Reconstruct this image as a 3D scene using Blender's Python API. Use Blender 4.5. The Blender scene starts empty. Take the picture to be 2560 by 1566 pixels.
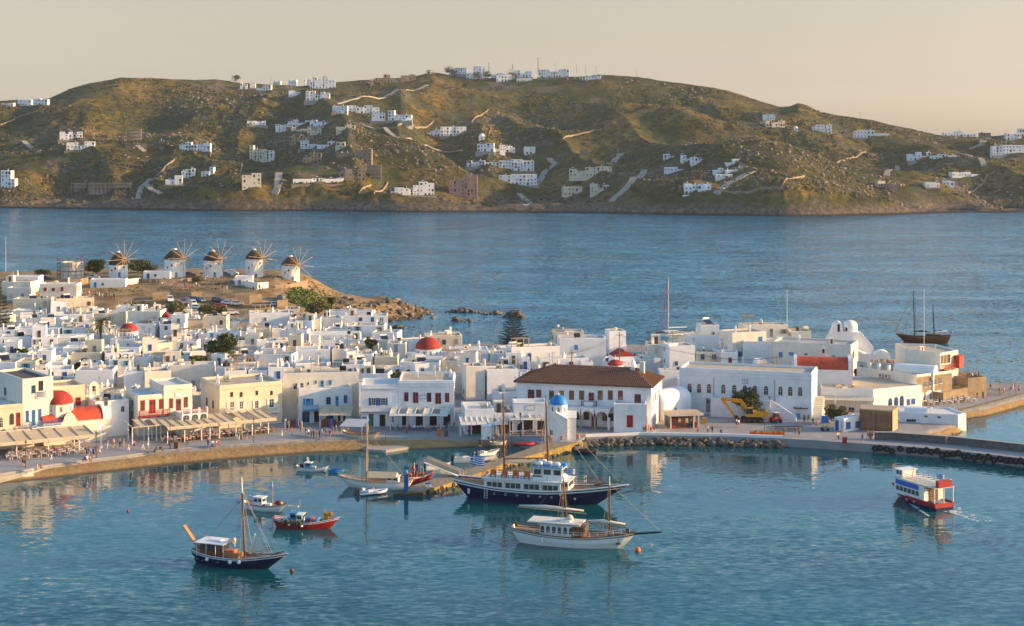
import bpy, math, random, colorsys
import numpy as np
from mathutils import Vector
R = math.radians
random.seed(7)
SC = bpy.context.scene
COL = SC.collection

# ------------------------------------------------------------------ camera, sky, sun, exposure
F, H, V0 = 3900.0, 58.5, 350.0            # focal length in px of a 2560 px wide frame, eye height, horizon row
cam = bpy.data.cameras.new('camera'); cam_o = bpy.data.objects.new('camera', cam); COL.objects.link(cam_o)
cam.sensor_width = 36.0; cam.lens = 36.0 * F / 2560
cam.shift_y = -(783 - V0) / 2560
cam.clip_start = 1; cam.clip_end = 60000
cam_o.location = (0, 0, H); cam_o.rotation_euler = (R(90), 0, 0)
SC.camera = cam_o

SUN_AZ, SUN_EL = 0.0, 13.0                # azimuth counted from +X (the right of the view) towards +Y
world = bpy.data.worlds.new('World'); SC.world = world; world.use_nodes = True
wn = world.node_tree.nodes; wl = world.node_tree.links; wn.clear()
sky = wn.new('ShaderNodeTexSky'); sky.sky_type = 'NISHITA'; sky.sun_disc = False
sky.sun_elevation = R(SUN_EL); sky.sun_rotation = R(90 - SUN_AZ)
sky.altitude = 50; sky.air_density = 1.0; sky.dust_density = 1.3; sky.ozone_density = 2.5
bg = wn.new('ShaderNodeBackground'); bg.inputs['Strength'].default_value = 0.15
wo = wn.new('ShaderNodeOutputWorld')
tint = wn.new('ShaderNodeMixRGB'); tint.blend_type = 'MULTIPLY'; tint.inputs[0].default_value = 1; # warm horizon haze painted into the sky colour; upper stops tint the ambient fill
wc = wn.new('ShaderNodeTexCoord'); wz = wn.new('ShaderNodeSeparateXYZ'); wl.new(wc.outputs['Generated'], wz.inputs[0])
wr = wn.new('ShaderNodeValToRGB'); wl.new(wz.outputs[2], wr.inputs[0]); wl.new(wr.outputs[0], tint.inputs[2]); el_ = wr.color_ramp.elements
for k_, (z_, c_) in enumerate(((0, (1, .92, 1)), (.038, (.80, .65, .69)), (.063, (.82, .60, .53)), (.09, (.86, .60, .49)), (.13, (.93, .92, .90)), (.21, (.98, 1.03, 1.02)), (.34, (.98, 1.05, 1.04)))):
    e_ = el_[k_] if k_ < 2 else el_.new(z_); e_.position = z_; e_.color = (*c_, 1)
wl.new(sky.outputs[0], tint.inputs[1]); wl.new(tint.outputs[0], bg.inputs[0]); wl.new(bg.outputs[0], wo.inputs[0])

sl = bpy.data.lights.new('sun', 'SUN'); sl.energy = 4.3; sl.angle = R(0.6); sl.color = (1.0, 0.61, 0.26)
sun_o = bpy.data.objects.new('sun', sl); COL.objects.link(sun_o)
S = Vector((math.cos(R(SUN_AZ)) * math.cos(R(SUN_EL)), math.sin(R(SUN_AZ)) * math.cos(R(SUN_EL)), math.sin(R(SUN_EL))))
sun_o.rotation_euler = (-S).to_track_quat('-Z', 'Y').to_euler()
sun_o.location = (200, 0, 150)
SC.view_settings.view_transform = 'Standard'; SC.view_settings.look = 'None'
SC.view_settings.exposure = 1.08; SC.view_settings.gamma = 1.0; SC.view_settings.use_curve_mapping = False
SC.cycles.max_bounces = 5; SC.cycles.diffuse_bounces = 3; SC.cycles.glossy_bounces = 3
SC.cycles.transmission_bounces = 3; SC.cycles.transparent_max_bounces = 6; SC.cycles.volume_bounces = 0
SC.cycles.use_denoising = True
SC.cycles.caustics_reflective = False; SC.cycles.caustics_refractive = False

# ------------------------------------------------------------------ helpers
def P(u, v, z=0.0):
    """the place at height z that the photograph shows at pixel (u, v) of 2560 x 1566"""
    Y = F * (H - z) / (v - V0)
    return Vector(((u - 1280) / F * Y, Y, z))
def PY(u, v, Y):
    return Vector(((u - 1280) / F * Y, Y, H - (v - V0) / F * Y))
def UV(p):
    return (1280 + F * p[0] / p[1], V0 + F * (H - p[2]) / p[1])
def crop(x0, y0, s):
    return lambda x, y: (x0 + x * s, y0 + y * s)
K = 640 / 2411.0
D = crop(0, 0, 2560 / 2464.0)
c1 = crop(0, 560, K); c2 = crop(0, 860, K); c3 = crop(560, 700, K); c4 = crop(1100, 760, K); c5 = crop(1600, 760, K); c6 = crop(1920, 680, K)
h1 = crop(0, 160, 860 / 2464.0); h2 = crop(840, 120, 860 / 2464.0); h3 = crop(1660, 220, 900 / 2464.0)

def lin(c):
    return tuple(((x / 255) / 12.92 if x <= 10 else (((x / 255) + .055) / 1.055) ** 2.4) for x in c)
MATS = {}
def M(name, col, rough=.7, var=.12, scale=.6, bump=0, bscale=6, metal=0, spec=.4, col2=None, detail=4, alpha=None, trans=None):
    """a procedural material: base colour drifting by noise in world space, optional relief"""
    m = bpy.data.materials.new(name); m.use_nodes = True
    nt = m.node_tree; n = nt.nodes; l = nt.links; b = n['Principled BSDF']
    b.inputs['Roughness'].default_value = rough; b.inputs['Metallic'].default_value = metal
    b.inputs['Specular IOR Level'].default_value = spec
    g = n.new('ShaderNodeNewGeometry')
    t = n.new('ShaderNodeTexNoise'); t.inputs['Scale'].default_value = scale; t.inputs['Detail'].default_value = detail; t.inputs['Roughness'].default_value = .65
    l.new(g.outputs['Position'], t.inputs['Vector'])
    r = n.new('ShaderNodeValToRGB')
    c2_ = col2 if col2 else tuple(max(0, x * (1 - var)) for x in col[:3])
    r.color_ramp.elements[0].position = .3; r.color_ramp.elements[1].position = .7
    r.color_ramp.elements[0].color = (*c2_, 1)
    r.color_ramp.elements[1].color = (*[min(1, x * (1 + (0 if col2 else var * .6))) for x in col[:3]], 1)
    l.new(t.outputs['Fac'], r.inputs[0]); l.new(r.outputs[0], b.inputs['Base Color'])
    if bump:
        t2 = n.new('ShaderNodeTexNoise'); t2.inputs['Scale'].default_value = bscale; t2.inputs['Detail'].default_value = 5
        l.new(g.outputs['Position'], t2.inputs['Vector'])
        bp = n.new('ShaderNodeBump'); bp.inputs['Strength'].default_value = min(1, bump); bp.inputs['Distance'].default_value = max(.05, bump * .3)
        l.new(t2.outputs['Fac'], bp.inputs['Height']); l.new(bp.outputs[0], b.inputs['Normal'])
    if trans: b.inputs['Transmission Weight'].default_value = trans
    MATS[name] = m
    return m

class MB:
    """collects boxes, tubes, lathes and loose faces into one mesh"""
    def __init__(s): s.v = []; s.f = []; s.m = []
    def add(s, vs, fs, mi=0):
        o = len(s.v); s.v += [tuple(p) for p in vs]; s.f += [tuple(i + o for i in f) for f in fs]; s.m += [mi] * len(fs); return s
    def box(s, x0, x1, y0, y1, z0, z1, mi=0, tx=0, ty=0):
        s.add([(x0, y0, z0), (x1, y0, z0), (x1, y1, z0), (x0, y1, z0), (x0 + tx, y0 + ty, z1), (x1 - tx, y0 + ty, z1), (x1 - tx, y1 - ty, z1), (x0 + tx, y1 - ty, z1)],
              [(0, 3, 2, 1), (4, 5, 6, 7), (0, 1, 5, 4), (1, 2, 6, 5), (2, 3, 7, 6), (3, 0, 4, 7)], mi); return s
    def cbox(s, cx, cy, cz, sx, sy, sz, mi=0):
        return s.box(cx - sx / 2, cx + sx / 2, cy - sy / 2, cy + sy / 2, cz - sz / 2, cz + sz / 2, mi)
    def tube(s, pts, r, n=6, mi=0, caps=True):
        pts = [Vector(p) for p in pts]; rs = r if isinstance(r, (list, tuple)) else [r] * len(pts)
        vs = []; 
        for i, p in enumerate(pts):
            d = (pts[min(i + 1, len(pts) - 1)] - pts[max(i - 1, 0)]); d = d.normalized() if d.length > 1e-9 else Vector((0, 0, 1))
            a = d.cross(Vector((0, 0, 1))); a = a.normalized() if a.length > .01 else d.cross(Vector((1, 0, 0))).normalized()
            b = d.cross(a)
            for k in range(n):
                t = 2 * math.pi * k / n; vs.append(p + (a * math.cos(t) + b * math.sin(t)) * rs[i])
        fs = [(i * n + k, i * n + (k + 1) % n, (i + 1) * n + (k + 1) % n, (i + 1) * n + k) for i in range(len(pts) - 1) for k in range(n)]
        if caps: fs += [tuple(range(n))[::-1], tuple(range((len(pts) - 1) * n, len(pts) * n))]
        return s.add(vs, fs, mi)
    def lathe(s, prof, n=16, mi=0, c=(0, 0, 0), a0=0, a1=2 * math.pi):
        full = abs(a1 - a0 - 2 * math.pi) < 1e-6; m = n if full else n + 1; vs = []
        for (r, z) in prof:
            for k in range(m):
                t = a0 + (a1 - a0) * k / n; vs.append((c[0] + r * math.cos(t), c[1] + r * math.sin(t), c[2] + z))
        fs = [(i * m + k, i * m + (k + 1) % m, (i + 1) * m + (k + 1) % m, (i + 1) * m + k) for i in range(len(prof) - 1) for k in range(m if full else n)]
        return s.add(vs, fs, mi)
    def prism(s, poly, z0, z1, mi=0, mtop=None):
        n = len(poly); vs = [(x, y, z0) for x, y in poly] + [(x, y, z1) for x, y in poly]
        s.add(vs, [(i, (i + 1) % n, n + (i + 1) % n, n + i) for i in range(n)] + [tuple(range(n))[::-1]], mi)
        o = len(s.v) - 2 * n; s.f.append(tuple(range(o + n, o + 2 * n))); s.m.append(mi if mtop is None else mtop); return s
    def extr(s, poly, y0, y1, mi=0):
        """outline in x,z pushed from y0 to y1"""
        n = len(poly); vs = [(x, y0, z) for x, z in poly] + [(x, y1, z) for x, z in poly]
        return s.add(vs, [(i, (i + 1) % n, n + (i + 1) % n, n + i)[::-1] for i in range(n)] + [tuple(range(n)), tuple(range(n, 2 * n))[::-1]], mi)
    def ball(s, c, r, n=8, mi=0, sq=(1, 1, 1)):
        vs = []; rings = max(3, n // 2)
        for i in range(1, rings):
            t = math.pi * i / rings
            for k in range(n):
                a = 2 * math.pi * k / n; vs.append((c[0] + r * sq[0] * math.sin(t) * math.cos(a), c[1] + r * sq[1] * math.sin(t) * math.sin(a), c[2] + r * sq[2] * math.cos(t)))
        vs += [(c[0], c[1], c[2] + r * sq[2]), (c[0], c[1], c[2] - r * sq[2])]; T = len(vs) - 2
        fs = [(i * n + k, (i + 1) * n + k, (i + 1) * n + (k + 1) % n, i * n + (k + 1) % n) for i in range(rings - 2) for k in range(n)]
        fs += [(k, (k + 1) % n, T) for k in range(n)] + [((rings - 2) * n + (k + 1) % n, (rings - 2) * n + k, T + 1) for k in range(n)]
        return s.add(vs, fs, mi)
    def mesh(s, name, mats, smooth=False):
        me = bpy.data.meshes.new(name); me.from_pydata(s.v, [], s.f)
        for m in (mats if isinstance(mats, (list, tuple)) else [mats]): me.materials.append(MATS[m] if isinstance(m, str) else m)
        if any(s.m): me.polygons.foreach_set('material_index', s.m)
        if smooth: me.polygons.foreach_set('use_smooth', [True] * len(s.f))
        me.update(); return me
    def build(s, name, mats, parent=None, loc=(0, 0, 0), rz=0, smooth=False):
        return OB(name, s.mesh(name, mats, smooth), parent, loc, rz)

def OB(name, me, parent=None, loc=(0, 0, 0), rz=0, scale=None):
    o = bpy.data.objects.new(name, me); COL.objects.link(o); o.location = loc
    if rz: o.rotation_euler = (0, 0, rz)
    if scale: o.scale = scale
    if parent: o.parent = parent
    return o
def tag(o, label=None, cat=None, group=None, kind=None):
    if label: o['label'] = label
    if cat: o['category'] = cat
    if group: o['group'] = group
    if kind: o['kind'] = kind
    return o
def thing(name, label, cat, loc=(0, 0, 0), rz=0, group=None):
    o = OB(name, None, None, loc, rz); o.empty_display_size = .5
    return tag(o, label, cat, group)
def copy_tree(o, parent=None):
    c = o.copy(); COL.objects.link(c)
    if parent: c.parent = parent
    for ch in list(o.children): copy_tree(ch, c)
    return c

# value noise on numpy arrays
def vnoise(x, y, seed=0):
    xi = np.floor(x).astype(np.int64); yi = np.floor(y).astype(np.int64); xf = x - xi; yf = y - yi
    def h(a, b):
        n = (a * 374761393 + b * 668265263 + seed * 982451653) & 0x7fffffff
        n = (n ^ (n >> 13)) * 1274126177 & 0x7fffffff
        return ((n ^ (n >> 16)) & 0xffff) / 65535.0
    sx = xf * xf * (3 - 2 * xf); sy = yf * yf * (3 - 2 * yf)
    return (h(xi, yi) * (1 - sx) + h(xi + 1, yi) * sx) * (1 - sy) + (h(xi, yi + 1) * (1 - sx) + h(xi + 1, yi + 1) * sx) * sy
def fbm(x, y, o=4, seed=0):
    a = .5; s = 0 * x
    for i in range(o): s = s + a * (vnoise(x, y, seed + i) - .5); x = x * 2.03; y = y * 2.03; a *= .5
    return s * 2
def grid_mesh(name, X, Y, Z, mat, smooth=True):
    nr, nc = X.shape
    co = np.stack([X, Y, Z], -1).reshape(-1, 3).astype(np.float32)
    i = np.arange(nr * nc).reshape(nr, nc)
    q = np.stack([i[:-1, :-1], i[:-1, 1:], i[1:, 1:], i[1:, :-1]], -1).reshape(-1, 4).astype(np.int32)
    me = bpy.data.meshes.new(name)
    me.vertices.add(len(co)); me.vertices.foreach_set('co', co.ravel())
    me.loops.add(q.size); me.loops.foreach_set('vertex_index', q.ravel())
    me.polygons.add(len(q)); me.polygons.foreach_set('loop_start', np.arange(0, q.size, 4, dtype=np.int32))
    me.polygons.foreach_set('use_smooth', np.full(len(q), smooth))
    me.materials.append(mat); me.update(calc_edges=True); me.validate()
    return me
def tri_soup(name, co, tri, mats, mi=None, smooth=False):
    me = bpy.data.meshes.new(name); co = np.asarray(co, np.float32); tri = np.asarray(tri, np.int32)
    k = tri.shape[1]
    me.vertices.add(len(co)); me.vertices.foreach_set('co', co.ravel())
    me.loops.add(tri.size); me.loops.foreach_set('vertex_index', tri.ravel())
    me.polygons.add(len(tri)); me.polygons.foreach_set('loop_start', np.arange(0, tri.size, k, dtype=np.int32))
    for m in mats: me.materials.append(MATS[m])
    if mi is not None: me.polygons.foreach_set('material_index', np.asarray(mi, np.int32))
    if smooth: me.polygons.foreach_set('use_smooth', np.full(len(tri), True))
    me.update(calc_edges=True); return me
_t = (1 + 5 ** .5) / 2
ICO_V = np.array([(-1, _t, 0), (1, _t, 0), (-1, -_t, 0), (1, -_t, 0), (0, -1, _t), (0, 1, _t), (0, -1, -_t), (0, 1, -_t), (_t, 0, -1), (_t, 0, 1), (-_t, 0, -1), (-_t, 0, 1)]) / 1.902
ICO_F = np.array([(0, 11, 5), (0, 5, 1), (0, 1, 7), (0, 7, 10), (0, 10, 11), (1, 5, 9), (5, 11, 4), (11, 10, 2), (10, 7, 6), (7, 1, 8), (3, 9, 4), (3, 4, 2), (3, 2, 6), (3, 6, 8), (3, 8, 9), (4, 9, 5), (2, 4, 11), (6, 2, 10), (8, 6, 7), (9, 8, 1)])
def lumps(name, C, Sz, mats, mi, rng, squash=.7, jag=.35):
    """many small uneven stones or bushes in one mesh"""
    n = len(C); V = ICO_V[None] * (1 + jag * (rng.random((n, 12, 1)) - .5) * 2) * Sz[:, None, None]
    V = V * np.stack([.8 + .5 * rng.random(n), .8 + .5 * rng.random(n), squash * (.7 + .6 * rng.random(n))], -1)[:, None, :]
    V = V + C[:, None, :]
    T = ICO_F[None] + (np.arange(n) * 12)[:, None, None]
    return tri_soup(name, V.reshape(-1, 3), T.reshape(-1, 3), mats, np.repeat(mi, 20))

# ------------------------------------------------------------------ materials
M('whitewash', (.80, .785, .75), .85, .11, .45, .12, 3)
M('whitewash_cool', (.77, .775, .78), .85, .12, .5, .12, 3)
M('whitewash_warm', (.77, .70, .58), .85, .13, .5, .12, 3)
M('cream', (.70, .60, .44), .85, .13, .5, .12, 3)
M('tan_plaster', (.50, .40, .28), .9, .15, .5, .15, 3)
M('pink_plaster', (.46, .25, .19), .9, .1, .3)
M('roof_white', (.66, .64, .60), .9, .12, .5, .1, 4)
M('roof_grey', (.40, .385, .36), .9, .2, .5, .1, 4)
M('roof_tan', (.48, .40, .30), .9, .2, .5, .1, 4)
M('roof_dark', (.09, .075, .06), .9, .2, 1)
M('concrete', (.34, .32, .29), .9, .2, .5, .15, 5)
M('frame_concrete', (.33, .29, .235), .9, .2, .5)
M('pale_paving', (.31, .30, .295), .85, .18, .25, .1, 4)
M('stone', (.16, .125, .085), .95, .5, .9, .8, 2.2, col2=(.06, .05, .038))
M('stone_grey', (.17, .155, .14), .95, .5, 1.2, .8, 2.5, col2=(.08, .078, .072))
M('jetty_top', (.34, .28, .20), .95, .4, 1.6, .8, 3, col2=(.17, .14, .10))
M('jetty_side', (.40, .28, .08), .9, .4, .9, .8, 2, col2=(.13, .10, .03))
M('dry_stone', (.36, .27, .17), .95, .4, .5, .5, 2, col2=(.2, .15, .1))
M('algae', (.16, .13, .035), .8, .4, .8, .5, 3, col2=(.06, .055, .03))
M('rock', (.25, .195, .135), .95, .5, .4, .8, 1.2, col2=(.12, .095, .07))
M('rock_dark', (.07, .06, .045), .7, .4, .5, .6, 1.5)
M('sand', (.33, .225, .11), .95, .25, .5, .1, 3)
M('terracotta', (.165, .082, .05), .85, .3, 1.5, 0)
M('red_dome', (.34, .035, .025), .8, .35, .8, .1, 3)
M('red_roof', (.50, .075, .035), .8, .3, .8, .1, 3)
M('blue_dome', (.02, .22, .55), .55, .1, .8)
M('red_paint', (.34, .02, .018), .5, .12, 1)
M('maroon', (.22, .03, .022), .55, .15, 1)
M('blue_paint', (.02, .11, .34), .5, .12, 1)
M('navy_paint', (.008, .014, .06), .28, .15, 1)
M('sky_paint', (.05, .27, .52), .45, .12, 1)
M('teal_paint', (.05, .26, .28), .5, .12, 1)
M('green_paint', (.06, .18, .10), .5, .12, 1)
M('grey_paint', (.28, .29, .29), .5, .1, 1)
M('white_paint', (.78, .77, .74), .4, .05, 1)
M('cream_paint', (.62, .55, .42), .5, .1, 1)
M('yellow_paint', (.70, .30, .012), .45, .1, 1)
M('orange', (.75, .16, .02), .5, .1, 1)
M('brown_paint', (.16, .075, .035), .5, .2, 2)
M('wood', (.26, .13, .05), .55, .3, 3, 0, col2=(.14, .065, .025))
M('mast_wood', (.22, .07, .025), .35, .3, 3, 0, col2=(.12, .04, .015))
M('deck_wood', (.38, .21, .09), .6, .25, 2, 0)
M('pale_wood', (.46, .35, .22), .8, .25, 2)
M('thatch', (.075, .052, .033), .95, .4, 2, .6, 6)
M('awning', (.58, .47, .31), .85, .1, .4)
M('awning_white', (.66, .64, .58), .85, .1, .4)
M('metal', (.35, .35, .36), .4, .1, 1, metal=.8)
M('dark_metal', (.05, .05, .055), .5, .1, 1)
M('black', (.012, .012, .013), .6, .2, 2)
M('rubber', (.016, .016, .017), .8, .3, 3)
M('rust', (.15, .06, .03), .8, .3, 2)
M('rope', (.34, .27, .17), .9, .2, 2)
M('glass', (.035, .05, .06), .08, .2, .6, spec=.6)
M('glass_warm', (.16, .12, .07), .12, .3, .6, spec=.6)
M('dark_inside', (.025, .022, .02), .8, .3, 1)
M('solar', (.02, .025, .05), .25, .2, 1)
M('skin', (.48, .27, .17), .6, .1, 3)
M('bark', (.10, .07, .045), .95, .3, 2, .5, 5)
M('palm_leaf', (.085, .085, .02), .6, .3, .8)
M('leaf_dark', (.042, .060, .014), .6, .3, .5)
M('leaf_mid', (.085, .10, .02), .6, .3, .5)
M('leaf_olive', (.13, .105, .025), .65, .3, .5)
M('pine', (.025, .05, .022), .65, .3, .5)
M('grass_slope', (.15, .20, .03), .8, .3, .3)
M('flower', (.42, .03, .14), .7, .2, 2)
M('asphalt', (.13, .125, .12), .9, .2, .4)
M('road_pale', (.33, .29, .235), .9, .15, .2)
M('foam', (.55, .58, .58), .6, .2, 1)
M('flag_blue', (.03, .13, .48), .7, .05, 1)
M('scrub', (.055, .062, .022), .9, .4, .3, col2=(.03, .038, .015))
M('hill_rock', (.24, .18, .125), .95, .3, .15, col2=(.12, .10, .075))

# ------------------------------------------------------------------ the sea
def make_water():
    m = bpy.data.materials.new('sea_water'); m.use_nodes = True; MATS['sea_water'] = m
    nt = m.node_tree; n = nt.nodes; l = nt.links; b = n['Principled BSDF']
    b.inputs['Roughness'].default_value = .06; b.inputs['IOR'].default_value = 1.333
    b.inputs['Specular IOR Level'].default_value = .5
    g = n.new('ShaderNodeNewGeometry'); sep = n.new('ShaderNodeSeparateXYZ'); l.new(g.outputs['Position'], sep.inputs[0])
    def mr(src, a, b_, c, d):
        x = n.new('ShaderNodeMapRange'); x.interpolation_type = 'SMOOTHSTEP'; x.inputs[1].default_value = a; x.inputs[2].default_value = b_; x.inputs[3].default_value = c; x.inputs[4].default_value = d
        l.new(src, x.inputs[0]); return x.outputs[0]
    def noise(sx, sy, sc, det=3, rough=.55):
        mp = n.new('ShaderNodeMapping'); mp.inputs['Scale'].default_value = (sx, sy, 1); l.new(g.outputs['Position'], mp.inputs[0])
        t = n.new('ShaderNodeTexNoise'); t.inputs['Scale'].default_value = sc; t.inputs['Detail'].default_value = det; t.inputs['Roughness'].default_value = rough
        l.new(mp.outputs[0], t.inputs['Vector']); return t
    def math_(op, a, b_):
        x = n.new('ShaderNodeMath'); x.operation = op
        for k, s in enumerate((a, b_)):
            if isinstance(s, (int, float)): x.inputs[k].default_value = s
            else: l.new(s, x.inputs[k])
        return x.outputs[0]
    calm = mr(sep.outputs['Y'], 300, 450, 0, 1)                       # sheltered harbour -> open bay
    near = mr(sep.outputs['Y'], 205, 280, .066, .022)                 # a light breeze reaches the outer harbour
    patch = noise(.35, 1, .035, 3); wind = mr(patch.outputs['Fac'], .38, .62, .55, 1.35)
    amp = math_('MULTIPLY', math_('ADD', near, math_('MULTIPLY', calm, .20)), wind)
    r1 = noise(.42, 1.0, 1.5, 4, .6); r2 = noise(.3, 1.0, .22, 3)
    def vec(op, a, b_):
        x = n.new('ShaderNodeVectorMath'); x.operation = op
        for k, s in enumerate((a, b_)):
            if isinstance(s, tuple): x.inputs[k].default_value = s
            elif s is not None: l.new(s, x.inputs[k])
        return x.outputs[0]
    s1 = vec('SUBTRACT', r1.outputs['Color'], (.5, .5, .5)); s2 = vec('SUBTRACT', r2.outputs['Color'], (.5, .5, .5))
    s = vec('ADD', vec('MULTIPLY', s1, (3.2, 5.4, 0)), vec('MULTIPLY', s2, (.8, 1.3, 0)))
    sc = n.new('ShaderNodeVectorMath'); sc.operation = 'SCALE'; l.new(s, sc.inputs[0]); l.new(amp, sc.inputs['Scale'])
    nn = vec('NORMALIZE', vec('ADD', sc.outputs[0], (0, 0, 1)), None)
    l.new(nn, b.inputs['Normal'])
    l.new(mr(sep.outputs['Y'], 300, 430, 1.33, 1.17), b.inputs['IOR'])            # steep chop hides most of the mirror far out
    mix = n.new('ShaderNodeMixRGB'); l.new(mr(sep.outputs['Y'], 270, 560, 0, 1), mix.inputs[0])
    mix.inputs[1].default_value = (.003, .085, .10, 1); mix.inputs[2].default_value = (.018, .19, .32, 1)
    sh = noise(1, 1, .02, 3)
    m2 = n.new('ShaderNodeMixRGB'); m2.blend_type = 'MULTIPLY'; l.new(mr(sh.outputs['Fac'],   .38, .62, .0, .8), m2.inputs[0]); l.new(mix.outputs[0], m2.inputs[1]); m2.inputs[2].default_value = (.3, .55, .62, 1)
    l.new(m2.outputs[0], b.inputs['Base Color'])
make_water()
xs = np.concatenate([np.linspace(-4200, -700, 5), np.linspace(-600, 600, 13), np.linspace(700, 4200, 5)]); ys = np.concatenate([np.linspace(-600, 1400, 21), np.linspace(1700, 5200, 6)])
X, Y = np.meshgrid(xs, ys)
tag(OB('sea', grid_mesh('sea', X, Y, X * 0, MATS['sea_water'])), kind='structure')

# ------------------------------------------------------------------ the hills across the bay
RIDGE = [(-400, 262), (0, 245), (60, 241), (115, 238), (170, 212), (215, 200), (290, 186), (345, 188), (400, 190), (470, 194), (520, 191), (575, 198), (650, 206), (720, 208), (800, 200), (905, 192), (985, 186), (1040, 175), (1100, 184), (1200, 190), (1300, 190), (1400, 184), (1440, 180),
         (1480, 183), (1560, 191), (1650, 202), (1700, 209), (1745, 216), (1790, 231), (1840, 248), (1875, 258), (1900, 256), (1921, 248), (1945, 256), (1965, 268), (2020, 280), (2100, 290), (2180, 309), (2260, 327), (2330, 331), (2400, 328), (2464, 326), (2900, 332)]
COAST = [(-400, 498), (0, 501), (200, 504), (420, 507), (560, 509), (720, 508), (860, 510), (1000, 512), (1150, 511), (1300, 512), (1450, 514), (1600, 517), (1750, 519), (1860, 521), (1930, 522), (2050, 519), (2150, 517), (2260, 513), (2330, 512), (2464, 512), (2900, 508)]
_k = 2560 / 2464.0
RU, RV = np.array(RIDGE).T * _k; CU0, CV0 = np.array(COAST).T * _k
CU = np.linspace(-600, 3200, 400); CV = np.convolve(np.pad(np.interp(CU, CU0, CV0), 12, 'edge'), np.hanning(25) / np.hanning(25).sum(), 'valid')
SU = np.linspace(-600, 3200, 400); SV = np.interp(SU, RU, RV); SV = np.convolve(np.pad(SV, 20, 'edge'), np.hanning(41) / np.hanning(41).sum(), 'valid')   # broad shape of the ridge
def yc(u): return F * H / (np.interp(u, CU, CV) - V0)
def yr(u): return np.interp(u, [-400, 0, 500, 1100, 1700, 2050, 2560, 3000], [1720, 1740, 1800, 1900, 1850, 1760, 1640, 1640])
BUMPS = []       # world centre x, Y, sigma x, sigma Y, height
def hz(x, Y, fine=True):
    x = np.asarray(x, float); Y = np.asarray(Y, float)
    u = 1280 + F * x / Y; a = yc(u); b = yr(u); t = (Y - a) / (b - a)
    tc = np.clip(t, 0, 1); w_ = np.clip((tc - .7) / .3, 0, 1); w_ = w_ * w_ * (3 - 2 * w_)
    zr = H + (V0 - (np.interp(u, RU, RV) * w_ + np.interp(u, SU, SV) * (1 - w_))) * b / F
    g = .085 * np.clip(t / .035, 0, 1) ** .7 + .915 * (.62 * tc + .38 * tc ** 2)
    z = zr * g
    env = np.clip(tc / .06, 0, 1) * np.clip((1 - tc) / .22, 0, 1)
    for (bx, by, sx, sy, h_) in BUMPS:
        z = z + h_ * np.exp(-((x - bx) / sx) ** 2 - ((Y - by) / sy) ** 2) * env
    z = z + 34 * fbm(x / 190, Y / 190, 3, 3) * env
    z = z + 11 * (1 - 2 * np.abs(fbm(x / 75 + Y / 400, Y / 260, 2, 51))) * env - 6 * env
    if fine:
        rk = np.clip(fbm(x / 120, Y / 120, 3, 41) * 1.6 + .35, 0, 1)
        z = z + (5.5 * fbm(x / 46, Y / 46, 4, 11) + rk * 4.5 * np.abs(fbm(x / 15, Y / 15, 3, 21))) * (.34 + .66 * env) * np.clip(t / .03, 0, 1)
        z = z + 5 * np.abs(fbm(x / 18, Y / 18, 3, 31)) * np.exp(-((t - .035) / .03) ** 2)      # broken shore cliffs
    z = np.where(t > 1, zr * (1 - (t - 1) * 1.6) , z)
    return np.where(t < 0, t * 60, z)
for dx, dy, sx, sy, h_ in [(905, 395, 62, 90, 20), (830, 330, 70, 80, 14), (1010, 440, 45, 50, 10), (1260, 400, 70, 110, -16), (1950, 452, 95, 55, 16), (1820, 430, 45, 45, 8), (2080, 385, 70, 70, -13), (620, 400, 60, 110, -10), (330, 330, 100, 100, 8), (1480, 400, 80, 90, 8), (1600, 300, 60, 70, 12), (2300, 440, 70, 60, 5)]:
    u, v = D(dx, dy); t = (np.interp(u, CU, CV) - v) / (np.interp(u, CU, CV) - np.interp(u, RU, RV))
    Yb = float(yc(u) + (yr(u) - yc(u)) * t * .95); BUMPS.append(((u - 1280) / F * Yb, Yb, sx, sy, h_))
_YS = np.arange(1195, 1950, 1.5)
def hit(u, v, fine=True):
    """where the sight line through a pixel first meets the hillside"""
    zz = hz((u - 1280) / F * _YS, _YS, fine); ray = H - (v - V0) / F * _YS
    i = np.argmax(zz >= ray)
    Yh = _YS[i] if zz[i] >= ray[i] else float(yr(u)) - 2
    x = (u - 1280) / F * Yh
    return Vector((x, float(Yh), float(hz(x, Yh, fine))))
us = np.linspace(-330, 2890, 860); ts = np.concatenate([np.linspace(-.02, .06, 26), np.linspace(.064, 1.0, 250), np.linspace(1.02, 1.3, 12)])
U, T = np.meshgrid(us, ts); Yg = yc(U) + (yr(U) - yc(U)) * T; Xg = (U - 1280) / F * Yg
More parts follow.
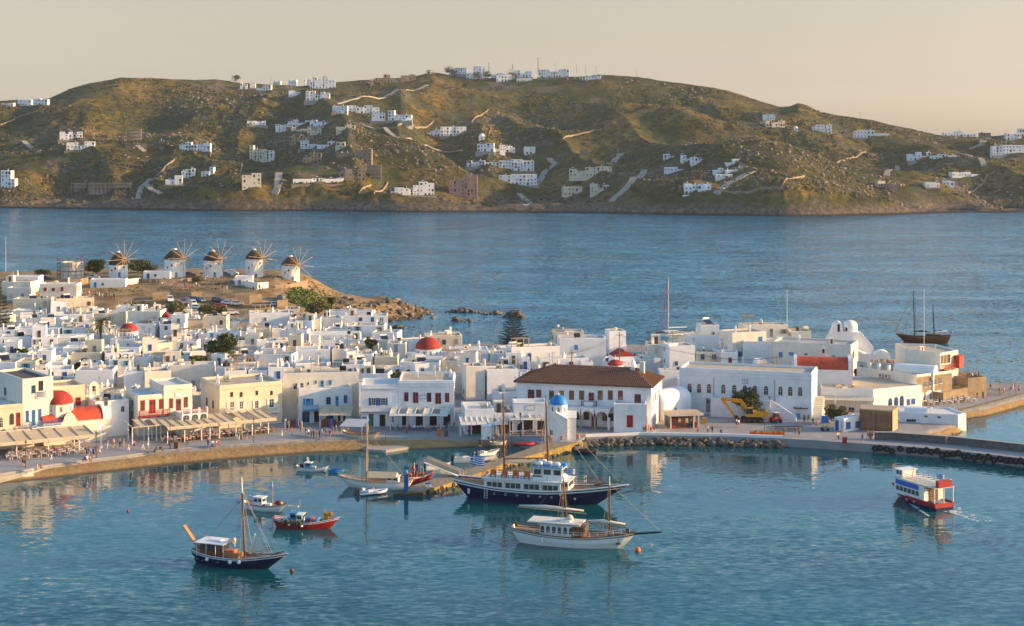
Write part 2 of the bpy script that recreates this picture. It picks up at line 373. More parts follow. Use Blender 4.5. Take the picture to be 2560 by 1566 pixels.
def hill_material():
    m = bpy.data.materials.new('hillside'); m.use_nodes = True; MATS['hillside'] = m
    nt = m.node_tree; n = nt.nodes; l = nt.links; b = n['Principled BSDF']; b.inputs['Roughness'].default_value = .95; b.inputs['Specular IOR Level'].default_value = .1
    g = n.new('ShaderNodeNewGeometry')
    def noise(sc, det=5, rough=.6):
        t = n.new('ShaderNodeTexNoise'); t.inputs['Scale'].default_value = sc; t.inputs['Detail'].default_value = det; t.inputs['Roughness'].default_value = rough; l.new(g.outputs['Position'], t.inputs['Vector']); return t.outputs['Fac']
    def mix(f, a, c):
        x = n.new('ShaderNodeMixRGB'); l.new(f, x.inputs[0])
        for k, s in ((1, a), (2, c)):
            if isinstance(s, tuple): x.inputs[k].default_value = (*s, 1)
            else: l.new(s, x.inputs[k])
        return x.outputs[0]
    def mr(src, a, b_):
        x = n.new('ShaderNodeMapRange'); x.inputs[1].default_value = a; x.inputs[2].default_value = b_; l.new(src, x.inputs[0]); return x.outputs[0]
    grass = mix(mr(noise(.012), .40, .62), (.055, .060, .018), (.23, .15, .042))       # dry thorn scrub and gold grass
    grass = mix(mr(noise(.02, 4), .45, .60), grass, (.045, .072, .016))                  # greener hollows
    scrubs = mix(mr(noise(.16, 5, .7),   .47, .62), grass, (.026, .030, .011))
    rocks = mix(mr(noise(.30, 5, .7), .40, .65), (.075, .062, .046), (.22, .17, .12))
    msk = mr(noise(.020, 6, .72),   .53, .63)
    c = mix(msk, scrubs, rocks)
    sep = n.new('ShaderNodeSeparateXYZ'); l.new(g.outputs['Position'], sep.inputs[0])
    shore = n.new('ShaderNodeMapRange'); shore.inputs[1].default_value = 4; shore.inputs[2].default_value = 11; shore.inputs[3].default_value = 1; shore.inputs[4].default_value = 0; l.new(sep.outputs['Z'], shore.inputs[0])
    c = mix(shore.outputs[0], c, rocks)
    wet = n.new('ShaderNodeMapRange'); wet.inputs[1].default_value = .6; wet.inputs[2].default_value = 2.2; wet.inputs[3].default_value = 1; wet.inputs[4].default_value = 0; l.new(sep.outputs['Z'], wet.inputs[0])
    c = mix(wet.outputs[0], c, (.035, .03, .025))
    l.new(c, b.inputs['Base Color'])
    bp = n.new('ShaderNodeBump'); bp.inputs['Strength'].default_value = .9; bp.inputs['Distance'].default_value = 2.2
    l.new(noise(.22, 6, .7), bp.inputs['Height']); l.new(bp.outputs[0], b.inputs['Normal'])
hill_material()
tag(OB('hills', grid_mesh('hills', Xg, Yg, hz(Xg, Yg), MATS['hillside'])), kind='structure')

rng = np.random.default_rng(5)
def scatter_hill(n, mask_seed, lo):
    u = rng.uniform(-100, 2660, n * 3); t = rng.uniform(.03, .99, n * 3); Yq = yc(u) + (yr(u) - yc(u)) * t; x = (u - 1280) / F * Yq
    k = (fbm(x / 90, Yq / 90, 3, mask_seed) + .5 * fbm(x / 25, Yq / 25, 2, mask_seed + 9)) > lo
    return x[k][:n], Yq[k][:n]
x, y = scatter_hill(9000, 41, .16); s = .4 + 1.7 * rng.random(len(x)) ** 4
tag(OB('hillside_rocks', lumps('hillside_rocks', np.stack([x, y, hz(x, y) + .1], -1), s, ['hill_rock', 'rock'], rng.integers(0, 2, len(x)), rng, .85, .4)), 'pale granite boulders scattered over the hills across the bay', 'rocks', kind='stuff')
x, y = scatter_hill(21000, 77, .02); s = .5 + 1.4 * rng.random(len(x)) ** 2
tag(OB('hillside_shrubs', lumps('hillside_shrubs', np.stack([x, y, hz(x, y) + .2], -1), s, ['scrub', 'leaf_dark', 'leaf_olive'], rng.choice(3, len(x), p=[.7, .2, .1]), rng, .6, .4)), 'low dark thorn scrub dotted over the hills across the bay', 'shrubs', kind='stuff')

def drape(px, cr, w, name, mat, rise=.25, wall=0, fine=True):
    """a road or wall laid over the hillside along a line of pixels"""
    pts = [hit(*cr(*p)) for p in px]; Q = []
    for a, b in zip(pts[:-1], pts[1:]):
        k = max(2, int((b - a).length / 6))
        for i in range(k): Q.append(a.lerp(b, i / k))
    Q.append(pts[-1]); mb = MB(); vs = []
    for i, q in enumerate(Q):
        d = Q[min(i + 1, len(Q) - 1)] - Q[max(i - 1, 0)]; d.z = 0; d.normalize(); nrm = Vector((-d.y, d.x, 0)) * w / 2
        zz = max(float(hz(q.x + nrm.x * k, q.y + nrm.y * k)) for k in (-1, 0, 1))
        for sgn in (-1, 1):
            p = q + nrm * sgn
            vs += [(p.x, p.y, zz - 1.2), (p.x, p.y, zz + rise + wall)]
    fs = []
    for i in range(len(Q) - 1):
        a = 4 * i; b = a + 4
        fs += [(a + 1, b + 1, b + 3, a + 3), (a, b, b + 1, a + 1), (a + 2, a + 3, b + 3, b + 2)]
    fs += [(0, 1, 3, 2), (len(vs) - 4, len(vs) - 2, len(vs) - 1, len(vs) - 3)]
    return mb.add(vs, fs).build(name, mat)
ROADS = [(h1, [(1965, 945), (1990, 880), (2000, 785)], 6), (h1, [(985, 965), (1010, 900), (1080, 835)], 5), (h1, [(1050, 865), (1085, 905), (1150, 935)], 5), (h1, [(135, 575), (225, 610)], 5), (h1, [(985, 590), (1005, 605), (1035, 628)], 5),
         (h2, [(1410, 1005), (1460, 960), (1500, 890), (1570, 840), (1530, 800)], 6), (h2, [(1310, 1050), (1350, 1085), (1385, 1105), (1360, 1138)], 5), (h2, [(1975, 1110), (2060, 1030), (2120, 960), (2210, 880)], 6), (h2, [(1960, 835), (2040, 765)], 5), (h2, [(190, 560), (350, 580), (500, 650), (640, 710), (760, 745), (900, 750)], 5), (h2, [(0, 405), (150, 365), (400, 330), (650, 268)], 5),
         (h3, [(360, 735), (430, 665), (540, 605), (610, 575)], 6), (h3, [(2090, 425), (2180, 390), (2215, 345)], 7), (h3, [(1990, 445), (2100, 470), (2190, 540)], 5), (h3, [(1520, 605), (1600, 540)], 5)]
for cr, px, w in ROADS: tag(drape(px, cr, w, 'hill_road', 'road_pale'), kind='structure')
WALLS = [(h1, [(0, 442), (80, 415), (160, 375), (270, 345)], 'gold dry stone wall climbing below the westernmost hill houses'), (h1, [(1680, 795), (1730, 755), (1738, 720)], 'short gold stone wall beside the round cream house'), (h1, [(1090, 850), (1180, 745), (1260, 680)], 'long thin wall climbing behind three small white cubes'),
         (h2, [(165, 1055), (250, 992)], 'low stone wall left of the shore house'), (h2, [(270, 1055), (370, 970)], 'slanting gold wall beside the shore house'), (h2, [(440, 565), (700, 530), (1000, 545), (1110, 575), (1095, 630)], 'curving wall around the white dovecote'), (h2, [(970, 540), (1090, 450)], 'straight wall running up the rocky slope'),
         (h2, [(1610, 685), (1700, 630), (1850, 595), (1900, 590)], 'sunlit wall crossing the middle slope'), (h2, [(1940, 830), (2020, 740)], 'short wall beside the upper lane'),
         (h3, [(805, 700), (880, 625), (960, 610)], 'hooked gold wall on the headland'), (h3, [(1180, 520), (1290, 480), (1380, 440)], 'wall dividing the green slope'), (h3, [(2080, 720), (2180, 670), (2210, 610), (2260, 580)], 'winding wall beside the eastern terraces'), (h3, [(400, 718), (640, 705), (800, 702)], 'long field wall on the headland')]
for cr, px, lb in WALLS: tag(drape(px, cr, .9, 'field_wall', 'dry_stone', .2, 1.0), lb, 'wall', 'dry stone walls on the far hills')

# the evening air over the bay
hb = MB().box(-4300, 4300, -700, 5300, -4.2, 215).build('haze', [])
hm = bpy.data.materials.new('haze'); hm.use_nodes = True; hm.node_tree.nodes.clear()
ho = hm.node_tree.nodes.new('ShaderNodeOutputMaterial'); hv = hm.node_tree.nodes.new('ShaderNodeVolumePrincipled'); hv.inputs['Color'].default_value = (.80, .86, .95, 1); hv.inputs['Density'].default_value = .000045; hv.inputs['Anisotropy'].default_value = .2
hm.node_tree.links.new(hv.outputs[0], ho.inputs['Volume']); hb.data.materials.append(hm); tag(hb, 'thin evening haze hanging over the bay and hills', 'haze', kind='stuff')

# ------------------------------------------------------------------ the land the town stands on
def WP(lst, z=0): return [P(u, v, z).to_2d() for u, v in lst]
SHORE = WP([(-420, 1270), (-200, 1235), (0, 1209), (106, 1197), (212, 1185), (318, 1173), (425, 1161), (531, 1151), (640, 1142), (760, 1133), (900, 1127), (1060, 1124), (1180, 1118), (1300, 1117), (1400, 1113)])
QUAYLINE = WP([(1400, 1113), (1450, 1108), (1600, 1108), (1958, 1114), (2240, 1132)])
LAND = [(v.x, v.y) for v in SHORE] + [(v.x, v.y + 3.0) for v in QUAYLINE[1:]] + [(78, 300), (90, 312), (93, 326), (101, 331), (112, 343), (122, 352), (132, 360), (128, 366), (112, 366), (102, 376), (98, 400), (80, 412), (64, 417), (40, 419), (0, 419), (-24, 421), (-33, 432), (-38, 455), (-42, 478), (-47, 492), (-40, 503),
       (-32, 512), (-28, 524), (-34, 534), (-50, 548), (-66, 562), (-100, 572), (-200, 588), (-420, 600)]
def poly_dist(X, Y, poly):
    """signed distance to an outline, positive inside"""
    p = np.array(poly, float); d = np.full(X.shape, 1e9); ins = np.zeros(X.shape, bool)
    for i in range(len(p)):
        a = p[i]; b = p[(i + 1) % len(p)]; e = b - a
        t = np.clip(((X - a[0]) * e[0] + (Y - a[1]) * e[1]) / (e @ e + 1e-9), 0, 1)
        d = np.minimum(d, np.hypot(X - a[0] - t * e[0], Y - a[1] - t * e[1]))
        c = ((a[1] > Y) != (b[1] > Y)) & (X < (b[0] - a[0]) * (Y - a[1]) / (b[1] - a[1] + 1e-12) + a[0]); ins ^= c
    return np.where(ins, d, -d)
def sst(x, a, b): t = np.clip((x - a) / (b - a), 0, 1); return t * t * (3 - 2 * t)
def lz(x, Y):
    """ground level of the town"""
    x = np.asarray(x, float); Y = np.asarray(Y, float); d = poly_dist(x, Y, LAND)
    z = 1.42 + 2.6 * sst(Y - .12 * x, 320, 440)
    hill = sst(Y, 462, 512) * sst(-x, 52, 82) * (1 - .35 * sst(-x, 150, 240))
    z = z + 6.4 * hill + 1.5 * sst(Y, 500, 530) * sst(-x, 60, 78) * (1 - sst(-x, 136, 175))
    rough = sst(Y, 455, 480) * sst(-x, 20, 35)
    z = z + rough * 1.8 * np.abs(fbm(x / 9, Y / 9, 4, 5)) * (1 - .8 * hill)
    front = sst(310 - Y, 0, 5)
    beach = sst(Y, 0, 1)
    edge = np.where((x < 3.0) & (Y < 312), np.clip((d - .2) / 4.6, 0, 1) ** .8 * 1.0, 0)
    zz = np.where((x < 9.5) & (Y < 312), np.where(d < 5.2, np.clip(d, 0, 3) / 3 * 1.0, z), z * np.clip(d / np.where(rough > .3, 9, 1.5), 0, 1) ** .7)
    return np.where(d < 0, np.maximum(d * .5, -3), zz)
gx = np.arange(-300, 136, 1.25); gy = np.arange(255, 606, 1.25); X, Y = np.meshgrid(gx, gy)
def ground_material():
    m = bpy.data.materials.new('town_ground'); m.use_nodes = True; MATS['town_ground'] = m
    nt = m.node_tree; n = nt.nodes; l = nt.links; b = n['Principled BSDF']; b.inputs['Roughness'].default_value = .95; b.inputs['Specular IOR Level'].default_value = .1
    g = n.new('ShaderNodeNewGeometry'); sep = n.new('ShaderNodeSeparateXYZ'); l.new(g.outputs['Position'], sep.inputs[0])
    def noise(sc, det=5):
        t = n.new('ShaderNodeTexNoise'); t.inputs['Scale'].default_value = sc; t.inputs['Detail'].default_value = det; l.new(g.outputs['Position'], t.inputs['Vector']); return t.outputs['Fac']
    def mr(src, a, b_):
        x = n.new('ShaderNodeMapRange'); x.inputs[1].default_value = a; x.inputs[2].default_value = b_; l.new(src, x.inputs[0]); return x.outputs[0]
    def mix(f, a, c):
        x = n.new('ShaderNodeMixRGB'); l.new(f, x.inputs[0])
        for k, s in ((1, a), (2, c)):
            if isinstance(s, tuple): x.inputs[k].default_value = (*s, 1)
            else: l.new(s, x.inputs[k])
        return x.outputs[0]
    sand = mix(mr(noise(.5), .3, .7), (.25, .165, .075), (.35, .24, .12))
    wet = mix(mr(sep.outputs['Z'], .05, .28), (.13, .085, .04), sand)
    pave = mix(mr(noise(.3), .3, .7), (.25, .235, .22), (.34, .31, .28))
    dry = mix(mr(noise(.25, 7), .35, .65), (.19, .125, .06), (.38, .27, .14))
    back = mr(sep.outputs['Y'], 455, 480)
    hi = mix(mr(sep.outputs['Z'], .98, 1.15), wet, pave)
    rocky = mix(mr(sep.outputs['Z'], .6, 2.0), (.06, .05, .04), dry)
    l.new(mix(back, hi, rocky), b.inputs['Base Color'])
    bp = n.new('ShaderNodeBump'); bp.inputs['Strength'].default_value = .5; bp.inputs['Distance'].default_value = .4; l.new(noise(1.2), bp.inputs['Height']); l.new(bp.outputs[0], b.inputs['Normal'])
ground_material()
Zl = lz(X, Y)
tag(OB('ground', grid_mesh('ground', X, Y, Zl, MATS['town_ground'])), kind='structure')
def gz(x, Y): return float(lz(np.array([x]), np.array([Y]))[0])

# ------------------------------------------------------------------ kit for houses
WINC = {}
def win_mesh(kind, col):
    """unit opening (1 x 1, foot at z = 0, wall plane y = 0, outwards -y): frame, pane, shutters or door leaf"""
    k = (kind, col)
    if k in WINC: return WINC[k]
    m = MB(); C = {'blue': 'blue_paint', 'sky': 'sky_paint', 'red': 'red_paint', 'maroon': 'maroon', 'green': 'green_paint', 'teal': 'teal_paint', 'grey': 'grey_paint', 'white': 'white_paint', 'cream': 'cream_paint', 'brown': 'brown_paint', 'yellow': 'yellow_paint'}[col]
    if kind in ('win', 'shut', 'winw'):
        for a in ((-.5, -.42, 0, 1), (.42, .5, 0, 1), (-.42, .42, 0, .06), (-.42, .42, .94, 1), (-.03, .03, .06, .94), (-.42, .42, .56, .61)): m.box(a[0], a[1], -.07, .02, a[2], a[3], 0)
        m.box(-.42, .42, -.02, .02, .06, .94, 1)
        m.box(-.56, .56, -.12, .02, -.06, -.005, 2)
        if kind == 'shut':
            for s_ in (-1, 1):
                x0, x1 = sorted((s_ * .53, s_ * .97)); m.box(x0, x1, -.09, -.03, .01, .99, 0)
    elif kind == 'closed':
        m.box(-.5, -.01, -.07, .02, 0, 1, 0); m.box(.01, .5, -.07, .02, 0, 1, 0)
        for z in np.arange(.1, .95, .12):
            for x in (-.25, .25): m.box(x - .19, x + .19, -.095, -.065, z, z + .07, 0)
        m.box(-.55, .55, -.11, .02, -.05, -.005, 2)
    elif kind == 'door':
        m.box(-.5, -.4, -.08, .02, 0, 1, 0); m.box(.4, .5, -.08, .02, 0, 1, 0); m.box(-.4, .4, -.08, .02, .93, 1, 0)
        m.box(-.4, -.01, -.04, .02, 0, .93, 0); m.box(.01, .4, -.04, .02, 0, .93, 0)
        for x in (-.2, .2):
            for z in (.08, .36): m.box(x - .13, x + .13, -.06, -.035, z, z + .22, 0)
            m.box(x - .13, x + .13, -.06, -.035, .64, .86, 1)
    elif kind == 'arch':
        pts = [(-.5, 0), (.5, 0), (.5, .72)] + [(.5 * math.cos(t), .72 + .28 * math.sin(t)) for t in np.linspace(.3, math.pi - .3, 6)] + [(-.5, .72)]
        m.extr(pts, -.05, .02, 0)
        m.extr([(x * .84, .05 + z * .9) for x, z in pts], -.065, -.045, 1)
        m.box(-.03, .03, -.09, -.05, .05, .93, 0); m.box(-.42, .42, -.09, -.05, .45, .49, 0); m.box(-.42, .42, -.09, -.05, .68, .72, 0)
        m.box(-.56, .56, -.12, .02, -.05, -.005, 2)
    elif kind == 'hole':
        m.box(-.5, .5, -.015, .02, 0, 1, 1)
    WINC[k] = m.mesh('window_' + kind + '_' + col, [C, 'glass' if kind != 'hole' else 'dark_inside', 'whitewash'])
    return WINC[k]
def opening(parent, kind, col, x, y, z, w, h, rz=0, name=None):
    return OB(name or ('door' if kind == 'door' else 'window'), win_mesh(kind, col), parent, (x, y, z), rz, (w, 1, h))
def split_window(parent, col, x, y, z, w, h, rz=0, shut=None, glass='glass', arch=False, lattice=2):
    """a window whose frame, pane and shutters are pieces of their own"""
    f = MB()
    for a in ((-w / 2, -w / 2 + .09, 0, h), (w / 2 - .09, w / 2, 0, h), (-w / 2 + .09, w / 2 - .09, 0, .09), (-w / 2 + .09, w / 2 - .09, h - .09, h), (-.03, .03, .09, h - .09)): f.box(a[0], a[1], -.09, .02, a[2], a[3])
    for i in range(1, lattice + 1): z_ = h * i / (lattice + 1); f.box(-w / 2 + .09, w / 2 - .09, -.075, .02, z_ - .025, z_ + .025)
    C = {'blue': 'blue_paint', 'sky': 'sky_paint', 'red': 'red_paint', 'maroon': 'maroon', 'green': 'green_paint', 'grey': 'grey_paint', 'white': 'white_paint', 'cream': 'cream_paint', 'brown': 'brown_paint', 'teal': 'teal_paint'}
    o = f.build('window', C[col], parent, (x, y, z), rz)
    MB().box(-w / 2 + .09, w / 2 - .09, -.03, .02, .09, h - .09).build('pane', glass, o)
    MB().box(-w / 2 - .1, w / 2 + .1, -.16, .02, -.1, -.003).build('sill', 'whitewash', o)
    if shut:
        for s_ in (-1, 1):
            x0, x1 = sorted((s_ * (w / 2 + .02), s_ * (w / 2 + .02 + w * .46))); b = MB().box(x0, x1, -.10, -.03, 0, h)
            for z_ in np.arange(.12, h - .12, .16): b.box(x0 + .07, x1 - .07, -.125, -.098, z_, z_ + .09)
            b.build('shutter', C[shut], o)
    return o
def wall_mesh(w, d, h, par=.4, t=.28, jit=.05, y0=None, deep=2.5, mat='whitewash', rr=random):
    """four walls with a parapet round a sunken roof; hand-made edges wander a little"""
    j = lambda: rr.uniform(-jit, jit)
    ya = -d / 2 if y0 is None else y0; yb = ya + d; q = [(-w / 2, ya), (w / 2, ya), (w / 2, yb), (-w / 2, yb)]
    vs = [(x, y, -deep) for x, y in q]; e = .09
    top = [(x + j(), y + j(), h + j()) for x, y in q]
    sx = lambda x: 1 if x > 0 else -1
    sy = lambda y: 1 if y > (ya + yb) / 2 else -1
    vs += [(x, y, z - e) for x, y, z in top]
    vs += [(x - sx(x) * e, y - sy(y) * e, z) for x, y, z in top]
    vs += [(x - sx(x) * t, y - sy(y) * t, z) for x, y, z in top]
    vs += [(x - sx(x) * t, y - sy(y) * t, h - par) for x, y, z in top]
    fs = []
    for a in range(4):
        b = (a + 1) % 4
        for r_ in range(4): fs.append((r_ * 4 + a, r_ * 4 + b, r_ * 4 + 4 + b, r_ * 4 + 4 + a))
    m = MB(); m.add(vs, fs); return m
def roof_slab(w, d, h, par=.4, t=.28, y0=None):
    ya = -d / 2 if y0 is None else y0
    return MB().box(-w / 2 + t - .02, w / 2 - t + .02, ya + t - .02, ya + d - t + .02, h - par - .25, h - par + .015)
CLUT = {}
def clutter_mesh(kind):
    if kind in CLUT: return CLUT[kind]
    m = MB()
    if kind == 'chimney':
        m.box(-.35, .35, -.3, .3, -.3, 1.0, 0, .06, .06); m.box(-.36, .36, -.31, .31, 1.0, 1.12, 0); m.lathe([(.25, 1.12), (.22, 1.6), (.12, 1.75), (.0, 1.85)], 8, 0); me = m.mesh(kind, ['whitewash'])
    elif kind == 'chimney_tall':
        m.box(-.28, .28, -.28, .28, -.3, 1.7, 0, .08, .08); m.box(-.3, .3, -.3, .3, 1.7, 1.8, 0); m.box(-.2, .2, -.2, .2, 1.8, 2.1, 0, .08, .08); me = m.mesh(kind, ['whitewash_warm'])
    elif kind == 'solar_heater':
        m.add([(-1, -.8, .2), (1, -.8, .2), (1, .6, 1.2), (-1, .6, 1.2), (-1, -.8, .1), (1, -.8, .1), (1, .6, 1.1), (-1, .6, 1.1)], [(0, 1, 2, 3), (4, 7, 6, 5), (0, 4, 5, 1), (1, 5, 6, 2), (2, 6, 7, 3), (3, 7, 4, 0)], 0)
        m.tube([(-1.0, .75, 1.35), (1.0, .75, 1.35)], .28, 8, 1)
        for x in (-.9, .9): m.box(x - .03, x + .03, .57, .63, 0, 1.1, 2); m.box(x - .03, x + .03, -.83, -.77, 0, .15, 2)
        me = m.mesh(kind, ['solar', 'white_paint', 'metal'])
    elif kind == 'water_tank':
        m.tube([(-.7, 0, .75), (-.6, 0, .75), (.6, 0, .75), (.7, 0, .75)], [.3, .5, .5, .3], 10, 0); m.box(-.5, -.4, -.35, .35, 0, .35, 1); m.box(.4, .5, -.35, .35, 0, .35, 1); me = m.mesh(kind, ['black', 'metal'])
    elif kind == 'white_tank':
        m.tube([(-.75, 0, .8), (-.62, 0, .8), (.62, 0, .8), (.75, 0, .8)], [.3, .48, .48, .3], 10, 0); m.box(-.5, -.4, -.35, .35, 0, .4, 1); m.box(.4, .5, -.35, .35, 0, .4, 1); me = m.mesh(kind, ['cream_paint', 'metal'])
    elif kind == 'air_conditioner':
        m.box(-.5, .5, -.2, .2, .15, .95, 0); m.add([(-.12 + .28 * math.cos(t), -.207, .55 + .28 * math.sin(t)) for t in np.linspace(0, 2 * math.pi, 10)[:-1]], [tuple(range(9))], 1)
        m.box(-.45, -.35, -.2, .2, 0, .15, 1); m.box(.35, .45, -.2, .2, 0, .15, 1); me = m.mesh(kind, ['cream_paint', 'dark_metal'])
    elif kind == 'antenna':
        m.tube([(0, 0, -.2), (0, 0, 3.2)], .03, 4, 0)
        for z, l_ in ((3.1, .5), (2.85, .7), (2.5, .4)): m.tube([(-l_, 0, z), (l_, 0, z)], .02, 4, 0)
        m.tube([(0, -.5, 2.85), (0, .6, 2.85)], .02, 4, 0); me = m.mesh(kind, ['dark_metal'])
    elif kind == 'satellite_dish':
        m.lathe([(.02, 0), (.25, .03), (.42, .12)], 10, 0); m.tube([(0, 0, -.05), (0, 0, -.5)], .03, 4, 1)
        me = m.mesh(kind, ['white_paint', 'metal'])
    elif kind == 'stair_head':
        m.box(-1.1, 1.1, -1.2, 1.2, -.2, 2.1, 0, .05, .05); m.box(-.4, .4, -1.26, -1.1, 0, 1.8, 1); me = m.mesh(kind, ['whitewash_warm', 'brown_paint'])
    elif kind == 'pergola':
        for x in (-1.6, 1.6):
            for y in (-1.2, 1.2): m.box(x - .06, x + .06, y - .06, y + .06, 0, 2.2, 0)
        for x in np.arange(-1.8, 1.81, .3): m.box(x - .05, x + .05, -1.5, 1.5, 2.2, 2.28, 0)
        me = m.mesh(kind, ['pale_wood'])
    elif kind == 'plant_pot':
        m.lathe([(.0, 0), (.22, 0), (.3, .4), (.25, .4)], 8, 0); m.ball((0, 0, .8), .5, 7, 1, (1, 1, .9)); me = m.mesh(kind, ['terracotta', 'leaf_mid'])
    elif kind == 'bench_ledge':
        m.box(-1.5, 1.5, -.3, .3, -.1, .5, 0); me = m.mesh(kind, ['whitewash'])
    CLUT[kind] = me; return me
def clutter(parent, kind, x, y, z, rz=0, s=1): return OB('roof_' + kind if kind in ('pergola',) else kind, clutter_mesh(kind), parent, (x, y, z), rz, (s, s, s))

ALL_HOUSES = []      # (root, attributes) of the houses that get their label at the end
# ------------------------------------------------------------------ houses on the far hills
def hill_house(cr, x0, x1, yt, yb, st, seed):
    rr = random.Random(seed); (ua, va), (ub, vb) = cr(x0, yt), cr(x1, yb); uc = (ua + ub) / 2
    p = hit(uc, vb, False); sc = p.y / F; W = (ub - ua) * sc; Hh = (vb - va) * sc; p.z = H - (vb - V0) / F * p.y
    rz = rr.uniform(-.12, .22)
    names = {'w': 'hillside_villa', 'c': 'cream_villa', 's': 'stone_house', 'p': 'pink_block', 'k': 'concrete_frame', 'o': 'chapel'}
    root = thing(names[st], None, 'house' if st != 'o' else 'chapel', p, rz, 'houses on the hills across the bay')
    mat = {'w': 'whitewash' if rr.random() < .6 else 'whitewash_cool', 'c': 'cream', 's': 'dry_stone', 'p': 'pink_plaster', 'k': 'frame_concrete', 'o': 'whitewash'}[st]
    fl = max(1, round(Hh / 3.1))
    if st == 'k':
        n = max(2, round(W / 3.6)); dep = 6
        m = MB()
        for k in range(fl + 1): 
            if k: m.box(-W / 2 - .2, W / 2 + .2, -.2, dep + .2, k * Hh / fl - .22, k * Hh / fl)
        m.build('floor_slab', mat, root)
        c = MB().box(-.17, .17, -.17, .17, -3, Hh - .23).mesh('post', mat)
        for i in range(n + 1):
            for y in (0, dep): OB('post', c, root, (-W / 2 + W * i / n, y, 0))
        MB().box(-W / 2 + .2, W / 2 - .2, dep - .4, dep - .2, -3, Hh - .24).build('back_wall', 'concrete', root)
    elif st == 'o':
        m = MB(); m.box(-W / 2, W / 2, 0, W, -2, Hh * .55); m.build('wall', mat, root)
        MB().lathe([(W * .48 * math.cos(t), Hh * .55 + Hh * .42 * math.sin(t)) for t in np.linspace(0, math.pi / 2, 6)], 10, 0, (0, W / 2, 0)).build('dome', mat, root, smooth=True)
        opening(root, 'door', 'blue', 0, 0, 0, 1, 1.8)
    else:
        nb = 1 if W < 7 else rr.choice((2, 3)) if W < 18 else rr.choice((3, 4, 5)); cuts = sorted([0, 1] + [(i + rr.uniform(-.22, .22)) / nb for i in range(1, nb)])
        tall = rr.randrange(nb)
        for i in range(nb):
            xa, xb = -W / 2 + W * cuts[i], -W / 2 + W * cuts[i + 1]; hh = Hh if i == tall else Hh * (rr.choice((.55, .75, .9, 1)) if fl > 1 else rr.uniform(.8, 1)); w = xb - xa; dp = rr.uniform(5, 8); oy = rr.uniform(0, 1.5)
            wall = wall_mesh(w - .01 * i, dp, hh, .3, .25, .04, 0, 4, rr=rr).build('wall', mat, root, ((xa + xb) / 2, oy, 0))
            MB().box(-w / 2 + .2, w / 2 - .2, .2, dp - .2, hh - .5, hh - .29).build('roof', 'roof_white' if st == 'w' else 'roof_tan', root, ((xa + xb) / 2, oy, 0))
            f2 = max(1, round(hh / 3.1))
            for f_ in range(f2):
                nw = max(1, round(w / 3.2))
                for k in range(nw):
                    if rr.random() < .8:
                        big = rr.random() < .35
                        opening(wall, 'hole' if big or st in 's' else 'win', 'blue' if st == 'w' and rr.random() < .4 else 'brown', -w / 2 + w * (k + .5) / nw, 0, f_ * hh / f2 + (.1 if big else .9), 1.7 if big else 1.0, 2.1 if big else 1.3)
                if rr.random() < .7: opening(wall, 'win', 'brown', w / 2, dp * .5, f_ * hh / f2 + .9, 1.1, 1.3, R(90))
            if rr.random() < .5: clutter(root, rr.choice(('chimney', 'chimney_tall', 'solar_heater')), (xa + xb) / 2 + rr.uniform(-.3, .3) * w, oy + dp * .6, hh - .3)
        if st == 'w' and W > 12:      # terrace with its retaining wall
            MB().box(-W / 2 - 1.5, W / 2 + 1.5, -4, -.05, -5, -.05).build('terrace', rr.choice(('dry_stone', 'concrete', 'stone_grey')), root)
    ALL_HOUSES.append((root, dict(where='hill', st=st, fl=fl, W=W, mat=mat)))
    return root
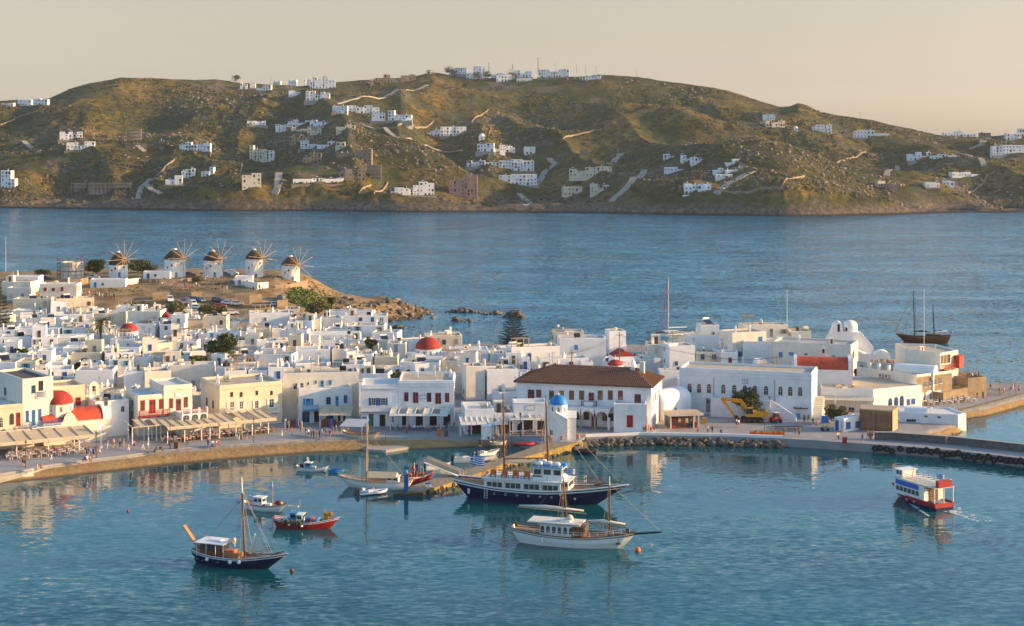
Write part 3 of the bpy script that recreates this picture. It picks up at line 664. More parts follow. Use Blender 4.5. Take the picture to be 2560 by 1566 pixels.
HH = {h1: [(0, 95, 280, 305, 'w'), (125, 225, 255, 300, 'w'), (232, 340, 250, 295, 'w'), (60, 150, 378, 402, 'k'), (430, 585, 487, 545, 'w'), (478, 675, 557, 625, 'w'), (905, 1010, 470, 570, 'k'), (1135, 1230, 548, 574, 's'), (1280, 1505, 562, 628, 'w'), (1375, 1440, 418, 445, 'k'), (1440, 1580, 445, 473, 'k'), (1770, 1905, 408, 440, 'w'), (1890, 1955, 368, 386, 'w'),
           (1785, 1895, 583, 695, 'c'), (1885, 1960, 620, 702, 'w'), (1735, 1870, 785, 925, 'c'), (1300, 1397, 750, 820, 'w'), (1437, 1528, 740, 808, 'w'), (1185, 1303, 800, 865, 'w'), (825, 920, 712, 752, 'k'), (922, 1012, 725, 768, 'k'), (510, 600, 858, 914, 'k'), (640, 930, 855, 914, 'k'), (0, 105, 765, 895, 'w'), (2100, 2450, 820, 862, 'w'), (1975, 2080, 432, 490, 'w'), (2065, 2215, 400, 452, 'w'),
           (2215, 2360, 402, 448, 'w'), (2090, 2200, 455, 494, 'c'), (2200, 2300, 465, 510, 'c'), (2075, 2240, 512, 572, 's'), (2150, 2265, 548, 608, 'w'), (2268, 2400, 555, 610, 'w'), (2402, 2470, 560, 612, 'c'), (2170, 2300, 640, 705, 's'), (1720, 1770, 135, 180, 'w'), (1790, 1830, 140, 172, 'w'), (1832, 1940, 152, 202, 'w'), (1955, 2010, 122, 150, 'w'), (2065, 2120, 115, 142, 'w'), (2175, 2230, 98, 132, 'w'), (2235, 2290, 98, 132, 'w'), (2220, 2400, 92, 178, 'w'), (2070, 2235, 192, 240, 'w'), (2190, 2360, 195, 262, 'w'), (2385, 2470, 302, 348, 'w')],
      h2: [(0, 80, 415, 470, 'w'), (90, 310, 412, 470, 'w'), (255, 350, 465, 525, 'w'), (370, 540, 448, 520, 'w'), (470, 550, 502, 556, 'w'), (280, 570, 192, 246, 's'), (248, 270, 240, 276, 's'), (655, 705, 155, 186, 'c'), (820, 935, 142, 190, 'w'), (985, 1070, 130, 182, 'w'), (935, 1055, 178, 224, 'w'), (1115, 1240, 180, 216, 'w'), (1150, 1265, 194, 240, 'w'), (1280, 1400, 160, 210, 'w'), (1450, 1670, 155, 212, 'w'), (1295, 1405, 215, 242, 'w'), (1765, 1895, 200, 234, 'w'),
           (0, 135, 555, 602, 'c'), (0, 55, 675, 722, 'c'), (0, 130, 745, 802, 's'), (130, 255, 730, 822, 's'), (215, 320, 840, 952, 'k'), (25, 210, 868, 950, 's'), (0, 48, 932, 970, 'w'), (390, 560, 1002, 1055, 'w'), (555, 705, 960, 1060, 'w'), (810, 1012, 910, 1058, 'p'), (625, 745, 585, 636, 'w'), (750, 935, 565, 632, 'w'), (1022, 1066, 612, 656, 'o'), (1010, 1130, 682, 742, 'w'), (1130, 1215, 695, 760, 'w'), (1215, 1285, 705, 746, 'w'), (1355, 1430, 708, 762, 'w'),
           (935, 1065, 808, 850, 'w'), (1065, 1420, 800, 882, 'w'), (1085, 1440, 905, 982, 'w'), (1745, 1808, 730, 776, 'k'), (1670, 1975, 850, 922, 'c'), (1628, 1768, 995, 1058, 'c'), (1822, 1958, 975, 1042, 'c')],
      h3: [(0, 80, 453, 505, 'w'), (125, 190, 460, 516, 'w'), (188, 278, 475, 526, 'w'), (0, 142, 543, 602, 'w'), (430, 515, 487, 542, 'w'), (515, 595, 535, 560, 'w'), (340, 408, 550, 600, 'w'), (430, 545, 560, 592, 'w'), (360, 470, 592, 642, 'w'), (200, 340, 565, 612, 's'), (142, 240, 657, 726, 'w'), (232, 322, 660, 724, 'w'), (103, 143, 670, 706, 's'), (128, 180, 733, 766, 'w'), (678, 760, 183, 236, 'w'), (700, 832, 225, 262, 'c'), (890, 917, 262, 292, 'o'), (1020, 1150, 253, 316, 'w'), (1160, 1265, 296, 316, 's'), (1300, 1545, 290, 340, 'w'),
           (1918, 2138, 298, 336, 'w'), (2165, 2240, 308, 326, 's'), (2345, 2450, 308, 356, 'w'), (2435, 2470, 278, 302, 'w'), (2250, 2470, 392, 462, 'w'), (1675, 1830, 440, 498, 'w'), (1828, 2005, 455, 492, 'w'), (1790, 1890, 645, 682, 'w'), (1908, 1990, 635, 668, 'w'), (1968, 2210, 577, 634, 'w'), (1463, 1520, 637, 674, 'c'), (1515, 1600, 655, 692, 's')]}
sd = 100
for cr, lst in HH.items():
    for a in lst: hill_house(cr, *a, sd); sd += 1
# masts and poles along the ridge
def pole(cr, x, y0, y1, name, label, r=.12, arms=0, mat='dark_metal', lattice=False):
    (u, va), (_, vb) = cr(x, y0), cr(x, y1); p = hit(u, vb, False); h = (vb - va) / F * p.y; p.z = H - (vb - V0) / F * p.y
    m = MB()
    if lattice:
        for a in ((-.6, -.6), (.6, -.6), (0, .7)): m.tube([(a[0], a[1], -3), (a[0] * .3, a[1] * .3, h)], .1, 4)
        for k in range(10):
            z = h * k / 10; s_ = 1 - .7 * k / 10; m.tube([(-.6 * s_, -.6 * s_, z), (.6 * s_, -.6 * s_, z + h / 10)], .06, 4); m.tube([(.6 * s_, -.6 * s_, z), (0, .7 * s_, z + h / 10)], .06, 4)
        o = thing(name, label, 'mast', p); m.build('lattice', mat, o); d = MB()
        for z in (.55, .72, .9): d.lathe([(.05, -.3), (.8, 0), (.8, .15)], 8, 0, (.9, 0, h * z))
        d.build('dish', 'white_paint', o)
    else:
        m.tube([(0, 0, -3), (0, 0, h)], [r * 1.3, r], 5)
        for k in range(arms): m.box(-1.1, 1.1, -.06, .06, h - .5 - k * .9, h - .38 - k * .9)
        o = m.build(name, mat, None, p); tag(o, label, 'pole', 'poles along the far ridge')
    return o
pole(h2, 1447, 65, 170, 'radio_mast', 'tall lattice radio mast with dishes on the hilltop', lattice=True, mat='rust')
pole(h2, 1095, 105, 165, 'radio_mast', 'short lattice mast beside the top white house', lattice=True, mat='dark_metal')
pole(h2, 1265, 115, 160, 'radio_mast', 'small lattice mast above a dark hilltop tree', lattice=True, mat='dark_metal')
for i, (cr, x, a, b, arms) in enumerate([(h2, 1570, 105, 160, 0), (h2, 1723, 122, 168, 1), (h2, 1785, 122, 170, 1), (h2, 1863, 130, 178, 1), (h2, 2153, 160, 205, 1), (h3, 835, 150, 208, 1), (h3, 1153, 170, 195, 1), (h3, 1343, 163, 212, 2), (h3, 1035, 560, 612, 1), (h3, 855, 560, 605, 0), (h3, 1662, 650, 720, 0), (h3, 2073, 735, 780, 0), (h3, 2305, 640, 690, 0), (h1, 2028, 660, 750, 1), (h1, 1970, 770, 840, 0), (h1, 1098, 870, 985, 0), (h2, 390, 960, 1075, 0), (h2, 1585, 770, 835, 1), (h1, 1940, 95, 140, 1)]):
    pole(cr, x, a, b, 'utility_pole', ['thin wooden pole', 'crossarm pole', 'double crossarm pole'][arms] + ' standing on the far hillside, %s along the slope' % ['first', 'second', 'third', 'fourth', 'fifth', 'sixth', 'seventh', 'eighth', 'ninth', 'tenth', 'eleventh', 'twelfth', 'thirteenth', 'fourteenth', 'fifteenth', 'sixteenth', 'seventeenth', 'eighteenth', 'nineteenth'][i], .14, arms, 'wood')

# ------------------------------------------------------------------ named buildings: footprint outlines with walls, roofs and openings
def V2(x, y): return Vector((x, y))
def ray_plane(u, v, A, n):
    """sight line through a pixel met with the upright plane through A with normal n"""
    d = Vector(((u - 1280) / F, 1.0)); Y = (A.x * n.x + A.y * n.y) / (d.x * n.x + d.y * n.y)
    return PY(u, v, Y)
def inset(pts, t):
    out = []; N = len(pts)
    for i in range(N):
        a, b, c = pts[i - 1], pts[i], pts[(i + 1) % N]
        e1 = (b - a).normalized(); e2 = (c - b).normalized(); n1 = V2(-e1.y, e1.x); n2 = V2(-e2.y, e2.x)
        m_ = (n1 + n2); m_ = m_ / max(.3, m_.dot(n1)); out.append(b + m_ * t)
    return out
FOOT = []            # footprints taken: x, Y, half size
class Bld:
    def __init__(s, name, label, cat, pts, z0, h, mat='whitewash', roof='roof_white', par=.45, t=.3, cornice=None, deep=2, flat=True, group=None, jit=.04, into=None):
        s.p = [V2(*q) for q in pts]; s.z0 = z0; s.h = h; c = into.c if into else sum(s.p, V2(0, 0)) / len(s.p); s.c = c
        s.root = into.root if into else thing(name, label, cat, (c.x, c.y, z0), 0, group)
        L = [q - c for q in s.p]; n = len(L); rr = random.Random(len(FOOT) * 7 + 3)
        for q in [s.p[i].lerp(s.p[(i + 1) % n], k) for i in range(n) for k in (0, .5)] + [c]: FOOT.append((q.x, q.y, 2.4))
        if flat:
            tp = [(q.x + rr.uniform(-jit, jit), q.y + rr.uniform(-jit, jit), h + rr.uniform(-jit, jit)) for q in L]; I = inset(L, t); I2 = inset(L, .08)
            vs = [(q.x, q.y, -deep) for q in L] + [(x, y, z - .08) for x, y, z in tp] + [(q.x, q.y, tp[i][2]) for i, q in enumerate(I2)] + [(q.x, q.y, tp[i][2]) for i, q in enumerate(I)] + [(q.x, q.y, h - par) for q in I]
            fs = [(r_ * n + a, r_ * n + (a + 1) % n, r_ * n + n + (a + 1) % n, r_ * n + n + a) for a in range(n) for r_ in range(4)]
            s.wall = MB().add(vs, fs).build('wall', mat, s.root)
            I3 = inset(L, t - .03); MB().prism([(q.x, q.y) for q in I3], h - par - .3, h - par + .012).build('roof', roof, s.root)
        else:
            vs = [(q.x, q.y, -deep) for q in L] + [(q.x, q.y, h) for q in L]
            s.wall = MB().add(vs, [(a, (a + 1) % n, n + (a + 1) % n, n + a) for a in range(n)] + [tuple(range(n, 2 * n))]).build('wall', mat, s.root)
        if cornice:
            o = inset(L, -.14); m = MB()
            for zz in cornice:
                vs = [(q.x, q.y, zz) for q in L] + [(q.x, q.y, zz) for q in o] + [(q.x, q.y, zz + .22) for q in o] + [(q.x, q.y, zz + .22) for q in L]
                m.add(vs, [(r_ * n + a, r_ * n + (a + 1) % n, r_ * n + n + (a + 1) % n, r_ * n + n + a) for a in range(n) for r_ in range(3)])
            m.build('cornice', mat, s.root)
    def face(s, i):
        A = s.p[i]; B = s.p[(i + 1) % len(s.p)]; e = (B - A).normalized(); return A, B, e, V2(e.y, -e.x)
    def at(s, i, u, v):
        A, B, e, n = s.face(i); q = ray_plane(u, v, A, n); return (q.xy - A).dot(e), q.z - s.z0
    def pos(s, i, x, z, out=0):
        A, B, e, n = s.face(i); q = A + e * x + n * out - s.c; return (q.x, q.y, z), math.atan2(e.y, e.x)
    def op(s, i, cr, x0, y0, x1, y1, kind='win', col='blue', **kw):
        a, zt = s.at(i, *cr(x0, y0)); b, zb = s.at(i, *cr(x1, y1)); c = s.at(i, *cr((x0 + x1) / 2, (y0 + y1) / 2)); L = (s.face(i)[1] - s.face(i)[0]).length
        x = (a + b) / 2; w = max(.3, b - a); h = max(.4, c[1] * 2 - 2 * (c[1] - (zt - zb) / 2) if False else zt - zb); x = min(max(x, w / 2 + .1), L - w / 2 - .1)
        return s.put(i, x, c[1] - h / 2, w, h, kind, col, **kw)
    def put(s, i, x, z, w, h, kind='win', col='blue', **kw):
        p, rz = s.pos(i, x, z)
        if kind == 'split': return split_window(s.root, col, *p, w, h, rz, **kw)
        return opening(s.root, kind, col, *p, w, h, rz)
    def row(s, i, n, z, w, h, kind='win', col='blue', x0=0, x1=1, skip=()):
        L = (s.face(i)[1] - s.face(i)[0]).length
        for k in range(n):
            if k not in skip: s.put(i, L * (x0 + (x1 - x0) * (k + .5) / n), z, w, h, kind, col)
    def balcony(s, i, x, z, w, dep=.9, col='white_paint', rail=.95, bal='white_paint', under=True, name='balcony'):
        p, rz = s.pos(i, x, z); o = MB().box(-w / 2, w / 2, -dep, 0, -.14, 0).build(name, col, s.root, p, rz)
        m = MB().box(-w / 2, w / 2, -dep, -dep + .07, rail - .07, rail).box(-w / 2, w / 2, -dep, -dep + .05, .06, .12)
        for sx in (-1, 1): m.box(sx * w / 2 - .035, sx * w / 2 + .035, -dep, 0, rail - .07, rail + .002)
        k = max(3, int(w / .22))
        for j in range(k + 1): xx = -w / 2 + .03 + (w - .06) * j / k; m.box(xx - .025, xx + .025, -dep + .01, -dep + .06, 0, rail - .06)
        for sx in (-1, 1):
            for yy in np.arange(-dep + .2, -.05, .22): m.box(sx * w / 2 - .02, sx * w / 2 + .02, yy - .02, yy + .02, 0, rail - .06)
        m.build('railing', bal, o)
        if under:
            br = MB()
            for xx in np.linspace(-w / 2 + .2, w / 2 - .2, max(2, int(w / 1.2))): br.add([(xx - .06, 0, -.14), (xx + .06, 0, -.14), (xx + .06, -dep * .9, -.14), (xx - .06, -dep * .9, -.14), (xx - .06, 0, -.6), (xx + .06, 0, -.6)], [(0, 4, 3), (1, 2, 5), (0, 1, 5, 4), (2, 3, 4, 5)])
            br.build('bracket', bal, o)
        return o
    def on_roof(s, kind, fx, fy, rz=0, sc=1, par=.45):
        a, b, d = s.p[0], s.p[1], s.p[-1]; q = a + (b - a) * fx + (d - a) * fy - s.c
        return clutter(s.root, kind, q.x, q.y, s.h - par, rz, sc)
    def sign(s, i, cr, x0, y0, x1, y1, frame='blue_paint'):
        a, zt = s.at(i, *cr(x0, y0)); b, zb = s.at(i, *cr(x1, y1)); p, rz = s.pos(i, (a + b) / 2, (zt + zb) / 2); w, h = b - a, zt - zb
        o = MB().box(-w / 2, w / 2, -.06, 0, -h / 2, h / 2).build('sign_board', 'white_paint', s.root, p, rz)
        MB().box(-w / 2 - .08, w / 2 + .08, -.05, 0, -h / 2 - .08, -h / 2).box(-w / 2 - .08, w / 2 + .08, -.05, 0, h / 2, h / 2 + .08).box(-w / 2 - .08, -w / 2, -.05, 0, -h / 2, h / 2).box(w / 2, w / 2 + .08, -.05, 0, -h / 2, h / 2).build('sign_frame', frame, o)
        return o
def rect(A, B, d):
    A = V2(*A); B = V2(*B); e = (B - A).normalized(); n = V2(-e.y, e.x) * d; return [A, B, B + n, A + n]
ANG = R(29); LA0 = V2(-77, 296.4); LAE = V2(math.cos(ANG), math.sin(ANG)); LAN = V2(-LAE.y, LAE.x)
def LA(u, off=0):
    """the left waterfront's building line, at pixel column u, pushed inland by off"""
    k = (u - 1280) / F; o = LA0 + LAN * off; t = (k * o.y - o.x) / (LAE.x - k * LAE.y); return o + LAE * t
def GP(cr, x, y, z=1.5): q = P(*cr(x, y), z); return V2(q.x, q.y)
def ucol(cr, x): return cr(x, 0)[0]
Q0 = 1.5

# quay paving, kerb steps
def ribbon(name, pts_in, pts_out, z, mat, thick=1.2):
    n = len(pts_in); vs = [(p.x, p.y, z) for p in pts_in] + [(p.x, p.y, z) for p in pts_out] + [(p.x, p.y, z - thick) for p in pts_out] + [(p.x, p.y, z - thick) for p in pts_in]
    fs = []
    for i in range(n - 1):
        fs += [(n + i, n + i + 1, i + 1, i), (2 * n + i, 2 * n + i + 1, n + i + 1, n + i), (i, i + 1, 3 * n + i + 1, 3 * n + i)]
    return MB().add(vs, fs).build(name, mat)
kerb = [P(u, v, 1.5).xy for u, v in [(-300, 1236), (-100, 1205), (0, 1185), (66, 1174), (119, 1163), (228, 1148), (318, 1138), (382, 1129), (499, 1117), (640, 1107), (760, 1099), (900, 1094), (1040, 1093), (1150, 1093), (1250, 1092), (1330, 1094), (1400, 1090)]]
inl = [p + V2(-3, 34) for p in kerb]
tag(ribbon('quay_paving', inl, kerb, 1.52, 'pale_paving'), kind='structure')
k2 = [p + V2(.15, -.45) for p in kerb]; tag(ribbon('quay_kerb', [p + V2(-.1, .1) for p in kerb], k2, 1.16, 'concrete'), kind='structure')
def BL(name, label, pts, h, mat='whitewash', cat='house', **kw): return Bld(name, label, cat, pts, Q0, h, mat, **kw)
# --- left waterfront
b = BL('cream_house', 'low cream waterfront house with brown arched window and red door', rect(LA(-70), LA(56), 9), 8.2, 'cream', cornice=(7.6,))
b.op(0, c2, 92, 655, 132, 760, 'arch', 'brown'); b.op(0, c2, 155, 648, 192, 770, 'door', 'red'); b.op(0, c2, -5, 690, 28, 790, 'arch', 'cream'); b.op(0, c2, -80, 690, -40, 790, 'arch', 'cream')
x, z = b.at(0, *c2(20, 850)); b.balcony(0, x, z - .2, 9, 2.2, 'whitewash', 1.1, 'white_paint', False)
T0 = LA(57, 0); b = BL('tower_house', 'tall three-storey house with dark roof terrace and blue shuttered windows', rect(T0, T0 + V2(math.cos(R(38)), math.sin(R(38))) * 5.8, 14), 12.7, 'whitewash_warm', roof='roof_dark', cornice=())
for q in ((298, 392, 335, 465), (245, 630, 272, 735), (302, 625, 332, 765), (362, 615, 390, 720)): b.op(0, c2, *q, 'closed' if q[1] > 500 else 'win', 'blue')
b.op(0, c2, 362, 350, 408, 440, 'hole', 'grey'); x, z = b.at(0, *c2(385, 500)); b.balcony(0, x, z, 1.6, .35, 'whitewash', 1.0, 'blue_paint', False)
x, z = b.at(0, *c2(330, 775)); b.balcony(0, x + 1.5, z, 5.5, 1.9, 'whitewash', 1.1, 'blue_paint', False)
b.put(3, 5, 8.5, 1.2, 1.5, 'win', 'grey'); p, rz = b.pos(3, 9, 7, .25); OB('air_conditioner', clutter_mesh('air_conditioner'), b.root, p, rz); p, rz = b.pos(3, 7.4, 6.6, .25); OB('air_conditioner', clutter_mesh('air_conditioner'), b.root, p, rz)
# --- red-domed church on the left waterfront
def vault(mb, x0, x1, y0, y1, z0, rise, along='x', n=10, mi=0, ends=True):
    """barrel vault over a rectangle"""
    vs = []
    for k in range(n + 1):
        t = math.pi * k / n; s_ = (1 - math.cos(t)) / 2; zz = z0 + rise * math.sin(t)
        if along == 'x': yy = y0 + (y1 - y0) * s_; vs += [(x0, yy, zz), (x1, yy, zz)]
        else: xx = x0 + (x1 - x0) * s_; vs += [(xx, y1, zz), (xx, y0, zz)]
    fs = [(2 * k, 2 * k + 1, 2 * k + 3, 2 * k + 2) for k in range(n)]
    if ends: fs += [tuple(2 * k for k in range(n + 1))[::-1], tuple(2 * k + 1 for k in range(n + 1))]
    return mb.add(vs, fs, mi)
def dome_parts(root, c, r, zd, hd, rise, mat, wallmat='whitewash', sides=8, lip=.12, knob=True, wins=True):
    MB().lathe([(r, zd - .6), (r, zd + hd - .1), (r + lip, zd + hd - .05), (r + lip, zd + hd), (r * .9, zd + hd)], sides, 0, c, R(22.5), R(382.5)).build('drum', wallmat, root)
    d = MB().lathe([((r - .02) * math.cos(t), zd + hd + rise * math.sin(t)) for t in np.linspace(0, math.pi / 2, 10)], 24, 0, c).build('dome', mat, root, smooth=True)
    if knob: MB().lathe([(.16, 0), (.1, .25), (.17, .35), (0, .5)], 8, 0, (c[0], c[1], zd + hd + rise - .05)).box(c[0] - .03, c[0] + .03, c[1] - .03, c[1] + .03, zd + hd + rise + .4, zd + hd + rise + 1.0).box(c[0] - .2, c[0] + .2, c[1] - .03, c[1] + .03, zd + hd + rise + .72, zd + hd + rise + .79).build('cross', wallmat, d)
    if wins:
        for k in range(sides):
            a = R(22.5 + 360 / sides * (k + .5)); rr_ = r * math.cos(math.pi / sides) + .01
            opening(root, 'arch', 'white', c[0] + rr_ * math.cos(a), c[1] + rr_ * math.sin(a), zd + hd * .2, .45, hd * .6, a + R(90))
A = LA(108, -.5); root = thing('red_domed_church', 'white church with big red dome and red vaults beside the beach', 'church', (A.x, A.y, Q0), ANG)
W = (LA(265, -.5) - A).length
for k in range(7): q = LA(108, -.5) + LAE * (W * k / 6) + LAN * 3; FOOT.append((q.x, q.y, 3.5))
vlt = MB(); m = MB(); wl_ = [(0, 0), (W, 0)]
m.box(0, W, 0, 6.2, -2, 4.1); m.build('wall', 'whitewash_warm', root)
gable = [(0, 4.1), (W * .30, 4.1)] + [(W * .42 - W * .10 * math.cos(t), 4.1 + 1.75 * math.sin(t)) for t in np.linspace(.25, math.pi - .25, 9)] + [(W * .56, 4.1)] + [(W, 4.1)]
MB().extr([(0, 4.0)] + gable[1:-1] + [(W, 4.0)], -.02, .38).build('gable_wall', 'whitewash_warm', root)
vault(MB(), .0, W - .45, .4, 6.0, 4.1, 2.1).build('vault', 'red_roof', root, smooth=False)
vault(MB(), W - .45, W, .2, 6.2, 4.1, 2.45).build('end_gable', 'whitewash', root)
vault(MB(), W * .30, W * .54, .38, 6.3, 4.1, 1.7, 'y').build('cross_vault', 'red_roof', root)
dome_parts(root, (W * .30, 3.2, 0), 2.75, 5.6, 1.75, 2.35, 'red_dome', 'whitewash_warm')
opening(root, 'door', 'brown', W * .5, 0, 0.2, .9, 1.6); opening(root, 'hole', 'white', W * .62, 0, 2.6, .3, .5)
b = BL('cream_block', 'cream house with red door behind the beach church dome', rect(LA(112, 8), LA(212, 8), 8), 9.6, 'cream', roof='roof_tan'); b.op(0, c2, 715, 505, 760, 580, 'door', 'red'); b.op(0, c2, 480, 440, 520, 500, 'hole', 'white')
q = LA(234, 8); root = thing('bell_arch', 'cream open bell arch on pillars behind the beach church', 'bell tower', (q.x, q.y, Q0), ANG)
m = MB(); m.box(-.9, -.35, -.3, .3, -1, 9.2).box(.35, .9, -.3, .3, -1, 9.2).extr([(-.9, 9.2)] + [(.9 * math.cos(t), 9.2 + .9 * math.sin(t)) for t in np.linspace(math.pi, 0, 8)][1:-1] + [(.9, 9.2)], -.3, .3).build('arch', 'whitewash_warm', root)
MB().lathe([(.3, 8.2), (.25, 8.5), (.1, 8.75), (0, 8.8)], 8).tube([(0, 0, 8.7), (0, 0, 9.3)], .03, 4).build('bell', 'rust', root)
b = BL('white_house', 'plain white house between the beach church and the red balcony', rect(LA(238, 3), LA(322, 3), 9), 6.9, 'whitewash'); b.op(0, c2, 980, 505, 1015, 585, 'win', 'grey'); b.op(0, c2, 1140, 590, 1170, 640, 'win', 'grey'); b.on_roof('water_tank', .5, .4); b.on_roof('air_conditioner', .2, .3); b.on_roof('antenna', .7, .3); b.on_roof('white_tank', .85, .5)
# --- house with red balcony
b = BL('red_balcony_house', 'white house with long red balcony, red shutters and arched terrace', rect(LA(345, .5), LA(409, .5), 9), 7.8, 'whitewash_warm', cornice=(7.0,))
for q in ((1325, 535, 1365, 630), (1408, 528, 1465, 650), (1500, 522, 1537, 612)): b.op(0, c2, *q, 'closed' if q[0] != 1408 else 'door', 'red' if q[0] == 1408 else 'maroon')
x, z = b.at(0, *c2(1448, 668)); b.balcony(0, x, z, 5.9, 1.0, 'red_paint', 1.0, 'red_paint')
b.put(3, 5, 5.2, .9, 1.2, 'win', 'grey'); b.put(3, 5, 2.6, .9, 1.6, 'win', 'grey')
b2 = Bld('wing', None, None, rect(LA(410, .3), LA(481, .3), 10), Q0, 9.3, 'whitewash_warm', cornice=(8.4,), into=b)
for q in ((1597, 515, 1630, 605), (1662, 520, 1705, 640), (1735, 503, 1770, 598)): b2.op(0, c2, *q, 'closed' if q[0] != 1662 else 'door', 'maroon')
b2.sign(0, c2, 1652, 462, 1722, 498, 'cream_paint')
tA, tB = LA(455, -4.5), LA(520, -4.5); ter = Bld('arched_terrace', None, None, rect(tA, tB, 4.6), Q0, 4.4, 'whitewash', par=.1, into=b)
for k in range(3): ter.put(0, (tB - tA).length * (k + .5) / 3, 2.6, 1.3, 1.6, 'arch', 'grey')
L_ = (tB - tA).length
for k in range(3): ter.balcony(0, L_ * (k + .5) / 3, 4.4, L_ / 3 - .5, .1, 'whitewash', .9, 'red_paint', False)
for k in range(4): p, rz = ter.pos(0, min(max(L_ * k / 3, .2), L_ - .2), 4.3, -.15); MB().box(-.2, .2, -.2, .2, 0, 1.1).build('pillar', 'whitewash', ter.root, p, rz)
# --- big cream house
b = BL('cream_mansion', 'wide cream two-storey mansion with small square upper windows', rect(LA(549, .5), LA(706, .5), 12), 8.5, 'cream', roof='roof_tan', cornice=(7.7,))
for x_ in (2183, 2272): b.op(0, c2, x_ - 12, 455, x_ + 12, 500, 'win', 'brown')
for x_ in (310, 448): b.op(0, c3, x_ - 11, 1045, x_ + 11, 1085, 'win', 'brown')
for q in ((55, 1150, 98, 1228), (143, 1145, 182, 1218), (288, 1138, 326, 1208), (425, 1122, 470, 1200)): b.op(0, c3, *q, 'split', 'cream', shut='white')
for q in ((2160, 548, 2205, 625), (2250, 542, 2290, 612)): b.op(0, c2, *q, 'split', 'cream', shut='white')
for x_ in (75, 450): x, z = b.at(0, *c3(x_, 1240)); b.balcony(0, x, z, 2.4, .9, 'whitewash', .95, 'white_paint')
b.put(3, 4, 3.4, 1.0, 1.6, 'win', 'grey'); b.put(3, 8, 3.4, 1.0, 1.6, 'win', 'grey'); b.on_roof('chimney', .75, .3); b.on_roof('white_tank', .3, .6); b.on_roof('chimney', .12, .5)
# --- blue balcony house
A, B = GP(c3, 705, 1352), GP(c3, 1205, 1332)
b = BL('blue_balcony_house', 'white house with sky blue wooden balcony and shutters', rect(A, B, 5), 6.9, 'whitewash')
b.op(0, c3, 770, 1118, 815, 1178, 'door', 'sky'); x, z = b.at(0, *c3(812, 1222)); b.balcony(0, x, z, 3.0, .9, 'sky_paint', 1.0, 'sky_paint')
b.op(0, c3, 745, 1118, 765, 1178, 'closed', 'sky'); b.op(0, c3, 820, 1118, 842, 1178, 'closed', 'sky'); b.op(0, c3, 962, 1105, 1005, 1172, 'split', 'blue', shut=None); b.op(0, c3, 1050, 1095, 1078, 1200, 'door', 'sky'); b.op(0, c3, 1128, 1088, 1160, 1160, 'closed', 'blue')
for k in range(4): b.put(0, 1.4 + k * 2.4, .1, 1.5, 2.2, 'hole' if k % 2 else 'win', 'blue')
b.put(3, 2.2, 3.6, .9, 1.3, 'win', 'grey')
up = Bld('upper_storey', None, None, rect(A + V2(-3.8, 4.2), B + V2(1, 4.2), 7), Q0, 9.4, 'whitewash_warm', roof='roof_grey', into=b)
for q, k, c in (((655, 975, 690, 1030), 'win', 'grey'), ((720, 972, 748, 1030), 'win', 'grey'), ((788, 965, 800, 990), 'win', 'brown'), ((860, 950, 872, 978), 'win', 'brown'), ((910, 948, 940, 1025), 'door', 'sky'), ((988, 945, 1014, 988), 'closed', 'sky')): up.op(0, c3, *q, k, c)
for k_, fx, fy in (('white_tank', .2, .4), ('air_conditioner', .35, .3), ('antenna', .5, .4), ('water_tank', .8, .5), ('air_conditioner', .9, .3)): up.on_roof(k_, fx, fy)
# --- blue shutter house and maroon shutter house
A, B, C_ = GP(c3, 1290, 1384), GP(c3, 1642, 1380), GP(c3, 2165, 1378)
b = BL('blue_shutter_house', 'white house with navy shutters and long white balcony', rect(A, B, 9), 8.3, 'whitewash_cool', cornice=(7.5,))
for x_ in (1408, 1498): b.op(0, c3, x_ - 22, 1112, x_ + 22, 1182, 'split', 'cream', shut='blue')
x, z = b.at(0, *c3(1450, 1228)); b.balcony(0, x, z, 7.2, 1.0, 'white_paint', 1.0, 'white_paint')
b.op(0, c3, 1365, 1262, 1408, 1378, 'door', 'green'); b.op(0, c3, 1465, 1270, 1518, 1378, 'hole', 'brown'); b.op(0, c3, 1300, 1285, 1345, 1345, 'win', 'white'); b.op(0, c3, 1560, 1285, 1600, 1345, 'win', 'white')
b = BL('maroon_shutter_house', 'large white house with maroon shutters and two small balconies', rect(B + V2(.05, 0), C_, 12), 9.1, 'whitewash_cool', roof='roof_tan', cornice=(8.0, 8.5))
for q, k in (((1697, 1060, 1737, 1145), 'split'), ((1780, 1060, 1830, 1160), 'door'), ((1912, 1063, 1952, 1150), 'split'), ((1990, 1065, 2045, 1168), 'door'), ((2082, 1066, 2122, 1152), 'closed')): b.op(0, c3, *q, k, 'maroon')
for x_ in (1788, 2010): x, z = b.at(0, *c3(x_, 1208)); b.balcony(0, x, z, 2.5, .9, 'white_paint', .95, 'white_paint')
b.sign(0, c3, 1848, 1088, 1902, 1118, 'blue_paint'); b.row(0, 4, .1, 1.4, 2.3, 'hole', 'brown')
for y_ in (2, 4.2, 7): b.put(1, y_, 4.6, .8, 1.9, 'closed', 'maroon')
b.put(1, 9.5, 2.6, 2.4, 3.2, 'door', 'maroon'); b.on_roof('chimney', .3, .6); b.on_roof('chimney_tall', .62, .8); b.on_roof('satellite_dish', .7, .3); b.on_roof('chimney', .93, .5)
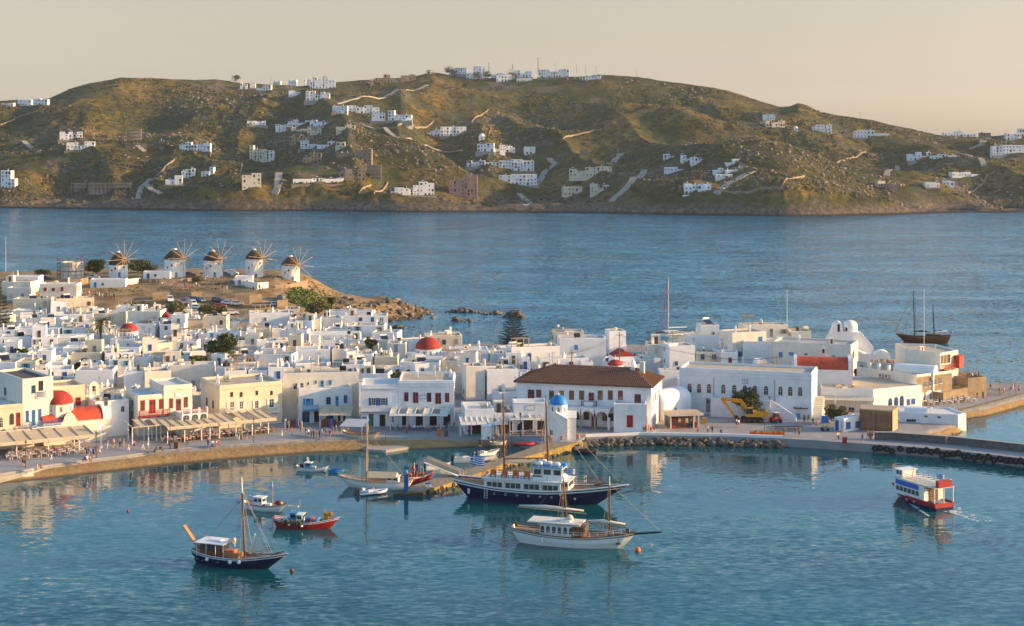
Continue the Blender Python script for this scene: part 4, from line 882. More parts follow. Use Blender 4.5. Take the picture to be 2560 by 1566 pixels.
# --- restaurants left of the town hall
A, B = GP(c4, 235, 1232), GP(c4, 512, 1226)
b = BL('low_restaurant', 'low white restaurant with wide striped awning near the jetty', rect(A, B, 9), 4.9, 'whitewash_cool'); b.put(0, 2.8, 0, 4.2, 2.5, 'hole', 'brown'); b.on_roof('white_tank', .7, .3)
A2, B2 = GP(c4, 516, 1226), GP(c4, 692, 1222)
b = BL('small_restaurant', 'narrow low restaurant with glass canopy between two awnings', rect(A2, B2, 9), 4.0, 'whitewash', roof='roof_grey'); b.put(0, 1.9, 0, 3, 2.4, 'hole', 'brown'); b.on_roof('air_conditioner', .3, .6); b.on_roof('stair_head', .35, .5); b.on_roof('air_conditioner', .7, .6)
A3, B3 = GP(c4, 694, 1220), GP(c4, 1012, 1216)
b = BL('canopy_restaurant', 'white block restaurant with framed sign above its canopy', rect(A3, B3, 4.5), 6.0, 'whitewash_cool'); b.sign(0, c4, 803, 962, 890, 998, 'dark_metal'); b.put(0, 2.2, 0, 3.0, 2.6, 'hole', 'brown'); b.put(0, 5.6, 0, 2.0, 2.4, 'hole', 'brown')

# ------------------------------------------------------------------ town hall
A, B = V2(.9, 314.0), V2(27.4, 307.0)
b = BL('town_hall', 'long white town hall with brown tiled hip roof and three-arched arcade', rect(A, B, 13), 8.45, 'whitewash_cool', 'town hall', flat=False); TH = b
ang = math.atan2((B - A).y, (B - A).x); w = (B - A).length
for x_ in (1030, 1122, 1218, 1312, 1488, 1583, 1678): b.op(0, c4, x_ - 1, 816, x_ + 44, 905, 'split', 'maroon', glass='glass_warm')
b.op(0, c4, 828, 806, 888, 915, 'door', 'maroon'); b.op(0, c4, 908, 808, 952, 882, 'split', 'maroon', glass='glass_warm'); b.op(0, c4, 1400, 835, 1450, 912, 'door', 'maroon'); b.op(0, c4, 1832, 850, 1892, 948, 'door', 'maroon')
x, z = b.at(0, *c4(1408, 958)); b.balcony(0, x, z, 3.0, .9, 'red_paint', 1.0, 'maroon'); p, rz = b.pos(0, x, z + .1, .93); MB().box(-.9, .9, -.02, 0, 0, .75).build('banner', 'white_paint', b.root, p, rz)
for y_ in (2, 4.5): b.put(1, y_, 5.0, .9, 1.5, 'closed', 'red')
b.put(1, 9, 5, .9, 1.5, 'closed', 'red')
# arcade cut into the ground floor: dark porch behind three arches on stone columns
def arcade(b, face, xs, r, zs, depth=2.6, col='whitewash_cool', thick=.5, out=.25):
    a0, a1 = xs[0] - r - .5, xs[-1] + r + .5; top = zs + r + .55
    poly = [(a0, 0), (a0, top), (a1, top), (a1, 0)]; m = MB(); mid = []
    # spandrel strip over the arches built arch by arch
    edges = [a0] + [(xs[i] + xs[i + 1]) / 2 for i in range(len(xs) - 1)] + [a1]
    for i, x in enumerate(xs):
        arc = [(x + r * math.cos(t), zs + r * math.sin(t)) for t in np.linspace(0, math.pi, 13)]
        for k in range(12):
            (xa, za), (xb, zb) = arc[k], arc[k + 1]; ta = edges[i + 1] if k < 6 else edges[i]; 
            def up(xx, zz): return (edges[i + 1] + (edges[i] - edges[i + 1]) * ((x + r - xx) / (2 * r)), top)
            q = [(xa, za), up(xa, za), up(xb, zb), (xb, zb)]
            m.extr(q[::-1], -out, -out + thick)
        for e0, e1 in ((edges[i], x - r), (x + r, edges[i + 1])):
            if e1 - e0 > .3: m.box(e0, e1, -out, -out + thick, 0, zs)
    p, rz = b.pos(face, 0, 0); o = m.build('arcade', col, b.root, p, rz)
    c = MB()
    for i in range(len(xs) - 1):
        x = (xs[i] + xs[i + 1]) / 2; MB().lathe([(.28, 0), (.28, .15), (.2, .2), (.2, zs - .25), (.3, zs - .1), (.3, zs)], 10, 0, (x, -out + thick / 2, 0)).build('column', 'concrete', o)
    return o
xc = [b.at(0, *c4(x_, 1180))[0] for x_ in (1295, 1420, 1553)]
arc = arcade(b, 0, xc, 1.14, 2.5, out=3.2, thick=.4)
p, rz = b.pos(0, 0, 0)
MB().box(xc[0] - 1.6, xc[2] + 1.6, -3.15, -.01, 4.0, 4.17).box(xc[0] - 1.62, xc[0] - 1.4, -2.79, -.01, 0, 3.99).build('porch_roof', 'whitewash_cool', b.root, p, rz)
for x_, k in ((xc[1] - .9, 'win'), (xc[1] + .7, 'door'), (xc[2], 'win'), (xc[0], 'win'), (xc[2] + 1.2, 'hole')): b.put(0, x_, .1 if k == 'door' else 1.3, 1.1, 2.5 if k == 'door' else 1.5, k, 'maroon')
# hip roof with rows of tiles
L = [(-.5, -.6), (w + .5, -.6), (w + .5, 13.6), (-.5, 13.6)]; rid = [(6.5, 6.5, 11.15), (w - 4.5, 6.5, 11.15)]; ze = 8.45
m = MB(); vs = [(*q, ze) for q in L] + rid + [(*q, ze - .22) for q in L]
m.add(vs, [(0, 1, 5, 4), (1, 2, 5), (2, 3, 4, 5), (3, 0, 4), (6, 7, 1, 0), (7, 8, 2, 1), (8, 9, 3, 2), (9, 6, 0, 3), (6, 9, 8, 7)])
p, rz = b.pos(0, 0, 0); ro = m.build('roof', 'terracotta', b.root, p, rz)
t_ = MB()
def slope_z(x, y):
    zf = (y + .6) / 7.1; zb = (13.6 - y) / 7.1; zl = (x + .5) / 7.0; zr = (w + .5 - x) / 5.0; return ze + 2.7 * min(zf, zb, zl, zr, 1)
for x in np.arange(-.3, w + .4, .42):
    top = 6.5
    for y0, y1, sgn in ((-.62, 6.5, 1), (13.62, 6.5, -1)):
        k = min((x + .5) / 7.0, (w + .5 - x) / 5.0, 1); yt = y0 + (y1 - y0) * k
        n_ = max(1, int(abs(yt - y0) / 1.0)); 
        for i in range(n_):
            ya, yb = y0 + (yt - y0) * i / n_, y0 + (yt - y0) * (i + 1) / n_; za, zb = slope_z(x, ya), slope_z(x, yb)
            t_.add([(x - .13, ya, za), (x, ya, za + .17), (x + .13, ya, za), (x - .11, yb, zb + .0), (x, yb, zb + .12), (x + .11, yb, zb + .0)], [(0, 1, 4, 3), (1, 2, 5, 4), (0, 2, 1)], 0)
for y in np.arange(-.3, 13.5, .42):
    k = min((y + .6) / 7.1, (13.6 - y) / 7.1); 
    for x0, x1 in ((w + .52, w - 4.5), (-.52, 6.5)):
        xt = x0 + (x1 - x0) * k; za, zb = ze, slope_z(xt, y); t_.add([(x0, y - .13, za), (x0, y, za + .17), (x0, y + .13, za), (xt, y - .11, zb), (xt, y, zb + .12), (xt, y + .11, zb)], [(0, 1, 4, 3), (1, 2, 5, 4)], 0)
tag(t_.build('tile_rows', 'terracotta', ro), kind='stuff')
MB().box(w - 3.3, w - 2.4, 5.5, 6.5, 9.5, 12.4, 0).add([(w - 5.3, 5.2, 11.0), (w - 3.5, 5.2, 9.9), (w - 3.5, 7.8, 9.9), (w - 5.3, 7.8, 11.0), (w - 4.6, 5.2, 11.4), (w - 4.6, 7.8, 11.4)], [(0, 1, 4), (2, 3, 5), (0, 4, 5, 3), (1, 2, 5, 4)], 0).build('chimney', 'whitewash_warm', ro)
C_, D_ = GP(c4, 1636, 1212), GP(c4, 1946, 1216)
an = Bld('wing', None, None, rect(C_, D_, 9), Q0, 5.6, 'whitewash_cool', into=b); an.op(0, c4, 1760, 1050, 1817, 1163, 'closed', 'red')
for y_ in (1.5, 4.5, 7.2): an.put(1, y_, .6 if y_ < 6 else 2.0, 1.0, 2.3 if y_ < 6 else 1.3, 'closed', 'red')
# --- small white barrel-roofed store beside the town hall
A, B = GP(c4, 2112, 1112), GP(c4, 2368, 1050); b = BL('barrel_roofed_store', 'low white store with rounded vault roof beside the town hall', rect(A, B, 6), 3.6, 'whitewash_cool', flat=False)
p, rz = b.pos(0, 0, 0); vault(MB(), 0, (B - A).length, 0, 6, 3.6, 2.2).build('vault', 'whitewash_cool', b.root, p, rz, smooth=False); b.put(0, 4, 1.2, .5, 1.1, 'win', 'brown'); b.put(0, 1.2, 0, 1, 2.1, 'door', 'grey')
# --- museum-like hall with arched windows
A, B = GP(c5, 372, 1022), GP(c5, 1618, 1088); b = BL('arched_window_hall', 'long pale white hall with a row of arched windows and blue sign', rect(A, B, 9.5), 9.4, 'whitewash_cool', 'hall', roof='roof_tan', cornice=(8.0, 8.7))
for x_ in (468, 557, 650, 785, 887, 988, 1083, 1187, 1323, 1415, 1508): b.op(0, c5, x_ - 21, 745 + (x_ - 468) * .033, x_ + 21, 838 + (x_ - 468) * .033, 'arch', 'cream')
b.op(0, c5, 622, 888, 678, 1020, 'door', 'grey'); b.sign(0, c5, 966, 713, 1012, 748, 'blue_paint')
p, rz = b.pos(0, b.at(0, *c5(966, 713))[0] + .5, 0)
zs = b.at(0, *c5(988, 730))[1]; tx = MB()
for k_, (a, c) in enumerate(((-.5, .5), (-.38, .38))): tx.box(a + .12, c + .12, -.075, -.065, zs + .12 - k_ * .3, zs + .2 - k_ * .3)
tx.build('sign_lines', 'blue_paint', b.root, p, rz)
dr = MB(); 
for x_ in (695, 1268): x = b.at(0, *c5(x_, 800))[0]; q, rz = b.pos(0, x, 0); MB().box(-.06, .06, -.12, 0, 0, 7.6).build('drain_pipe', 'grey_paint', b.root, q, rz)
b.row(1, 2, 4.5, 1.1, 2.2, 'arch', 'cream'); b.on_roof('satellite_dish', .45, .3)
x0, z0 = b.at(0, *c5(690, 860)); x1, _ = b.at(0, *c5(1250, 870)); p, rz = b.pos(0, 0, 0)
tr = MB().box(x0, x1, -3.2, 0, -1, z0 - .9).box(x0, x1, -3.2, -2.95, z0 - .9, z0).box(x0, x0 + .25, -2.95, 0, z0 - .9, z0).build('terrace', 'whitewash_cool', b.root, p, rz)
st = MB(); ns = 14; zt = z0 - .9
for i in range(ns): st.box(x1 + i * .36, x1 + (i + 1) * .36 + .01, -2.2, -.05, -.5, zt * (ns - i) / (ns + 1))
st.build('stair', 'whitewash_cool', b.root, p, rz)
MB().add([(x1, -2.5, -.5), (x1 + ns * .36, -2.5, -.5), (x1 + ns * .36, -2.5, .9), (x1, -2.5, zt + .9), (x1, -2.2, -.5), (x1 + ns * .36, -2.2, -.5), (x1 + ns * .36, -2.2, .9), (x1, -2.2, zt + .9)], [(0, 1, 2, 3), (4, 7, 6, 5), (3, 2, 6, 7), (1, 5, 6, 2), (0, 3, 7, 4)]).build('stair_wall', 'whitewash_cool', b.root, p, rz)
# stair climbing along the right end
q, rz = b.pos(1, .2, 0); st = MB()
for i in range(13): st.box(i * .42, i * .42 + .43, -1.9, -.02, -1, .25 + i * .3)
st.box(0, 5.6, -2.2, -1.9, -1, .8).build('side_stair', 'whitewash_warm', b.root, q, rz)
HALL = b
# --- church with red barrel roof behind the hall
A = PY(*c5(1455, 560), 336); q = V2(A.x, A.y); rz = R(-9); root = thing('red_vault_church', 'white church with bright red barrel roof and bell gable', 'church', (q.x, q.y, 1.9), rz)
W = 12.2; hw = 7.2; MB().box(0, W, 0, 6, -2, hw).build('wall', 'whitewash', root)
for k in range(5): FOOT.append((q.x + W * k / 4 * .98, q.y - k * .5 + 3, 3.4))
vault(MB(), .5, W - .8, .25, 5.75, hw, 2.4, n=14).build('vault', 'red_roof', root)
vault(MB(), -.05, .5, -.05, 6.05, hw, 2.75, n=14).build('end_gable', 'whitewash', root); vault(MB(), W - .8, W + .05, -.05, 6.05, hw, 2.8, n=14).build('end_gable', 'whitewash', root)
for i in range(9):
    t = math.pi * (.52 + .04 * i); MB().box(W - .85, W + .1, 3 + 3 * -math.cos(t) - .16 - .05, 3 - 3 * math.cos(t) + .16, hw + 2.8 * math.sin(t) - .1, hw + 2.8 * math.sin(t) + .16).build('step_block', 'whitewash', root)
bg_ = MB().extr([(-.9, 0), (-.9, 1.2)] + [(-.55, 1.5), (-.5, 2.6), (-.3, 3.2), (0, 3.5), (.3, 3.2), (.5, 2.6), (.55, 1.5)] + [(.9, 1.2), (.9, 0)], -.25, .25); bgo = bg_.build('bell_gable', 'whitewash', root, (W * .52, 5.9, hw + 1.0))
opening(bgo, 'hole', 'white', 0, -.25, 1.8, .5, .9)
opening(root, 'closed', 'red', W - 2.1, 0, 2.6, .8, 1.5); opening(root, 'hole', 'red', W - .0, 3, 3, 1, 1.8, R(90))
vault(MB(), -5.6, -.05, 1, 5, 5.6, 1.8, 'x').box(-5.6, -.05, 1, 5, -2, 5.6).build('side_chapel', 'whitewash', root); vault(MB(), -5.0, -.3, 1.2, 4.8, 5.75, 1.75, 'x').build('side_vault', 'red_roof', root)
# --- large cream block behind
A, B = V2(61.2, 366), V2(78.0, 359); b = BL('weathered_block', 'tall weathered cream block with bare lit end wall', rect(A, B, 9), 9.8, 'whitewash_warm', 'house', roof='roof_grey')
for q, k in (((1308, 455, 1342, 505), 'closed'), ((1402, 456, 1446, 488), 'closed'), ((1805, 485, 1838, 530), 'closed')): b.op(0, c5, *q, k, 'sky')
b.op(0, c5, 1545, 468, 1580, 482, 'win', 'grey'); b.put(1, 3.4, 6.3, .9, 1.8, 'win', 'brown'); b.put(1, 6, 6.5, .7, 1.2, 'win', 'grey'); p, rz = b.pos(1, 2, 0, .05); MB().box(-.05, .05, -.08, 0, 0, 8).build('drain_pipe', 'grey_paint', b.root, p, rz); b.on_roof('stair_head', .7, .5, 0, .6); b.on_roof('chimney', .3, .4)
A, B = V2(55.0, 372), V2(66, 368); b = BL('blue_shutter_wing', 'low white wing with sky blue shutters left of the weathered block', rect(A, B, 8), 9.0, 'whitewash', roof='roof_grey'); b.op(0, c5, 1310, 455, 1340, 505, 'closed', 'sky')

# ------------------------------------------------------------------ rounded white seaside church
root = thing('rounded_white_church', 'sculpted whitewashed church with round dome and bell arch by the sea', 'church', (*P(*c6(830, 905), 2.5).xy, 2.5), R(-6))
base = P(*c6(830, 905), 2.5); s_ = base.y / F / (2411 / 640.0)        # metres per crop pixel
def pp(x, y): return ((x - 830) * s_, (905 - y) * s_)
front = [pp(*q) for q in [(800, 905), (800, 690), (820, 675), (850, 740), (900, 770), (960, 782), (1010, 800), (1030, 790), (1065, 770), (1100, 775), (1125, 800), (1128, 830), (1128, 905)]]
MB().extr(front, 0, 5).build('lower_wall', 'whitewash', root)
upper = [pp(*q) for q in [(575, 905), (580, 660), (605, 630), (630, 570), (640, 525), (660, 505), (690, 498), (715, 508), (726, 540), (730, 590), (860, 590), (900, 610), (930, 650), (950, 690), (985, 730), (1015, 755), (1015, 905)]]
MB().extr(upper, 5.0, 9).build('upper_wall', 'whitewash', root)
st = MB()
for k in range(9): x, z = pp(885 + k * 14.5, 598 + k * 17.5); st.box(x - .2, x + .35, 4.7, 5.6, z - .4, z + .3)
st.build('stepped_edge', 'whitewash', root)
x, z = pp(800, 590); r_ = 75 * s_; MB().lathe([(r_, z - 1), (r_, z + 50 * s_)], 20, 0, (x, 7.2, 0)).build('drum', 'whitewash', root, smooth=True)
MB().lathe([(r_ * math.cos(t), z + 50 * s_ + 55 * s_ * math.sin(t)) for t in np.linspace(0, math.pi / 2, 8)], 20, 0, (x, 7.2, 0)).build('dome', 'whitewash', root, smooth=True)
x, z = pp(762, 585); opening(root, 'win', 'maroon', x, 7.2 - r_ * .9, z, .45, .9); x, z = pp(688, 590); opening(root, 'hole', 'grey', x, 4.99, z, .6, 1.9); 
x, z = pp(1070, 905); vault(MB(), x - 1.8, x + 2.2, 0.3, 4, 2.6, 1.6, 'y').box(x - 1.8, x + 2.2, .3, 4, -1, 2.6).build('apse', 'whitewash', root)
for k in range(6): q = root.location.xy + V2(-6 + 2.6 * k, 4.5); FOOT.append((q.x, q.y, 3.6))

# ------------------------------------------------------------------ customs building, stone house, seaside house on the point
pts = [GP(c6, 500, 1300), GP(c6, 990, 1318), GP(c6, 1452, 1272), GP(c6, 1452, 1272) + V2(-6, 13), GP(c6, 500, 1300) + V2(2, 15)]
b = BL('arcade_house', 'low flat-roofed cream building with three white arches on its lit side', pts, 4.7, 'whitewash', 'house', roof='roof_tan', par=.3)
for x_, y0 in ((1152, 1190), (1207, 1178), (1260, 1166)): b.op(1, c6, x_ - 18, y0, x_ + 18, y0 + 118, 'arch', 'blue')
for q in ((1310, 1200, 1336, 1255), (1352, 1195, 1385, 1245)): b.op(1, c6, *q, 'closed', 'blue')
for q in ((1036, 1265, 1054, 1302), (1074, 1258, 1090, 1295)): b.op(1, c6, *q, 'win', 'grey')
b.op(0, c6, 755, 1272, 815, 1355, 'win', 'cream'); L_ = (pts[1] - pts[0]).length; p, rz = b.pos(0, L_ / 2, 0)
MB().add([(-L_ / 2, -2.6, 2.5), (L_ / 2 + .2, -2.6, 2.5), (L_ / 2 + .2, 0, 3.0), (-L_ / 2, 0, 3.0), (-L_ / 2, -2.6, 2.65), (L_ / 2 + .2, -2.6, 2.65), (L_ / 2 + .2, 0, 3.15), (-L_ / 2, 0, 3.15)], [(0, 3, 2, 1), (4, 5, 6, 7), (0, 1, 5, 4), (1, 2, 6, 5), (3, 0, 4, 7)]).build('canopy', 'cream_paint', b.root, p, rz)
for k in range(5): MB().box(-.08, .08, -2.4, -2.24, 0, 2.5).build('post', 'cream_paint', b.root, b.pos(0, L_ * (k + .3) / 5, 0)[0], rz)
for fx, fy in ((.35, .3), (.55, .5), (.7, .3), (.45, .15)): q = b.p[0] + (b.p[1] - b.p[0]) * fx + (b.p[4] - b.p[0]) * fy - b.c; MB().box(-.7, .7, -.4, .4, 0, .35).build('roof_hatch', 'tan_plaster', b.root, (q.x, q.y, 4.4), .4)
pts = [GP(c6, 922, 1200, 2) + V2(0, 9), GP(c6, 1452, 1268) + V2(-.4, 3), GP(c6, 1730, 1200), GP(c6, 1730, 1200) + V2(-5, 9), GP(c6, 922, 1200, 2) + V2(2, 18)]
b = BL('rubble_stone_house', 'tan house whose lit side is bare rubble stone with small windows', pts, 6.3, 'whitewash_warm', 'house', roof='roof_tan', par=.3)
A, B, e, n = b.face(1); L_ = (B - A).length; p, rz = b.pos(1, 0, 0); MB().box(0.02, L_, -.06, .1, -1, 5.75).build('stone_cladding', 'dry_stone', b.root, p, rz)
for k, x_ in enumerate((1480, 1528, 1572, 1622)): x, z = b.at(1, *c6(x_, 1085 - k * 12)); q, rz = b.pos(1, x, z, .07); opening(b.root, 'win', 'grey', *q, .9, 1.2, rz)
for k in range(3): q, rz = b.pos(1, 1.4 + k * 2.0, .1, .07); opening(b.root, 'closed', 'white', *q, 1.3, 2.2, rz)
for x_ in (1515, 1605): x, z = b.at(1, *c6(x_, 1135)); q, rz = b.pos(1, x, z, .08); MB().box(-.7, .7, -.05, 0, -.4, .4).build('sign_board', 'white_paint', b.root, q, rz)
for k in range(3): q, rz = b.pos(0, 3 + k * 2.6, 6.1, -.6); MB().box(-.3, .3, -.3, .3, -.5, 1.4).build('chimney', 'whitewash_warm', b.root, q, rz)
for k in range(2): q, rz = b.pos(0, 6.8 + 1.6 * k, 4.6, .25); OB('air_conditioner', clutter_mesh('air_conditioner'), b.root, q, rz)
pts = [PY(*c6(1290, 905), 352).xy, PY(*c6(1622, 905), 344).xy, PY(*c6(1792, 905), 350).xy, PY(*c6(1792, 905), 350).xy + V2(-2.5, 10), PY(*c6(1290, 905), 352).xy + V2(0, 9)]
b = BL('point_house', 'boxy house on the point with red wooden balcony over the sea', pts, 9.9, 'whitewash_warm', 'house', roof='roof_tan')
for k, x_ in enumerate((1640, 1672, 1703)): b.op(1, c6, x_ - 12, 790 - 6 * k, x_ + 12, 862 - 4 * k, 'closed' if k < 2 else 'win', 'brown')
x, z = b.at(1, *c6(1690, 905)); L_ = (b.p[2] - b.p[1]).length; b.balcony(1, L_ * .32, z, L_ * .6, .9, 'wood', 1.0, 'red_paint'); 
x, z = b.at(1, *c6(1775, 900)); bx = MB().box(-1.0, 1.0, -1.3, 0, 0, 2.7); p, rz = b.pos(1, L_ - 1.0, z); bo = bx.build('enclosed_balcony', 'red_roof', b.root, p, rz); MB().box(-1.03, 1.03, -1.34, -1.3, 1.0, 2.2).build('lattice', 'red_paint', bo); MB().box(-1.15, 1.15, -1.45, .05, 2.7, 2.82).build('canopy', 'red_roof', bo)
b.put(0, 2.5, 4.6, 1.6, .5, 'win', 'grey'); p, rz = b.pos(0, 4.5, 4.2, .2); OB('air_conditioner', clutter_mesh('air_conditioner'), b.root, p, rz); b.on_roof('stair_head', .6, .5, .5, .5); b.on_roof('chimney_tall', .93, .2); b.on_roof('satellite_dish', .3, .4)
A = PY(*c6(1180, 950), 343).xy; B = PY(*c6(1560, 950), 339).xy; b = BL('vaulted_annex', 'long white vault-roofed annex in front of the house on the point', rect(A, B, 4.5), 6.2, 'whitewash', 'house', flat=False); p, rz = b.pos(0, 0, 0); vault(MB(), 0, (B - A).length, 0, 4.5, 6.2, 1.5, n=8).build('vault', 'whitewash', b.root, p, rz); b.row(0, 6, 5.6, .5, .25, 'hole', 'brown'); 
for k in range(2): q, rz = b.pos(0, 5 + k * 3.2, 4.6, .25); OB('air_conditioner', clutter_mesh('air_conditioner'), b.root, q, rz)
# stone bastions on the point
for lb, A, B, d, h, mt in (('tall round-cornered rubble bastion at the tip of the point', GP(c6, 1885, 1185), GP(c6, 2055, 1168), 9, 4.6, 'dry_stone'), ('stone terrace wall stepping down beside the bastion', GP(c6, 1650, 1240), GP(c6, 1880, 1185), 5, 2.6, 'dry_stone')):
    b = Bld('stone_bastion', lb, 'wall', rect(A, B, d), 1.2, h, mt, 'pale_paving', par=.9 if h > 4 else .5)
# --- white sea-washed building by the pier root
pts = [P(*c6(1238, 1470), .3).xy, P(*c6(1790, 1508), 0).xy, P(*c6(1868, 1495), 0).xy, P(*c6(1868, 1495), 0).xy + V2(-1.5, 7), P(*c6(1238, 1470), .3).xy + V2(0, 8)]
b = Bld('sea_washed_block', 'blank white block standing in the water by the pier', 'house', pts, .2, 3.3, 'whitewash_cool', 'roof_white', par=.3)
b.op(0, c6, 1470, 1352, 1505, 1370, 'win', 'cream'); b.op(0, c6, 1592, 1360, 1630, 1378, 'win', 'cream')
for k in range(4): b.op(0, c6, 1306 + 22 * k, 1388, 1326 + 22 * k, 1412, 'hole', 'grey')
b.on_roof('chimney', .62, .4, 0, .7); q, rz = b.pos(0, 3.2, 3.2, -1.6); vault(MB(), -2.2, 2.2, -1.2, 1.2, 0, 1.1).build('low_vault', 'whitewash_cool', b.root, q, rz)
# --- wooden screen cafe, ticket booth, kiosk
A, B = GP(c6, 868, 1490), GP(c6, 1168, 1512); Cc = GP(c6, 1225, 1490); root = thing('timber_screen', 'brown wooden slat screen round a cafe terrace beside the booth', 'screen', (A.x, A.y, Q0))
def slat_wall(root, A, B, O, h, mat, n, nm='slat'):
    e = (B - A); L = e.length; rz = math.atan2(e.y, e.x); me = MB().box(0, L / n - .03, -.04, .04, .05, h).mesh(nm, mat)
    for i in range(n): q = A + e * (i / n) - O; OB(nm, me, root, (q.x, q.y, 0), rz)
    pm = MB().box(-.1, .1, -.1, .1, -.3, h + .25).mesh('post', 'wood'); k = max(2, int(L / 3) + 1)
    for i in range(k): q = A + e * (i / (k - 1)) - O; OB('post', pm, root, (q.x, q.y, 0), rz)
    q = A - O; MB().box(-.05, L + .05, -.12, .12, h, h + .14).build('top_rail', 'pale_wood', root, (q.x, q.y, 0), rz)
slat_wall(root, A, B, A, 4.0, 'wood', 26); slat_wall(root, B, Cc + V2(.3, 1.5), A, 4.0, 'pale_wood', 10)
q = B - A; MB().add([(0, 0, 4.1), (q.x, q.y, 4.1), (q.x + 2.5, q.y + 4, 4.3), (1, 4, 4.3), (0, 0, 4.2), (q.x, q.y, 4.2), (q.x + 2.5, q.y + 4, 4.4), (1, 4, 4.4)], [(0, 3, 2, 1), (4, 5, 6, 7), (0, 1, 5, 4), (1, 2, 6, 5), (2, 3, 7, 6), (3, 0, 4, 7)]).build('reed_roof', 'pale_wood', root)
A, B = GP(c6, 715, 1512), GP(c6, 905, 1478); b = BL('ticket_booth', 'small white booth with two navy blue shutters on the quay', rect(A, B, 2.4), 2.7, 'white_paint', 'booth', par=.1)
b.op(0, c6, 733, 1418, 776, 1478, 'closed', 'blue'); b.op(0, c6, 822, 1410, 865, 1468, 'closed', 'blue'); b.put(3, .7, 0.1, .8, 2, 'closed', 'blue')
p, rz = b.pos(3, 1.9, 1.2); MB().box(-.25, .25, -.05, 0, -1.0, 1.0).build('poster', 'white_paint', b.root, p, rz); m = MB()
for k in range(8): m.box(-.15, .15 - .05 * (k % 3), -.07, -.05, -.9 + k * .23, -.78 + k * .23)
m.build('poster_lettering', 'red_paint', b.root, p, rz)
A, B = GP(c5, 290, 1180), GP(c5, 505, 1172); root = thing('drinks_kiosk', 'small flat-roofed kiosk with red drinks fridges on the quay', 'kiosk', (*A, Q0), math.atan2((B - A).y, (B - A).x)); L_ = (B - A).length
MB().box(-.5, L_ + 1.9, -.6, 4.6, 2.75, 2.95).box(-.55, L_ + 1.95, -.65, 4.65, 2.6, 2.74, 1).build('roof', ['roof_tan', 'cream_paint'], root)
for x, y in ((0, 0), (L_, 0), (L_ + 1.5, 1.5), (0, 4), (L_ + 1.5, 4)): MB().box(x - .12, x + .12, y - .12, y + .12, -.5, 2.6).build('post', 'cream_paint', root)
MB().box(.3, L_ + 1.3, 3.6, 3.8, 0, 2.6).box(.12, .3, .3, 3.8, 0, 2.6).build('wall', 'dark_metal', root)
for x, w_, h_, c in ((.25, 1.0, 2.0, 'red_paint'), (2.3, 2.2, 1.0, 'red_paint'), (L_ - .7, .6, 1.6, 'grey_paint'), (L_ + .3, .5, 1.2, 'red_paint'), (1.4, .8, 1.2, 'brown_paint')):
    o = MB().box(x, x + w_, .15, .8, 0.02, h_).build('fridge', c, root); MB().box(x + .1, x + w_ - .1, .12, .15, h_ * .35, h_ * .85).build('glass_door', 'glass', o)
for k in range(6): MB().box(.5 + k * .75, 1.1 + k * .75, 1.6, 2.1, .0, 1.7).build('shelf', 'brown_paint' if k % 2 else 'cream_paint', root)
# --- little blue-domed chapel at the jetty
A, B = GP(c4, 985, 1296), GP(c4, 1198, 1296); root = thing('blue_domed_chapel', 'tiny white chapel with sky blue dome at the root of the jetty', 'chapel', (*A, Q0), R(-2)); w = (B - A).length; d_ = 5.4; hw = 4.3
for k in range(3): FOOT.append((A.x + w * k / 2, A.y + 2, 3))
m = MB(); m.box(0, w, 0, d_, -2, hw); m.box(w, w + 1.7, 1.0, d_ - 1.0, -2, hw); m.build('wall', 'whitewash', root)
MB().extr([(-.1, hw), (w / 2, hw + 1.25), (w + .1, hw)], -.1, d_ + .1).build('gable_roof', 'whitewash', root)
MB().add([(w, .9, hw), (w + 1.8, .9, hw), (w + 1.8, d_ - .9, hw), (w, d_ - .9, hw), (w - 1.5, d_ / 2, hw + 1.1), (w + 1.8, d_ / 2, hw + 1.1)], [(0, 1, 5, 4), (2, 3, 4, 5), (1, 2, 5)]).build('porch_roof', 'whitewash', root)
MB().box(-.06, w + .06, -.07, 0, hw - .25, hw - .05).box(w / 2 - .12, w / 2 + .12, -.05, 0, .0, hw - .3).build('trim', 'whitewash', root)
dome_parts(root, (w * .62, d_ / 2, 0), 1.75, hw + .75, 1.6, 1.75, 'blue_dome', 'whitewash', 8, .1)
opening(root, 'door', 'brown', w + 1.7, d_ / 2, 0, .9, 2.1, R(90)); opening(root, 'win', 'white', w * .3, 0, 1.2, .6, 1.0)
MB().extr([(-.6, 0), (-.6, 1.0), (-.3, 1.5), (0, 1.7), (.3, 1.5), (.6, 1.0), (.6, 0)], -.2, .2).build('bell_gable', 'whitewash', root, (.9, d_ / 2, hw + .3))

